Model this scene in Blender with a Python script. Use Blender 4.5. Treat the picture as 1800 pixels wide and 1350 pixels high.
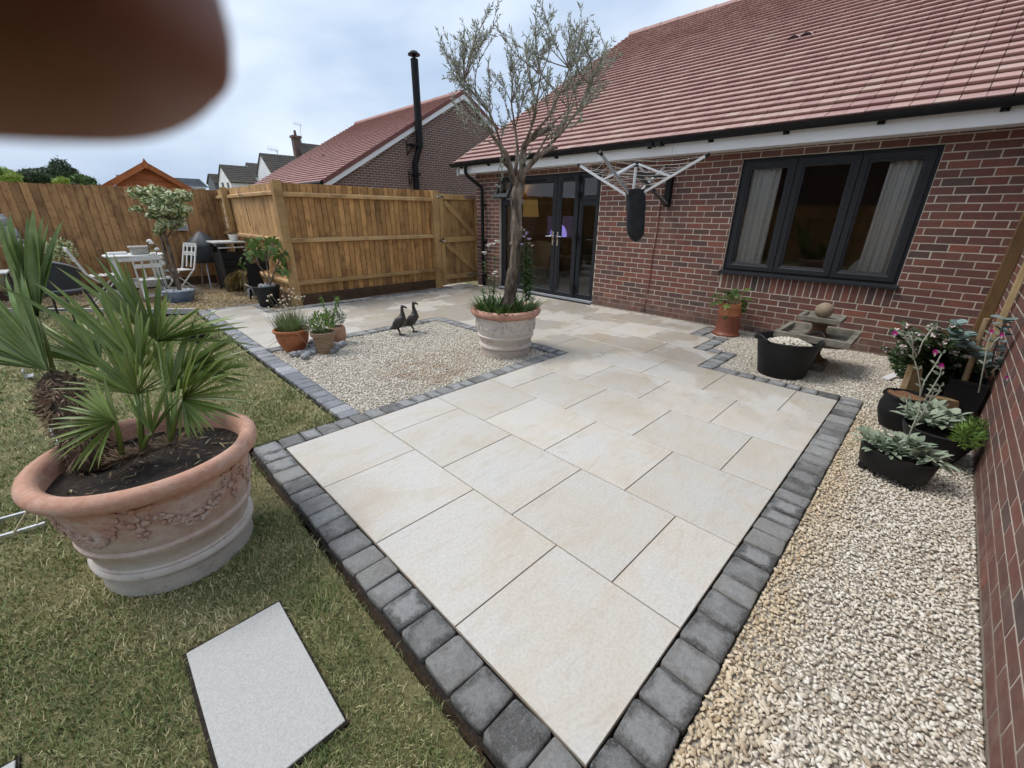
import bpy, bmesh, math, random
import numpy as np
from mathutils import Vector, Matrix, Quaternion, Euler, noise as mnoise

for o in list(bpy.data.objects): bpy.data.objects.remove(o)
SC = bpy.context.scene
COL = SC.collection
R = math.radians
rng = random.Random(7)
nrg = np.random.default_rng(7)

# ------------------------------------------------------------------ camera
CAM_POS = Vector((-0.6385, -0.3281, 1.4315))
CR = Vector((0.7085, -0.7057, 0.0087)); CU = Vector((0.2590, 0.2715, 0.9269)); CF = Vector((0.6565, 0.6544, -0.3752))
FPX = 733.9
cd = bpy.data.cameras.new('camera'); cam = bpy.data.objects.new('camera', cd); COL.objects.link(cam)
m = Matrix((CR, CU, -CF)).transposed().to_4x4(); m.translation = CAM_POS
cam.matrix_world = m
cd.sensor_width = 36.0; cd.lens = 36.0 * FPX / 1800.0
cd.clip_start = 0.002; cd.clip_end = 2000
cd.dof.use_dof = True; cd.dof.focus_distance = 3.2; cd.dof.aperture_fstop = 13.0
SC.camera = cam

# ------------------------------------------------------------------ world: overcast sky
SUN_EL, SUN_AZ = R(58), R(128)      # direction to the sun, azimuth from +x towards +y
w = bpy.data.worlds.new('World'); SC.world = w; w.use_nodes = True
nt = w.node_tree; nt.nodes.clear()
out = nt.nodes.new('ShaderNodeOutputWorld'); bg = nt.nodes.new('ShaderNodeBackground')
sky = nt.nodes.new('ShaderNodeTexSky'); sky.sky_type = 'NISHITA'; sky.sun_disc = False
sky.sun_elevation = SUN_EL; sky.sun_rotation = math.pi / 2 - SUN_AZ
sky.air_density = 1.0; sky.dust_density = 4.0
tc = nt.nodes.new('ShaderNodeTexCoord'); mp = nt.nodes.new('ShaderNodeMapping')
mp.inputs['Scale'].default_value = (1.0, 1.0, 2.6)
nz = nt.nodes.new('ShaderNodeTexNoise'); nz.inputs['Scale'].default_value = 2.1; nz.inputs['Detail'].default_value = 5; nz.inputs['Distortion'].default_value = 0.35; nz.inputs['Roughness'].default_value = 0.5
rp = nt.nodes.new('ShaderNodeValToRGB')
rp.color_ramp.elements[0].position = 0.34; rp.color_ramp.elements[0].color = (4.1, 5.2, 6.9, 1)
rp.color_ramp.elements[1].position = 0.68; rp.color_ramp.elements[1].color = (7.6, 8.4, 9.5, 1)
mx = nt.nodes.new('ShaderNodeMixRGB'); mx.inputs[0].default_value = 0.86
L = nt.links.new
L(tc.outputs['Generated'], mp.inputs['Vector']); L(mp.outputs['Vector'], nz.inputs['Vector']); L(nz.outputs['Fac'], rp.inputs['Fac'])
L(sky.outputs['Color'], mx.inputs[1]); L(rp.outputs['Color'], mx.inputs[2]); L(mx.outputs['Color'], bg.inputs['Color'])
bg.inputs['Strength'].default_value = 0.082
L(bg.outputs['Background'], out.inputs['Surface'])

sd = bpy.data.lights.new('sun', 'SUN'); sd.energy = 1.5; sd.angle = R(24); sd.color = (1.0, 0.96, 0.90)
sun = bpy.data.objects.new('sun', sd); COL.objects.link(sun)
sdir = Vector((math.cos(SUN_EL) * math.cos(SUN_AZ), math.cos(SUN_EL) * math.sin(SUN_AZ), math.sin(SUN_EL)))
sun.rotation_euler = sdir.to_track_quat('Z', 'Y').to_euler(); sun.location = sdir * 30

SC.view_settings.view_transform = 'Standard'; SC.view_settings.look = 'None'
SC.view_settings.exposure = 0.70; SC.view_settings.gamma = 1.0
SC.view_settings.use_curve_mapping = False
SC.cycles.max_bounces = 5; SC.cycles.diffuse_bounces = 2; SC.cycles.glossy_bounces = 3; SC.cycles.transmission_bounces = 4; SC.cycles.transparent_max_bounces = 8
SC.cycles.use_denoising = True
SC.cycles.use_adaptive_sampling = True; SC.cycles.adaptive_threshold = 0.03

# ------------------------------------------------------------------ helpers
def pj(p):
    d = Vector(p) - CAM_POS; z = d.dot(CF)
    if z < 0.05: return None
    return (900 + FPX * d.dot(CR) / z, 675 - FPX * d.dot(CU) / z, z)
def px3(x, y, depth):
    return CAM_POS + depth * (CF + CR * ((x - 900) / FPX) - CU * ((y - 675) / FPX))
def in_view(p, mrg=40):
    q = pj(p)
    return q is not None and -mrg < q[0] < 1800 + mrg and -mrg < q[1] < 1350 + mrg

class MB:
    def __init__(s): s.v = []; s.f = []
    def add(s, vs, fs):
        n = len(s.v); s.v.extend([tuple(v) for v in vs]); s.f.extend([tuple(i + n for i in f) for f in fs]); return s
    def box(s, x0, x1, y0, y1, z0, z1, M=None):
        vs = [Vector((x, y, z)) for z in (z0, z1) for y in (y0, y1) for x in (x0, x1)]
        if M is not None: vs = [M @ v for v in vs]
        return s.add(vs, [(0, 2, 3, 1), (4, 5, 7, 6), (0, 1, 5, 4), (2, 6, 7, 3), (0, 4, 6, 2), (1, 3, 7, 5)])
    def bbox(s, x0, x1, y0, y1, z0, z1, b=0.005, M=None):
        # bevelled box: three crossing slabs' hull, 26 faces
        xs = (x0, x0 + b, x1 - b, x1); ys = (y0, y0 + b, y1 - b, y1); zs = (z0, z0 + b, z1 - b, z1)
        bm = bmesh.new()
        bmesh.ops.create_cube(bm, size=1)
        for v in bm.verts: v.co = Vector((x0 if v.co.x < 0 else x1, y0 if v.co.y < 0 else y1, z0 if v.co.z < 0 else z1))
        bmesh.ops.bevel(bm, geom=bm.edges[:], offset=b, segments=1, affect='EDGES')
        bm.verts.index_update()
        vs = [v.co.copy() for v in bm.verts]
        if M is not None: vs = [M @ v for v in vs]
        s.add(vs, [[v.index for v in f.verts] for f in bm.faces]); bm.free(); return s
    def tube(s, pts, rad, n=8, cap=True):
        pts = [Vector(p) for p in pts]
        if not hasattr(rad, '__len__'): rad = [rad] * len(pts)
        k = len(pts); ref = None; rings = []
        for i, p in enumerate(pts):
            t = (pts[min(i + 1, k - 1)] - pts[max(i - 1, 0)])
            t = t.normalized() if t.length > 1e-9 else Vector((0, 0, 1))
            if ref is None:
                ref = Vector((1, 0, 0)) if abs(t.x) < 0.8 else Vector((0, 1, 0))
            a = (ref - t * ref.dot(t))
            a = a.normalized() if a.length > 1e-6 else t.orthogonal().normalized()
            ref = a; b = t.cross(a)
            rings.append([p + (a * math.cos(2 * math.pi * j / n) + b * math.sin(2 * math.pi * j / n)) * rad[i] for j in range(n)])
        vs = [v for r_ in rings for v in r_]; fs = []
        for i in range(k - 1):
            for j in range(n):
                fs.append((i * n + j, i * n + (j + 1) % n, (i + 1) * n + (j + 1) % n, (i + 1) * n + j))
        if cap:
            fs.append(tuple(range(n - 1, -1, -1))); fs.append(tuple((k - 1) * n + j for j in range(n)))
        return s.add(vs, fs)
    def bar(s, a, b, w, h, up=(0, 0, 1)):
        a = Vector(a); b = Vector(b); t = (b - a).normalized(); up = Vector(up)
        sd_ = t.cross(up); sd_ = sd_.normalized() if sd_.length > 1e-6 else t.orthogonal().normalized()
        u_ = sd_.cross(t)
        vs = [q + sd_ * sx * w / 2 + u_ * sz * h / 2 for q in (a, b) for sx, sz in ((-1, -1), (1, -1), (1, 1), (-1, 1))]
        return s.add(vs, [(3, 2, 1, 0), (4, 5, 6, 7), (0, 1, 5, 4), (1, 2, 6, 5), (2, 3, 7, 6), (3, 0, 4, 7)])
    def lathe(s, prof, n=32, c=(0, 0, 0), sx=1, sy=1, fn=None):
        vs = []; fs = []
        for (r_, z) in prof:
            for j in range(n):
                a = 2 * math.pi * j / n
                rr = fn(a, r_, z) if fn else r_
                vs.append((c[0] + rr * math.cos(a) * sx, c[1] + rr * math.sin(a) * sy, c[2] + z))
        k = len(prof)
        for i in range(k - 1):
            for j in range(n):
                fs.append((i * n + j, i * n + (j + 1) % n, (i + 1) * n + (j + 1) % n, (i + 1) * n + j))
        if prof[0][0] > 1e-6: fs.append(tuple(range(n - 1, -1, -1)))
        if prof[-1][0] > 1e-6: fs.append(tuple((k - 1) * n + j for j in range(n)))
        return s.add(vs, fs)
    def ball(s, c, r, seed=0, amt=0.0, sub=2, sc=(1, 1, 1), M=None):
        bm = bmesh.new(); bmesh.ops.create_icosphere(bm, subdivisions=sub, radius=1.0)
        bm.verts.index_update(); vs = []
        for v in bm.verts:
            d = v.co.copy()
            k = 1 + amt * mnoise.noise(d * 1.3 + Vector((seed * 3.1, seed * 1.7, 0)))
            p = Vector((d.x * sc[0], d.y * sc[1], d.z * sc[2])) * r * k
            if M is not None: p = M @ p
            vs.append(p + Vector(c))
        s.add(vs, [[v.index for v in f.verts] for f in bm.faces]); bm.free(); return s
    def leaf(s, base, d, n, length, width, curl=0.15, fold=0.2, seg=3, tip=0.0, wide=0.45):
        # a leaf blade: base point, direction d, normal n
        base = Vector(base); d = Vector(d).normalized(); n = Vector(n); sd_ = d.cross(n)
        sd_ = sd_.normalized() if sd_.length > 1e-6 else d.orthogonal().normalized()
        n = sd_.cross(d).normalized()
        vs = [base]; fs = []
        for i in range(1, seg):
            t = i / seg
            wd = width * 0.5 * math.sin(math.pi * min(1, t ** (0.7 if wide < 0.5 else 1.2)))
            c = base + d * length * t - n * curl * length * t * t
            vs += [c + sd_ * wd + n * fold * wd, c, c - sd_ * wd + n * fold * wd]
        vs.append(base + d * length - n * curl * length)
        k = len(vs) - 1
        fs += [(0, 2, 1), (0, 3, 2)]
        for i in range(seg - 2):
            a = 1 + 3 * i; b = a + 3
            fs += [(a, a + 1, b + 1, b), (a + 1, a + 2, b + 2, b + 1)]
        a = 1 + 3 * (seg - 2)
        fs += [(a, a + 1, k), (a + 1, a + 2, k)]
        return s.add(vs, fs)
    def mesh(s, name, mat, smooth=False, sharp=None):
        me = bpy.data.meshes.new(name); me.from_pydata(s.v, [], s.f); me.update()
        if smooth:
            me.polygons.foreach_set('use_smooth', [True] * len(me.polygons))
            if sharp: me.set_sharp_from_angle(angle=R(sharp))
        if mat is not None: me.materials.append(mat)
        return me
    def build(s, name, mat, parent=None, smooth=False, sharp=None, world=True):
        return link(name, s.mesh(name, mat, smooth, sharp), parent, world)

def link(name, me, parent=None, world=True):
    o = bpy.data.objects.new(name, me); COL.objects.link(o)
    if parent is not None: attach(o, parent, world)
    return o
def root_mat(p):
    M = Matrix.LocRotScale(p.location, p.rotation_euler, p.scale)
    return (root_mat(p.parent) @ p.matrix_parent_inverse @ M) if p.parent else M
def attach(o, parent, world=True):
    o.parent = parent
    if world: o.matrix_parent_inverse = root_mat(parent).inverted()
def tag(o, label, cat, group=None, kind=None):
    o['label'] = label; o['category'] = cat
    if group: o['group'] = group
    if kind: o['kind'] = kind
    return o
def thing(name, label, cat, loc=(0, 0, 0), rz=0, group=None):
    o = bpy.data.objects.new(name, None); COL.objects.link(o); o.location = loc; o.rotation_euler = (0, 0, rz)
    o.empty_display_size = 0.1
    return tag(o, label, cat, group)
def struct(o, label=None):
    o['kind'] = 'structure'
    if label: o['label'] = label
    return o
def np_mesh(name, V, F, mat, smooth=False):
    """V (n,3), F (m,k) uniform polygons"""
    me = bpy.data.meshes.new(name); k = F.shape[1]
    me.vertices.add(len(V)); me.vertices.foreach_set('co', V.astype(np.float32).ravel())
    me.loops.add(F.size); me.loops.foreach_set('vertex_index', F.astype(np.int32).ravel())
    me.polygons.add(len(F)); me.polygons.foreach_set('loop_start', np.arange(0, F.size, k, dtype=np.int32))
    me.polygons.foreach_set('loop_total', np.full(len(F), k, dtype=np.int32))
    if smooth: me.polygons.foreach_set('use_smooth', np.ones(len(F), dtype=bool))
    me.update(calc_edges=True); me.validate()
    if mat: me.materials.append(mat)
    return me

# ------------------------------------------------------------------ materials
def srgb(r_, g, b):
    f = lambda c: ((c / 255 + 0.055) / 1.055) ** 2.4 if c / 255 > 0.04045 else c / 255 / 12.92
    return (f(r_), f(g), f(b), 1)
class NT:
    def __init__(s, name):
        s.m = bpy.data.materials.new(name); s.m.use_nodes = True; s.t = s.m.node_tree; s.t.nodes.clear()
        s.out = s.n('OutputMaterial'); s.p = s.n('BsdfPrincipled'); s.l(s.p.outputs[0], s.out.inputs['Surface'])
        s._pos = None
    def n(s, typ, **kw):
        x = s.t.nodes.new('ShaderNode' + typ)
        for k, v in kw.items(): setattr(x, k, v)
        return x
    def l(s, a, b): s.t.links.new(a, b)
    def pos(s, scale=(1, 1, 1), obj=False):
        src = s.n('TexCoord').outputs['Object'] if obj else s.n('NewGeometry').outputs['Position']
        if tuple(scale) == (1, 1, 1): return src
        mp = s.n('Mapping'); mp.inputs['Scale'].default_value = scale; s.l(src, mp.inputs['Vector']); return mp.outputs['Vector']
    def noise(s, scale, detail=4, rough=0.55, vec=None, dist=0.0):
        x = s.n('TexNoise'); x.inputs['Scale'].default_value = scale; x.inputs['Detail'].default_value = detail
        x.inputs['Roughness'].default_value = rough; x.inputs['Distortion'].default_value = dist
        s.l(vec if vec is not None else s.pos(), x.inputs['Vector']); return x.outputs['Fac']
    def ramp(s, fac, stops, interp='LINEAR'):
        x = s.n('ValToRGB'); x.color_ramp.interpolation = interp; e = x.color_ramp.elements
        while len(e) < len(stops): e.new(0.5)
        for i, (p, c) in enumerate(stops):
            e[i].position = p; e[i].color = c if len(c) == 4 else (*c, 1)
        s.l(fac, x.inputs['Fac']); return x.outputs['Color']
    def rmp(s, fac, a, b, c=0.0, d=1.0):
        x = s.n('MapRange'); x.inputs['From Min'].default_value = a; x.inputs['From Max'].default_value = b
        x.inputs['To Min'].default_value = c; x.inputs['To Max'].default_value = d; s.l(fac, x.inputs['Value']); return x.outputs[0]
    def mix(s, fac, a, b, mode='MIX'):
        x = s.n('MixRGB', blend_type=mode)
        for i, v in ((0, fac), (1, a), (2, b)):
            if hasattr(v, 'is_output') or hasattr(v, 'links'): s.l(v, x.inputs[i])
            elif i == 0: x.inputs[0].default_value = v
            else: x.inputs[i].default_value = v if len(v) == 4 else (*v, 1)
        return x.outputs[0]
    def math(s, op, a, b=None):
        x = s.n('Math', operation=op)
        for i, v in ((0, a), (1, b)):
            if v is None: continue
            if hasattr(v, 'links'): s.l(v, x.inputs[i])
            else: x.inputs[i].default_value = v
        return x.outputs[0]
    def rand(s):
        a = s.n('ObjectInfo').outputs['Random']; b = s.n('NewGeometry').outputs['Random Per Island']
        return s.math('FRACT', s.math('ADD', a, b))
    def white(s, fac):
        x = s.n('TexWhiteNoise', noise_dimensions='1D'); s.l(fac, x.inputs['W']); return x.outputs['Value']
    def bump(s, h, strength=0.3, dist=0.01):
        x = s.n('Bump'); x.inputs['Strength'].default_value = strength; x.inputs['Distance'].default_value = dist
        s.l(h, x.inputs['Height']); s.l(x.outputs[0], s.p.inputs['Normal'])
    def hsv(s, col, h=None, sa=None, v=None):
        x = s.n('HueSaturation'); s.l(col, x.inputs['Color'])
        for nm, val in (('Hue', h), ('Saturation', sa), ('Value', v)):
            if val is None: continue
            if hasattr(val, 'links'): s.l(val, x.inputs[nm])
            else: x.inputs[nm].default_value = val
        return x.outputs[0]
    def set(s, col=None, rough=None, **kw):
        for nm, v in [('Base Color', col), ('Roughness', rough)] + [(k.replace('_', ' '), v) for k, v in kw.items()]:
            if v is None: continue
            if hasattr(v, 'links'): s.l(v, s.p.inputs[nm])
            else: s.p.inputs[nm].default_value = (v if not isinstance(v, tuple) or len(v) == 4 else (*v, 1))
        return s.m
def simple(name, c1, c2=None, scale=6, rough=0.7, bump=0.0, bscale=60, var=0.0, metal=0.0, stretch=(1, 1, 1), spec=0.5, lo=0.35, hi=0.65, trans=0.0):
    t = NT(name)
    vec = t.pos(stretch)
    c = t.ramp(t.noise(scale, 5, 0.6, vec), [(lo, c1), (hi, c2 or c1)])
    if var:
        c = t.hsv(c, v=t.rmp(t.rand(), 0, 1, 1 - var, 1 + var), h=t.rmp(t.white(t.rand()), 0, 1, 0.5 - var * 0.06, 0.5 + var * 0.06))
    if bump: t.bump(t.noise(bscale, 4, 0.6, vec), bump)
    if trans:
        mtl = t.set(c, rough, Metallic=metal)
        tr = t.n('BsdfTranslucent'); t.l(c, tr.inputs['Color'])
        ms = t.n('MixShader'); ms.inputs[0].default_value = trans
        t.l(t.p.outputs[0], ms.inputs[1]); t.l(tr.outputs[0], ms.inputs[2]); t.l(ms.outputs[0], t.out.inputs['Surface'])
        t.p.inputs['Specular IOR Level'].default_value = spec
        return mtl
    return t.set(c, rough, Metallic=metal, **{'Specular_IOR_Level': spec})

# ---- brick
def brick_mat(name, cols, dark=1.0):
    t = NT(name); r_ = t.white(t.rand())
    c = t.ramp(r_, [(i / (len(cols) - 1), tuple(x * dark for x in k)) for i, k in enumerate(cols)])
    n1 = t.noise(14, 5, 0.65); n2 = t.noise(90, 4, 0.6)
    c = t.mix(t.rmp(n1, 0.38, 0.72, 0, 0.38), c, (0.060, 0.036, 0.034, 1))
    c = t.mix(t.rmp(t.noise(1.3, 4, 0.6), 0.5, 0.75, 0, 0.22), c, (0.22, 0.13, 0.10, 1))
    c = t.mix(t.rmp(n2, 0.55, 0.8, 0, 0.35), c, (0.28, 0.20, 0.17, 1))
    sx_ = t.n('SeparateXYZ'); t.l(t.n('NewGeometry').outputs['Position'], sx_.inputs[0])
    spl = t.math('MULTIPLY', t.rmp(sx_.outputs['Z'], 0.05, 0.42, 1, 0), t.rmp(t.noise(9, 5, 0.7), 0.42, 0.68, 0, 0.5))
    c = t.mix(spl, c, (0.30, 0.235, 0.18, 1))
    t.bump(t.math('ADD', t.noise(120, 4, 0.7), t.noise(25, 3, 0.5)), 0.6, 0.005)
    return t.set(c, 0.85)
BRICKS = [(0.090, 0.052, 0.046), (0.195, 0.070, 0.050), (0.145, 0.061, 0.048), (0.255, 0.090, 0.060), (0.118, 0.057, 0.048), (0.185, 0.066, 0.047), (0.175, 0.080, 0.060), (0.070, 0.052, 0.052)]
M_BRICK = brick_mat('brick', BRICKS)
M_BRICK2 = brick_mat('brick_neighbour', [(0.15, 0.085, 0.075), (0.18, 0.09, 0.075), (0.155, 0.08, 0.068), (0.13, 0.08, 0.075)])
t = NT('mortar')
c = t.ramp(t.noise(5, 4), [(0.3, (0.40, 0.355, 0.29)), (0.5, (0.52, 0.47, 0.39)), (0.72, (0.60, 0.55, 0.47))])
sx = t.n('SeparateXYZ'); t.l(t.n('NewGeometry').outputs['Position'], sx.inputs[0])
low = t.rmp(t.math('ADD', sx.outputs['Z'], t.rmp(t.noise(6, 3), 0, 1, -0.05, 0.05)), 0.06, 0.2, 1, 0)
c = t.mix(t.math('MULTIPLY', low, 0.7), c, (0.16, 0.11, 0.08, 1))
t.bump(t.noise(180, 3), 0.4, 0.003)
M_MORTAR = t.set(c, 0.95)
# ---- roof tiles
def roof_mat(name, cols):
    t = NT(name); r_ = t.white(t.rand())
    c = t.ramp(r_, [(i / (len(cols) - 1), k) for i, k in enumerate(cols)])
    c = t.mix(t.rmp(t.noise(3.5, 5, 0.6), 0.40, 0.75, 0, 0.3), c, (0.50, 0.345, 0.29, 1))
    c = t.mix(t.rmp(t.white(t.math('ADD', r_, 7.0)), 0.72, 1.0, 0, 0.28), c, (0.30, 0.17, 0.16, 1))
    c = t.mix(t.rmp(t.noise(60, 4, 0.7), 0.5, 0.8, 0, 0.3), c, (0.22, 0.10, 0.09, 1))
    t.bump(t.noise(150, 4, 0.7), 0.3, 0.003)
    return t.set(c, 0.8)
M_ROOF = roof_mat('clay_roof_tile', [(0.39, 0.245, 0.215), (0.44, 0.275, 0.24), (0.35, 0.205, 0.188), (0.41, 0.255, 0.22), (0.46, 0.325, 0.275)])
M_ROOF2 = roof_mat('clay_roof_tile_neighbour', [(0.34, 0.185, 0.165), (0.39, 0.215, 0.19), (0.30, 0.16, 0.148)])
M_ROOFUNDER = simple('roof_underlay', (0.06, 0.04, 0.04), rough=0.9)
M_DKROOF = simple('dark_roof_tile', (0.075, 0.062, 0.055), (0.12, 0.10, 0.085), scale=2, rough=0.9, var=0.25)
M_SLATE = simple('slate_roof', (0.10, 0.11, 0.125), (0.15, 0.16, 0.175), scale=2, rough=0.8, var=0.15)
M_WHITE = simple('white_upvc', (0.80, 0.80, 0.79), (0.76, 0.76, 0.76), scale=1.5, rough=0.35)
M_RENDER = simple('white_render', (0.78, 0.78, 0.77), (0.70, 0.70, 0.69), scale=0.6, rough=0.9)
M_BLACKPL = simple('black_plastic', (0.006, 0.006, 0.007), (0.010, 0.010, 0.011), scale=8, rough=0.5, spec=0.22)
M_ANTH = simple('anthracite_upvc', (0.015, 0.017, 0.021), (0.020, 0.022, 0.027), scale=30, rough=0.5, bump=0.1, bscale=200, spec=0.3)
M_GREYSILL = simple('grey_threshold', (0.30, 0.32, 0.35), (0.36, 0.38, 0.41), scale=10, rough=0.5)
M_CHROME = simple('chrome', (0.75, 0.75, 0.75), rough=0.18, metal=1.0)
M_GALV = simple('galvanised_steel', (0.45, 0.47, 0.48), (0.6, 0.61, 0.62), scale=40, rough=0.4, metal=0.9)
M_ALU = simple('aluminium_tube', (0.66, 0.67, 0.68), (0.58, 0.59, 0.60), scale=10, rough=0.38, metal=0.25)
M_DKMETAL = simple('dark_metal', (0.03, 0.03, 0.032), (0.05, 0.05, 0.05), scale=20, rough=0.5)
# glass: thin pane, reflection by angle over clear
def glass_mat(name, tint=(0.97, 0.98, 0.975), extra=0.0):
    t = NT(name)
    fr = t.n('Fresnel'); fr.inputs['IOR'].default_value = 1.52
    gl = t.n('BsdfGlossy'); gl.inputs['Roughness'].default_value = 0.015; gl.inputs['Color'].default_value = (1, 1, 1, 1)
    tr = t.n('BsdfTransparent'); tr.inputs['Color'].default_value = (*tint, 1)
    ms = t.n('MixShader'); f = t.math('ADD', t.math('MULTIPLY', fr.outputs[0], 1.45), extra)
    t.l(f, ms.inputs[0]); t.l(tr.outputs[0], ms.inputs[1]); t.l(gl.outputs[0], ms.inputs[2]); t.l(ms.outputs[0], t.out.inputs['Surface'])
    return t.m
M_GLASS = glass_mat('window_glass')
# ---- wood
def wood(name, c1, c2, dark, var=0.22, axis='z', knots=True, rough=0.78):
    t = NT(name)
    st = {'z': (9, 9, 0.7), 'x': (0.7, 9, 9), 'y': (9, 0.7, 9)}[axis]
    off = t.n('CombineXYZ'); rr = t.rand(); t.l(t.math('MULTIPLY', rr, 37.0), off.inputs[0]); t.l(t.math('MULTIPLY', rr, 53.0), off.inputs[2])
    va = t.n('VectorMath', operation='ADD'); t.l(t.pos(st), va.inputs[0]); t.l(off.outputs[0], va.inputs[1])
    g = t.noise(3.0, 6, 0.65, va.outputs[0], 1.2)
    c = t.ramp(g, [(0.28, c1), (0.6, c2), (0.8, c1)])
    st2 = tuple(k * 0.5 if k > 1 else 2.0 for k in st)
    va2 = t.n('VectorMath', operation='ADD'); t.l(t.pos(st2), va2.inputs[0]); t.l(off.outputs[0], va2.inputs[1])
    if knots:
        kn = t.noise(1.7, 2, 0.5, va2.outputs[0])
        c = t.mix(t.rmp(kn, 0.60, 0.74, 0, 0.75), c, dark)
    va3 = t.n('VectorMath', operation='ADD'); t.l(t.pos(), va3.inputs[0]); t.l(off.outputs[0], va3.inputs[1])
    big = t.noise(1.6, 5, 0.65, va3.outputs[0], 0.6)
    c = t.mix(t.rmp(big, 0.47, 0.68, 0, 0.72), c, dark)
    c = t.mix(t.rmp(t.noise(13, 4, 0.7, va3.outputs[0]), 0.56, 0.70, 0, 0.6), c, dark)
    c = t.hsv(c, v=t.rmp(t.white(rr), 0, 1, 1 - var, 1 + var))
    t.bump(g, 0.35, 0.004)
    return t.set(c, rough)
M_FENCE = wood('fence_wood_orange', (0.39, 0.190, 0.058), (0.54, 0.295, 0.105), (0.135, 0.052, 0.017), 0.32)
M_FENCEP = wood('fence_wood_pale', (0.46, 0.26, 0.10), (0.58, 0.36, 0.16), (0.20, 0.08, 0.028), 0.18)
M_FENCED = wood('fence_wood_brown', (0.33, 0.170, 0.068), (0.48, 0.268, 0.112), (0.115, 0.044, 0.017), 0.24)
M_RAIL = wood('fence_rail_wood', (0.48, 0.295, 0.12), (0.58, 0.38, 0.175), (0.22, 0.10, 0.035), 0.1, axis='x')
M_RAILY = wood('fence_rail_wood_y', (0.43, 0.275, 0.115), (0.52, 0.345, 0.165), (0.25, 0.12, 0.045), 0.1, axis='y')
M_POST = wood('fence_post_wood', (0.38, 0.22, 0.08), (0.47, 0.295, 0.12), (0.19, 0.09, 0.033), 0.1)
M_GRAVELBOARD = wood('gravel_board_wood', (0.075, 0.038, 0.018), (0.12, 0.06, 0.028), (0.035, 0.018, 0.01), 0.2, axis='x')
M_GATE = wood('gate_wood', (0.32, 0.175, 0.060), (0.43, 0.26, 0.10), (0.125, 0.055, 0.02), 0.2)
M_GATEF = wood('gate_frame_wood', (0.42, 0.24, 0.088), (0.53, 0.335, 0.135), (0.20, 0.095, 0.035), 0.1)
M_TRELLIS = wood('old_post_wood', (0.105, 0.054, 0.018), (0.15, 0.082, 0.028), (0.055, 0.028, 0.011), 0.1)
M_STAKE = wood('stake_wood', (0.26, 0.18, 0.095), (0.36, 0.26, 0.15), (0.14, 0.09, 0.045), 0.1)
M_SPLIT = wood('split_timber', (0.36, 0.25, 0.12), (0.47, 0.35, 0.19), (0.24, 0.14, 0.06), 0.1)
M_SHED = wood('shed_wood', (0.42, 0.135, 0.04), (0.50, 0.175, 0.055), (0.25, 0.075, 0.02), 0.08, axis='x')
M_WHITEWOOD = simple('white_painted_wood', (0.78, 0.78, 0.76), (0.66, 0.65, 0.62), scale=9, rough=0.6, stretch=(1, 4, 4))
# ---- paving tile
t = NT('porcelain_paving')
oi = t.n('ObjectInfo').outputs['Random']
off = t.n('CombineXYZ'); t.l(t.math('MULTIPLY', oi, 31.0), off.inputs[0]); t.l(t.math('MULTIPLY', t.white(oi), 47.0), off.inputs[1])
va = t.n('VectorMath', operation='ADD'); t.l(t.pos(), va.inputs[0]); t.l(off.outputs[0], va.inputs[1])
big = t.noise(2.4, 4, 0.55, va.outputs[0], 0.6)
mp = t.n('Mapping'); mp.inputs['Scale'].default_value = (2.0, 7.0, 1); mp.inputs['Rotation'].default_value = (0, 0, 0.5); t.l(va.outputs[0], mp.inputs['Vector'])
vein = t.noise(1.6, 7, 0.68, mp.outputs[0], 1.5)
fine = t.noise(75, 5, 0.7); mid = t.noise(13, 5, 0.65, va.outputs[0])
c = t.ramp(big, [(0.26, (0.60, 0.515, 0.40)), (0.42, (0.665, 0.605, 0.51)), (0.56, (0.675, 0.645, 0.59)), (0.74, (0.645, 0.64, 0.615))])
c = t.mix(t.rmp(vein, 0.51, 0.69, 0, 0.58), c, (0.535, 0.445, 0.34, 1))
c = t.mix(t.rmp(vein, 0.30, 0.42, 0.5, 0), c, (0.53, 0.53, 0.52, 1))
c = t.mix(t.rmp(mid, 0.35, 0.75, 0, 0.30), c, (0.74, 0.715, 0.66, 1))
c = t.mix(t.rmp(fine, 0.44, 0.72, 0, 0.7), c, (0.50, 0.455, 0.385, 1))
c = t.mix(t.rmp(t.noise(38, 6, 0.75, va.outputs[0]), 0.52, 0.72, 0, 0.35), c, (0.76, 0.74, 0.70, 1))
c = t.hsv(c, v=t.rmp(t.white(t.math('ADD', oi, 3.0)), 0, 1, 0.82, 0.93))
# damp patches still drying, away from the near end
sx = t.n('SeparateXYZ'); t.l(t.n('NewGeometry').outputs['Position'], sx.inputs[0])
reach = t.math('ADD', t.math('MULTIPLY', sx.outputs['X'], 0.55), t.math('MULTIPLY', sx.outputs['Y'], 0.16))
reg = t.rmp(reach, 0.9, 2.3, 0, 1)
wn = t.math('ADD', t.noise(0.95, 3, 0.5, dist=0.5), t.math('MULTIPLY', t.noise(3.1, 2, 0.5, va.outputs[0]), 0.28))
wet = t.math('MULTIPLY', t.rmp(wn, 0.585, 0.655, 0, 1), reg)
c = t.mix(t.math('MULTIPLY', wet, 0.36), c, t.mix(1.0, c, (0.60, 0.52, 0.40, 1), 'MULTIPLY'))
ro = t.rmp(wet, 0, 1, 0.40, 0.13)
t.bump(t.math('ADD', t.noise(110, 4, 0.65), t.math('MULTIPLY', vein, 2.0)), 0.22, 0.002)
M_TILE = t.set(c, ro)
M_STEP = simple('porcelain_stepping_stone', (0.36, 0.358, 0.34), (0.49, 0.492, 0.475), scale=140, rough=0.65, bump=0.3, bscale=160, lo=0.25, hi=0.68)
M_GROUT = simple('grout', (0.14, 0.11, 0.085), (0.21, 0.165, 0.125), scale=8, rough=0.95)
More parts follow.
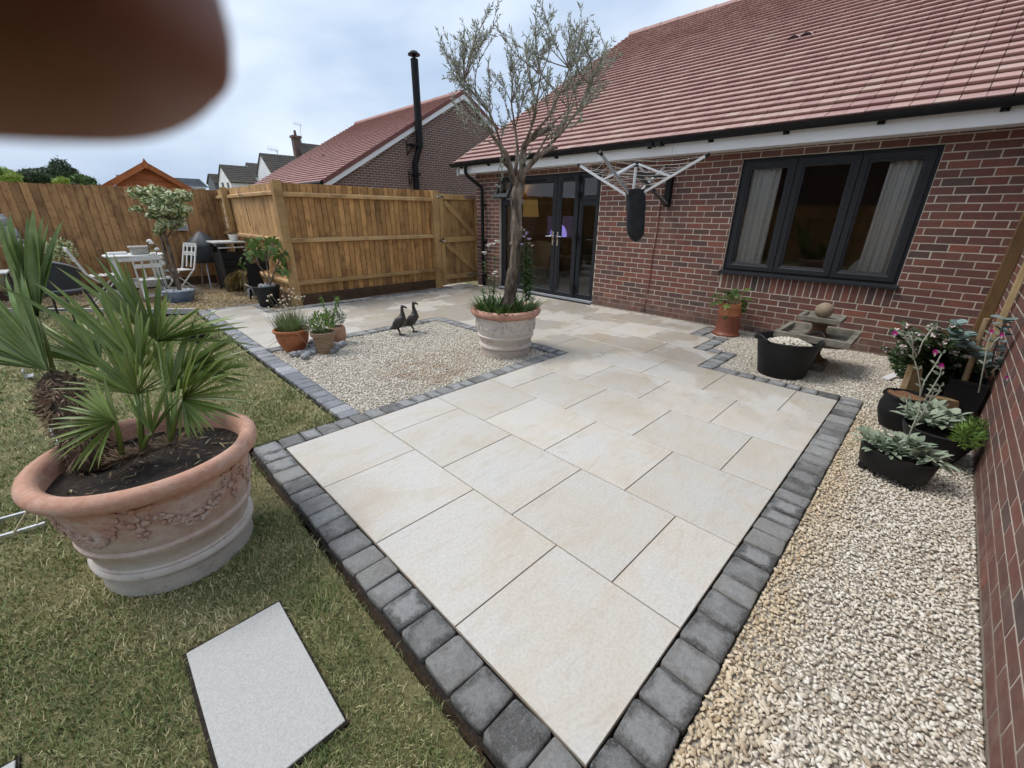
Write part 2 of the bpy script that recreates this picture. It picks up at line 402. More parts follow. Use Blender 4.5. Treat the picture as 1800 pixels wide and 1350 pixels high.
# ---- setts
def sett(name, a, b, patch):
    t = NT(name); r_ = t.white(t.rand())
    oi = t.n('ObjectInfo').outputs['Random']
    off = t.n('CombineXYZ'); t.l(t.math('MULTIPLY', oi, 19.0), off.inputs[0]); t.l(t.math('MULTIPLY', oi, 7.0), off.inputs[1])
    va = t.n('VectorMath', operation='ADD'); t.l(t.pos(), va.inputs[0]); t.l(off.outputs[0], va.inputs[1])
    c = t.ramp(r_, [(0.0, a), (0.45, b), (0.72, tuple(x * 1.7 for x in b)), (1.0, tuple(x * y for x, y in zip(b, (2.6, 2.55, 2.4))))])
    c = t.mix(t.rmp(t.noise(9, 4, 0.55, va.outputs[0], 0.8), 0.46, 0.72, 0, 0.75), c, patch)
    ob_ = t.n('SeparateXYZ'); t.l(t.n('TexCoord').outputs['Object'], ob_.inputs[0])
    ed = t.math('ADD', t.math('MAXIMUM', t.math('ABSOLUTE', ob_.outputs['X']), t.math('ABSOLUTE', ob_.outputs['Y'])), t.rmp(t.noise(16, 4, 0.6, va.outputs[0]), 0, 1, -0.28, 0.28))
    c = t.mix(t.math('MULTIPLY', t.rmp(ed, 0.26, 0.42, 1, 0), t.rmp(t.white(t.math('ADD', oi, 9.0)), 0.1, 0.7, 0.05, 0.95)), c, patch)
    c = t.mix(t.rmp(t.noise(45, 5, 0.7, va.outputs[0]), 0.4, 0.7, 0, 0.5), c, t.mix(1.0, c, (0.5, 0.49, 0.46, 1), 'MULTIPLY'))
    c = t.mix(t.rmp(t.noise(110, 5, 0.85), 0.5, 0.72, 0, 0.75), c, (0.42, 0.42, 0.41, 1))
    c = t.mix(t.rmp(t.noise(75, 5, 0.85, va.outputs[0]), 0.55, 0.72, 0, 0.7), c, (0.035, 0.035, 0.033, 1))
    t.bump(t.math('ADD', t.noise(190, 4, 0.85), t.noise(40, 3, 0.6)), 1.0, 0.007)
    return t.set(c, 0.82)
M_SETT = sett('charcoal_sett', (0.066, 0.065, 0.062), (0.125, 0.123, 0.118), (0.37, 0.375, 0.375, 1))
M_SETTB = sett('blue_grey_sett', (0.16, 0.165, 0.185), (0.21, 0.215, 0.235), (0.30, 0.305, 0.33, 1))
# ---- ground
t = NT('soil'); c = t.ramp(t.noise(7, 6, 0.7), [(0.3, (0.055, 0.036, 0.023)), (0.7, (0.13, 0.092, 0.06))]); t.bump(t.noise(30, 6, 0.75), 0.9, 0.03); M_SOIL = t.set(c, 0.95)
t = NT('turf'); c = t.ramp(t.noise(2.2, 6, 0.65), [(0.3, (0.13, 0.125, 0.05)), (0.55, (0.25, 0.22, 0.10)), (0.75, (0.40, 0.33, 0.17))])
c = t.mix(t.rmp(t.noise(60, 4, 0.7), 0.4, 0.7, 0, 0.6), c, (0.06, 0.052, 0.022, 1)); t.bump(t.noise(80, 5, 0.7), 0.8, 0.02); M_TURF = t.set(c, 0.95)
t = NT('grass_blade'); r_ = t.white(t.rand())
n1 = t.noise(1.9, 4, 0.6); n2 = t.noise(7.0, 3, 0.6)
mixv = t.math('ADD', t.math('MULTIPLY', t.rmp(n1, 0.27, 0.73, 0.2, 0.86), 0.62), t.math('MULTIPLY', n2, 0.38))
dry = t.math('ADD', mixv, t.rmp(r_, 0, 1, -0.18, 0.18))
c = t.ramp(dry, [(0.32, (0.095, 0.155, 0.034)), (0.47, (0.185, 0.240, 0.065)), (0.58, (0.35, 0.335, 0.135)), (0.72, (0.58, 0.50, 0.28))])
c = t.hsv(c, v=t.rmp(t.white(t.math('ADD', r_, 5.0)), 0, 1, 0.85, 1.45), sa=0.88)
M_GRASS = t.set(c, 0.75)
def gravel_mat(name, stained=True):
    t = NT(name); r_ = t.white(t.n('NewGeometry').outputs['Random Per Island'])
    c = t.ramp(r_, [(0, (0.44, 0.385, 0.305)), (0.22, (0.62, 0.555, 0.45)), (0.6, (0.72, 0.665, 0.565)), (0.88, (0.78, 0.745, 0.675)), (0.94, (0.50, 0.42, 0.32)), (1.0, (0.41, 0.32, 0.23))])
    if stained:
        sx = t.n('SeparateXYZ'); t.l(t.n('NewGeometry').outputs['Position'], sx.inputs[0])
        # sandy jointing dust washed out beside the front kerb, a rust-brown patch in the square bed
        nz_ = t.noise(3.0, 4, 0.6)
        near = t.rmp(t.math('ADD', sx.outputs['Y'], t.rmp(nz_, 0, 1, -0.16, 0.16)), -0.38, -0.20, 0, 1)
        near = t.math('MULTIPLY', t.math('MULTIPLY', near, t.rmp(sx.outputs['Y'], -0.02, 0.03, 1, 0)), t.rmp(sx.outputs['X'], 3.3, 3.75, 1, 0))
        c = t.mix(t.math('MULTIPLY', near, 0.6), c, t.mix(1.0, c, (0.86, 0.70, 0.47, 1), 'MULTIPLY'))
        dx = t.math('DIVIDE', t.math('SUBTRACT', sx.outputs['X'], 1.62), 0.62); dy = t.math('DIVIDE', t.math('SUBTRACT', sx.outputs['Y'], 3.1), 0.62)
        d2 = t.math('ADD', t.math('MULTIPLY', dx, dx), t.math('MULTIPLY', dy, dy))
        pt = t.math('MULTIPLY', t.rmp(d2, 0.1, 1.0, 1, 0), t.rmp(t.noise(4.5, 3, 0.6), 0.42, 0.60, 0, 1))
        c = t.mix(t.math('MULTIPLY', pt, 0.6), c, t.mix(1.0, c, (0.62, 0.42, 0.27, 1), 'MULTIPLY'))
    return t.set(c, 0.75)
M_GRAVEL = gravel_mat('cream_limestone_chippings')
M_GRAVELBED = simple('gravel_bed', (0.42, 0.38, 0.31), (0.56, 0.51, 0.43), scale=40, rough=0.95, bump=0.8, bscale=120)
M_BARK = simple('tan_gravel_bed', (0.30, 0.22, 0.12), (0.45, 0.35, 0.21), scale=25, rough=0.95, bump=0.8, bscale=60)
t = NT('tan_chippings'); c = t.ramp(t.white(t.n('NewGeometry').outputs['Random Per Island']), [(0, (0.25, 0.175, 0.09)), (0.5, (0.43, 0.32, 0.18)), (1, (0.58, 0.47, 0.31))]); M_TANSTONE = t.set(c, 0.85)
# ---- pots
def terra(name, cols, z0, z1, cap=None):
    """cast terracotta: bare clay rim, lime-washed body"""
    t = NT(name); sx = t.n('SeparateXYZ'); t.l(t.n('TexCoord').outputs['Object'], sx.inputs[0])
    n1 = t.noise(6, 5, 0.65); n2 = t.noise(28, 5, 0.7)
    zz = t.math('ADD', sx.outputs['Z'], t.rmp(n1, 0, 1, -0.12, 0.12))
    c = t.ramp(t.rmp(zz, z0, z1), cols)
    c = t.mix(t.rmp(n2, 0.42, 0.72, 0, 0.55), c, (0.64, 0.57, 0.51, 1))
    c = t.mix(t.rmp(t.noise(4.2, 6, 0.7, t.pos((1, 1, 2.2))), 0.46, 0.66, 0, 0.6), c, (0.60, 0.55, 0.51, 1))
    c = t.mix(t.rmp(t.noise(11, 4, 0.6), 0.55, 0.75, 0, 0.45), c, (0.40, 0.22, 0.15, 1))
    if cap: c = t.mix(t.rmp(sx.outputs['Z'], cap[0], cap[0] + 0.01), c, t.ramp(n2, [(0.3, cap[1]), (0.7, cap[2])]))
    c = t.mix(t.rmp(t.noise(8, 6, 0.7, t.pos((1, 1, 3)), 0.8), 0.50, 0.70, 0, 0.42), c, (0.66, 0.57, 0.50, 1))
    c = t.mix(t.rmp(t.noise(21, 5, 0.7), 0.56, 0.72, 0, 0.5), c, (0.26, 0.15, 0.11, 1))
    t.bump(t.math('ADD', t.noise(70, 5, 0.65), t.noise(14, 3, 0.6)), 0.3, 0.006)
    return t.set(c, 0.88)
M_TERRA_A = terra('terracotta_palm_pot', [(0.0, (0.42, 0.42, 0.38)), (0.25, (0.56, 0.53, 0.49)), (0.5, (0.50, 0.37, 0.31)), (0.72, (0.44, 0.25, 0.185)), (1, (0.50, 0.27, 0.19))], 0, 0.5, cap=(0.435, (0.44, 0.225, 0.15), (0.56, 0.33, 0.245)))
M_TERRA_B = terra('terracotta_olive_pot', [(0.0, (0.40, 0.32, 0.26)), (0.3, (0.58, 0.51, 0.45)), (0.6, (0.70, 0.66, 0.61)), (1, (0.66, 0.60, 0.54))], 0, 0.5, cap=(0.425, (0.45, 0.215, 0.15), (0.54, 0.30, 0.22)))
M_BOWL = simple('orange_terracotta', (0.40, 0.125, 0.045), (0.47, 0.17, 0.07), scale=9, rough=0.7, bump=0.1)
M_POT2 = simple('mossy_terracotta', (0.22, 0.145, 0.085), (0.34, 0.24, 0.16), scale=12, rough=0.85, bump=0.15, stretch=(1, 1, 5))
M_POT3 = simple('pink_terracotta', (0.40, 0.20, 0.13), (0.48, 0.27, 0.19), scale=10, rough=0.8, bump=0.1)
M_CHIM = simple('glazed_terracotta', (0.20, 0.06, 0.035), (0.27, 0.085, 0.045), scale=5, rough=0.45, bump=0.05)
M_CHIMT = simple('clay_collar', (0.42, 0.15, 0.065), (0.50, 0.20, 0.09), scale=9, rough=0.7)
M_PEAT = NT('potting_soil'); _t = M_PEAT
_c = _t.ramp(_t.noise(45, 5, 0.75), [(0.35, (0.014, 0.010, 0.007)), (0.62, (0.05, 0.036, 0.026)), (0.78, (0.20, 0.15, 0.11))]); _t.bump(_t.noise(60, 5, 0.75), 1.0, 0.02); M_PEAT = _t.set(_c, 0.95)
M_TRUG = simple('black_rubber', (0.009, 0.0095, 0.010), (0.016, 0.0165, 0.018), scale=7, rough=0.55, spec=0.3)
M_BLKPOT = simple('black_glazed_pot', (0.006, 0.0065, 0.008), (0.011, 0.011, 0.012), scale=5, rough=0.5, spec=0.3)
M_STONE = simple('weathered_cast_stone', (0.135, 0.125, 0.095), (0.26, 0.24, 0.195), scale=9, rough=0.92, bump=0.4, bscale=90)
M_STONEW = simple('rusty_cast_stone', (0.10, 0.055, 0.03), (0.20, 0.12, 0.07), scale=9, rough=0.92, bump=0.4, bscale=90)
M_STBALL = simple('sandstone_ball', (0.22, 0.165, 0.11), (0.33, 0.26, 0.185), scale=8, rough=0.9, bump=0.3, bscale=90)
M_COBBLE = simple('grey_cobble', (0.18, 0.185, 0.19), (0.33, 0.335, 0.34), scale=9, rough=0.75, var=0.2, bump=0.15)
M_BRONZE = simple('dark_bronze', (0.035, 0.032, 0.03), (0.075, 0.068, 0.06), scale=30, rough=0.42, bump=0.3, bscale=70, metal=0.4)
M_BUDDHA = simple('grey_cast_stone', (0.26, 0.255, 0.25), (0.38, 0.375, 0.365), scale=12, rough=0.9)
# ---- plants
def leafm(name, a, b, rough=0.5, var=0.25, trans=0.25, scale=9): return simple(name, a, b, scale=scale, rough=rough, var=var, trans=trans, spec=0.35)
M_PALM = NT('fan_palm_leaf'); _t = M_PALM
_c = _t.ramp(_t.noise(6, 3), [(0.3, (0.130, 0.192, 0.034)), (0.7, (0.228, 0.302, 0.078))])
_c = _t.hsv(_c, v=_t.rmp(_t.white(_t.rand()), 0, 1, 0.72, 1.3), h=_t.rmp(_t.white(_t.math('ADD', _t.rand(), 2.0)), 0, 1, 0.485, 0.515))
_ox = _t.n('SeparateXYZ'); _t.l(_t.n('TexCoord').outputs['Object'], _ox.inputs[0])
_c = _t.mix(_t.rmp(_t.math('ADD', _ox.outputs['X'], _t.rmp(_t.white(_t.rand()), 0, 1, -0.05, 0.06)), 0.93, 0.99, 0, 0.85), _c, (0.26, 0.17, 0.07, 1))
_c = _t.mix(_t.rmp(_t.math('ABSOLUTE', _ox.outputs['Y']), 0.0, 0.010, 0.45, 0), _c, (0.30, 0.36, 0.13, 1))
_m = _t.set(_c, 0.38); _tr = _t.n('BsdfTranslucent'); _t.l(_c, _tr.inputs['Color']); _ms = _t.n('MixShader'); _ms.inputs[0].default_value = 0.3
_t.l(_t.p.outputs[0], _ms.inputs[1]); _t.l(_tr.outputs[0], _ms.inputs[2]); _t.l(_ms.outputs[0], _t.out.inputs['Surface']); M_PALM = _m
M_PALMG = leafm('blue_palm_leaf', (0.130, 0.200, 0.048), (0.235, 0.310, 0.125), rough=0.45)
M_PALMHAIR = simple('palm_trunk_fibre', (0.085, 0.055, 0.032), (0.24, 0.165, 0.10), scale=40, rough=0.95, var=0.35)
M_PALMCORE = simple('palm_trunk', (0.035, 0.022, 0.014), (0.07, 0.045, 0.028), scale=20, rough=0.95, bump=0.8, bscale=40)
M_OLIVE = leafm('olive_leaf', (0.20, 0.22, 0.15), (0.43, 0.45, 0.37), var=0.35, trans=0.2)
M_BARKO = simple('olive_bark', (0.055, 0.040, 0.030), (0.25, 0.195, 0.15), scale=22, rough=0.95, bump=1.0, bscale=45, stretch=(1, 1, 0.3), lo=0.36, hi=0.62)
M_TWIG = simple('twig_bark', (0.15, 0.115, 0.09), (0.26, 0.21, 0.175), scale=14, rough=0.95)
M_GRNLEAF = leafm('mid_green_leaf', (0.055, 0.11, 0.022), (0.11, 0.185, 0.042))
M_STRAP = leafm('dark_strap_leaf', (0.035, 0.07, 0.022), (0.085, 0.135, 0.045))
M_HERB = leafm('bright_herb_leaf', (0.115, 0.205, 0.035), (0.20, 0.31, 0.07))
M_SAGE = leafm('grey_sage_leaf', (0.14, 0.19, 0.13), (0.25, 0.30, 0.22))
M_THRIFT = leafm('thrift_leaf', (0.13, 0.19, 0.065), (0.24, 0.29, 0.12), var=0.3)
M_STALK = leafm('straw_stalk', (0.34, 0.29, 0.15), (0.45, 0.39, 0.24), var=0.2)
M_SEEDHEAD = simple('dry_flower_head', (0.50, 0.40, 0.27), (0.66, 0.57, 0.44), scale=90, rough=0.95, var=0.2)
M_FIG = leafm('fig_leaf', (0.055, 0.105, 0.022), (0.115, 0.19, 0.045), var=0.3)
M_SILVER = leafm('silver_woolly_leaf', (0.20, 0.255, 0.17), (0.36, 0.41, 0.31), rough=0.8, var=0.18, trans=0.1)
M_SILVSTEM = simple('silver_woolly_stem', (0.40, 0.42, 0.34), (0.52, 0.53, 0.45), scale=20, rough=0.9)
M_EUC = leafm('blue_eucalyptus_leaf', (0.14, 0.215, 0.20), (0.26, 0.35, 0.33), rough=0.6)
M_VIB = leafm('dark_shrub_leaf', (0.028, 0.055, 0.018), (0.065, 0.105, 0.034))
M_PINKW = simple('pinkish_white_flower', (0.62, 0.50, 0.47), (0.76, 0.70, 0.66), scale=60, rough=0.9, var=0.15)
M_MAG = simple('magenta_petal', (0.45, 0.018, 0.22), (0.55, 0.03, 0.30), scale=30, rough=0.7)
M_WFLOWER = simple('white_petal', (0.80, 0.79, 0.75), (0.84, 0.83, 0.80), scale=30, rough=0.8)
M_LILAC = simple('lilac_petal', (0.40, 0.34, 0.58), (0.52, 0.46, 0.66), scale=30, rough=0.8)
M_VARIEG = NT('variegated_leaf'); _t = M_VARIEG
_c = _t.ramp(_t.white(_t.rand()), [(0.0, (0.07, 0.13, 0.035)), (0.22, (0.17, 0.26, 0.08)), (0.36, (0.50, 0.54, 0.25)), (1.0, (0.80, 0.80, 0.55))]); M_VARIEG = _t.set(_c, 0.5)
M_DRYLEAF = leafm('dead_strap_leaf', (0.22, 0.17, 0.06), (0.36, 0.29, 0.12), var=0.3)
M_CONIF = leafm('dark_conifer_leaf', (0.03, 0.055, 0.022), (0.065, 0.10, 0.04), var=0.3)
M_LIME = leafm('lime_shrub_leaf', (0.20, 0.30, 0.04), (0.32, 0.42, 0.075), var=0.2)
M_PINKP = simple('pink_petal', (0.60, 0.22, 0.36), (0.70, 0.36, 0.48), scale=30, rough=0.8)
# ---- misc
M_RATTAN = simple('dark_rattan', (0.022, 0.026, 0.034), (0.05, 0.056, 0.068), scale=120, rough=0.5, bump=0.8, bscale=150, stretch=(1, 1, 2))
M_GREYTUBE = simple('grey_steel_tube', (0.30, 0.31, 0.33), (0.36, 0.37, 0.39), scale=9, rough=0.4, metal=0.3)
M_FABRIC = simple('grey_cover_fabric', (0.022, 0.023, 0.026), (0.036, 0.037, 0.040), scale=15, spec=0.2, rough=0.9, bump=0.25, bscale=200)
M_BBQ = simple('bbq_cover_fabric', (0.022, 0.026, 0.032), (0.045, 0.051, 0.060), scale=6, rough=0.55, bump=0.3, bscale=10)
M_CURTAIN = simple('cream_curtain', (0.92, 0.91, 0.88), (0.86, 0.85, 0.81), scale=25, rough=0.95, trans=0.3)
M_ROOM = simple('room_wall', (0.30, 0.24, 0.155), (0.34, 0.27, 0.18), scale=2, rough=0.9)
M_ROOMFLOOR = simple('room_carpet', (0.20, 0.185, 0.165), (0.26, 0.24, 0.22), scale=30, rough=0.95)
M_CREAM = simple('cream_upholstery', (0.56, 0.47, 0.33), (0.64, 0.55, 0.41), scale=12, rough=0.9)
M_LINE = simple('white_clothes_line', (0.74, 0.74, 0.70), rough=0.6)
M_CABLE = simple('red_brown_cable', (0.24, 0.07, 0.045), rough=0.6)
M_REDBRICK = simple('loose_red_brick', (0.28, 0.085, 0.045), (0.36, 0.12, 0.07), scale=20, rough=0.9)
M_GLASSJAR = simple('grey_wicker_box', (0.38, 0.36, 0.32), (0.54, 0.52, 0.47), scale=60, rough=0.9, bump=0.6, bscale=100)
M_SLATS = simple('grey_painted_wood', (0.42, 0.42, 0.40), (0.52, 0.52, 0.50), scale=10, rough=0.8)
M_BLUEPOT = simple('blue_glazed_pot', (0.10, 0.15, 0.25), (0.2, 0.27, 0.38), scale=12, rough=0.3)
M_SKIN = NT('skin'); _t = M_SKIN
_c = _t.ramp(_t.noise(60, 4), [(0.3, (0.25, 0.105, 0.058)), (0.7, (0.31, 0.135, 0.078))]); _t.bump(_t.noise(900, 3), 0.1, 0.001); M_SKIN = _t.set(_c, 0.55)
M_SKIN.node_tree.nodes['Principled BSDF'].inputs['Subsurface Weight'].default_value = 0.35
M_SKIN.node_tree.nodes['Principled BSDF'].inputs['Subsurface Radius'].default_value = (1.0, 0.3, 0.15)
M_SKIN.node_tree.nodes['Principled BSDF'].inputs['Subsurface Scale'].default_value = 0.003

# ================================================================== THE GROUND
mb = MB(); mb.add([(-400, -400, -0.14), (400, -400, -0.14), (400, 400, -0.14), (-400, 400, -0.14)], [(0, 1, 2, 3)])
struct(mb.build('ground', M_TURF), 'rough turf ground reaching to the horizon')
def sheet(name, rects, z, mat, step=None, amp=0.0, label=None):
    mb = MB()
    for (x0, x1, y0, y1) in rects:
        nx = max(1, int((x1 - x0) / step)) if step else 1; ny = max(1, int((y1 - y0) / step)) if step else 1
        vs = []; fs = []
        for j in range(ny + 1):
            for i in range(nx + 1):
                x = x0 + (x1 - x0) * i / nx; y = y0 + (y1 - y0) * j / ny
                vs.append((x, y, z + (amp * mnoise.noise(Vector((x * 0.9, y * 0.9, 0))) if amp else 0)))
        for j in range(ny):
            for i in range(nx):
                a = j * (nx + 1) + i; fs.append((a, a + 1, a + nx + 2, a + nx + 1))
        mb.add(vs, fs)
    return struct(mb.build(name, mat, smooth=bool(amp)), label)
LAWN_Z = -0.031
sheet('soil_bed', [(-9, 1.77, -6, 10.9)], -0.09, M_SOIL, 0.12, 0.02, 'dark bare soil showing along the cut lawn edge')
LAWN = [(-8.9, -0.195, -5.9, 10.0), (-0.205, 0.425, 2.62, 7.7)]
sheet('lawn', LAWN, LAWN_Z, M_TURF, 0.15, 0.012, 'patchy half dry lawn turf')
sheet('kerb_bed', [(-0.17, 3.77, -0.17, 2.57), (0.44, 0.6, 2.57, 7.62), (2.84, 5.53, 2.57, 7.3), (0.6, 2.84, 4.69, 6.95), (3.77, 5.53, 1.04, 2.57), (3.59, 3.77, 0.9, 1.04), (0.6, 1.36, 6.95, 7.62), (0.44, 1.36, 7.62, 7.77)], -0.036, M_PEAT, None, 0, 'dark bedding under the kerb setts')
sheet('patio_bed', [(0, 3.6, 0, 2.4), (3.6, 4.2, 1.2, 2.4), (4.2, 4.8, 1.5, 2.4), (4.8, 5.4, 1.8, 2.4), (3.0, 5.4, 2.4, 7.3), (0.6, 3.0, 4.85, 6.8), (0.6, 1.2, 6.8, 7.62)], -0.0065, M_GROUT, None, 0, 'dark mortar bed showing in the paving joints')

def grass_blades():
    P = []
    bands = [(0, 1.7, 62000), (1.7, 2.6, 32000), (2.6, 4.2, 10500), (4.2, 7, 3000), (7, 12, 1000)]
    for (x0, x1, y0, y1) in [(-5.0, -0.19, -1.5, 9.6), (-0.19, 0.445, 2.6, 7.7)]:
        A = (x1 - x0) * (y1 - y0); n = int(A * 62000)
        xy = nrg.random((n, 2)) * [x1 - x0, y1 - y0] + [x0, y0]
        d = np.sqrt((xy[:, 0] - CAM_POS.x) ** 2 + (xy[:, 1] - CAM_POS.y) ** 2 + 1.43 ** 2)
        keep = np.zeros(n, bool); u_ = nrg.random(n)
        for a, b, dens in bands: keep |= (d >= a) & (d < b) & (u_ < dens / 62000)
        # view test, a step of margin round the frame
        D = np.column_stack([xy, np.full(n, -0.03)]) - np.array(CAM_POS)
        zz = D @ np.array(CF); X = 900 + FPX * (D @ np.array(CR)) / np.maximum(zz, .01); Y = 675 - FPX * (D @ np.array(CU)) / np.maximum(zz, .01)
        inside = (zz > 0.1) & (X > -80) & (X < 1900) & (Y < 1420)
        keep &= inside | ((nrg.random(n) < 0.3) & (zz > -0.6) & (xy[:, 0] > -3.2) & (d < 6))
        keep &= ~((xy[:, 0] > -0.744) & (xy[:, 0] < -0.420) & (xy[:, 1] > 0.584) & (xy[:, 1] < 1.204))
        keep &= ~((xy[:, 0] > -1.50) & (xy[:, 0] < -1.115) & (xy[:, 1] > 0.535) & (xy[:, 1] < 1.172))
        keep &= ((xy[:, 0] + 0.637) ** 2 + (xy[:, 1] - 1.831) ** 2) > 0.275 ** 2
        keep &= ~((xy[:, 1] > 9.7 - (xy[:, 0] + 1.6) * 0.93))
        # thin, worn strip beside the kerb
        edge = (xy[:, 0] > -0.26) & (xy[:, 1] < 2.6) | ((xy[:, 0] > 0.40))
        keep &= ~(edge & (nrg.random(n) < 0.5))
        P.append(np.column_stack([xy[keep], d[keep]]))
    P = np.concatenate(P); n = len(P)
    tuft = np.array([mnoise.noise(Vector((p[0] * 5, p[1] * 5, 3.0))) for p in P[:, :2]]) if n < 900000 else np.sin(P[:, 0] * 9 + np.sin(P[:, 1] * 7) * 2) * 0.3
    d = P[:, 2]
    h = (0.012 + 0.017 * nrg.random(n)) * (1 + 0.8 * tuft) ; h *= np.clip(0.9 + d * 0.08, 1, 1.5)
    wd = (0.0009 + 0.0008 * nrg.random(n)) * np.clip(d / 1.7, 1, 5)
    a = nrg.random(n) * 2 * np.pi; ca, sa = np.cos(a), np.sin(a)
    flow = nrg.random(n) * 6.283
    lean = h * (0.1 + 1.15 * nrg.random(n) ** 1.4); lx, ly = np.cos(flow) * lean, np.sin(flow) * lean
    z0 = LAWN_Z - 0.004 + 0.012 * np.array([mnoise.noise(Vector((p[0] * .9, p[1] * .9, 0))) for p in P[:, :2]])
    B = np.column_stack([P[:, 0], P[:, 1], z0]); S = np.column_stack([ca * wd, sa * wd, 0 * wd])
    Mid = B + np.column_stack([lx * .35, ly * .35, h * .62]); Tip = B + np.column_stack([lx, ly, h * .92])
    V = np.stack([B - S, B + S, Mid + S * .8, Mid - S * .8, Tip], 1).reshape(-1, 3)
    i0 = np.arange(n) * 5
    F = np.concatenate([np.stack([i0, i0 + 1, i0 + 2], 1), np.stack([i0, i0 + 2, i0 + 3], 1), np.stack([i0 + 3, i0 + 2, i0 + 4], 1)])
    o = link('grass', np_mesh('grass', V, F, M_GRASS))
    tag(o, 'short patchy green and straw coloured lawn grass', 'grass', kind='stuff')
grass_blades()

# stepping stones set in the lawn
def stepping(x0, x1, y0, y1, label):
    t_ = thing('stepping_stone', label, 'stepping stone', ((x0 + x1) / 2, (y0 + y1) / 2, LAWN_Z), group='stepping stones in the lawn')
    MB().bbox(x0, x1, y0, y1, -0.0203, -0.012, 0.0015).build('slab', M_STEP, t_)
    MB().box(x0 - 0.012, x1 + 0.006, y0 - 0.007, y1 + 0.012, -0.06, -0.0205).build('bedding', M_PEAT, t_)
stepping(-0.732, -0.427, 0.592, 1.190, 'pale rectangular stepping stone set in the lawn below the big palm pot')
stepping(-1.48, -1.135, 0.555, 1.152, 'stepping stone with only its corner in view at the bottom left of the lawn')

# ------------------------------------------------------------------ patio of porcelain slabs
patio = thing('patio', 'pale cream porcelain slab patio with charcoal sett kerbs', 'patio', (0, 0, -0.04)); patio['kind'] = 'structure'
J = 0.0028
for i in range(9):
    x0, x1 = 0.6 * i, 0.6 * (i + 1)
    spans = {0: [(0, 2.4)], 1: [(0, 2.4), (4.85, 7.62)], 2: [(0, 2.4), (4.85, 6.8)], 3: [(0, 2.4), (4.85, 6.8)], 4: [(0, 2.4), (4.85, 6.8)],
             5: [(0, 6.8)], 6: [(1.2, 6.8)], 7: [(1.5, 6.8)], 8: [(1.8, 7.3)]}[i]
    off = 0.0 if i % 2 == 0 else 0.3
    for (a, b) in spans:
        cuts = [a] + [off + 0.6 * k for k in range(0, 14) if a + 0.03 < off + 0.6 * k < b - 0.03] + [b]
        for c0, c1 in zip(cuts, cuts[1:]):
            o = MB().bbox(x0 + J, x1 - J, c0 + J, c1 - J, -0.02, rng.uniform(-0.0006, 0.0006), 0.0012).build('paving_slab', M_TILE, patio)
# kerb setts
SETT = []
for k in range(5):
    bm = bmesh.new(); bmesh.ops.create_cube(bm, size=1.0)
    bmesh.ops.bevel(bm, geom=[e for e in bm.edges if e.verts[0].co.z > 0 or e.verts[1].co.z > 0], offset=0.10, segments=3, affect='EDGES', profile=0.55)
    for v in bm.verts:
        n_ = mnoise.noise_vector(v.co * 2.2 + Vector((k * 5.3, 0, 0)))
        v.co += Vector((n_.x, n_.y, n_.z * 0.5)) * 0.05
    me = bpy.data.meshes.new('sett'); bm.to_mesh(me); bm.free(); me.materials.append(M_SETT)
    me.polygons.foreach_set('use_smooth', [True] * len(me.polygons)); SETT.append(me)
SETTB = []
for me in SETT:
    m2 = me.copy(); m2.materials.clear(); m2.materials.append(M_SETTB); SETTB.append(m2)
def setts(x0, x1, y0, y1, blue=False, lo=0.112, hi=0.158):
    lx, ly = x1 - x0, y1 - y0; along_x = lx > ly; Ltot = max(lx, ly); pos = 0.0
    while pos < Ltot - 0.02:
        ln = rng.uniform(lo, hi)
        if Ltot - pos - ln < lo * 0.75: ln = Ltot - pos
        o = link('sett', rng.choice(SETTB if blue else SETT)); attach(o, patio)
        g = 0.005
        if along_x:
            o.location = (x0 + pos + ln / 2, (y0 + y1) / 2, -0.036 + rng.uniform(-0.003, 0.002)); o.scale = (ln - g, ly - 0.002, 0.075)
        else:
            o.location = ((x0 + x1) / 2, y0 + pos + ln / 2, -0.036 + rng.uniform(-0.003, 0.002)); o.scale = (lx - 0.002, ln - g, 0.075)
        o.rotation_euler = (rng.uniform(-.015, .015), rng.uniform(-.015, .015), rng.uniform(-.018, .018))
        pos += ln
setts(-0.158, -0.004, 0.0, 2.405)
setts(-0.158, 3.757, -0.158, -0.004)
setts(-0.158, 2.855, 2.405, 2.557)
setts(2.850, 2.996, 2.405, 4.845)
setts(0.602, 2.848, 4.702, 4.846)
setts(0.448, 0.596, 2.56, 7.61, True)
setts(0.448, 1.342, 7.624, 7.76)
setts(1.204, 1.342, 6.93, 7.62)
setts(1.204, 4.70, 6.804, 6.928)
setts(3.604, 3.757, 0.0, 1.046)
setts(3.604, 4.347, 1.05, 1.197)
setts(4.204, 4.347, 1.2, 1.347)
setts(4.204, 4.947, 1.35, 1.497)
setts(4.804, 4.947, 1.5, 1.647)
setts(4.804, 5.42, 1.65, 1.797)

# ------------------------------------------------------------------ gravel
def stone_protos(sub, k):
    out_ = []
    for s_ in range(k):
        bm = bmesh.new(); bmesh.ops.create_icosphere(bm, subdivisions=sub, radius=1.0); bm.verts.index_update()
        V = []
        for v in bm.verts:
            d = v.co.copy()
            # squash against a few random planes: angular chips
            r_ = 1.0
            for q in range(8):
                nn = Vector(((hash((s_, q, 0)) % 1000) / 500 - 1, (hash((s_, q, 1)) % 1000) / 500 - 1, (hash((s_, q, 2)) % 1000) / 500 - 1)).normalized()
                dd = d.dot(nn)
                if dd > 0: r_ = min(r_, 0.52 / dd)
            V.append(d * r_ * (1 + 0.12 * mnoise.noise(d * 2 + Vector((s_ * 4.0, 0, 0)))))
        out_.append((np.array([tuple(v) for v in V]), np.array([[v.index for v in f.verts] for f in bm.faces]))); bm.free()
    return out_
PR_HI, PR_LO = stone_protos(2, 7), stone_protos(1, 9)
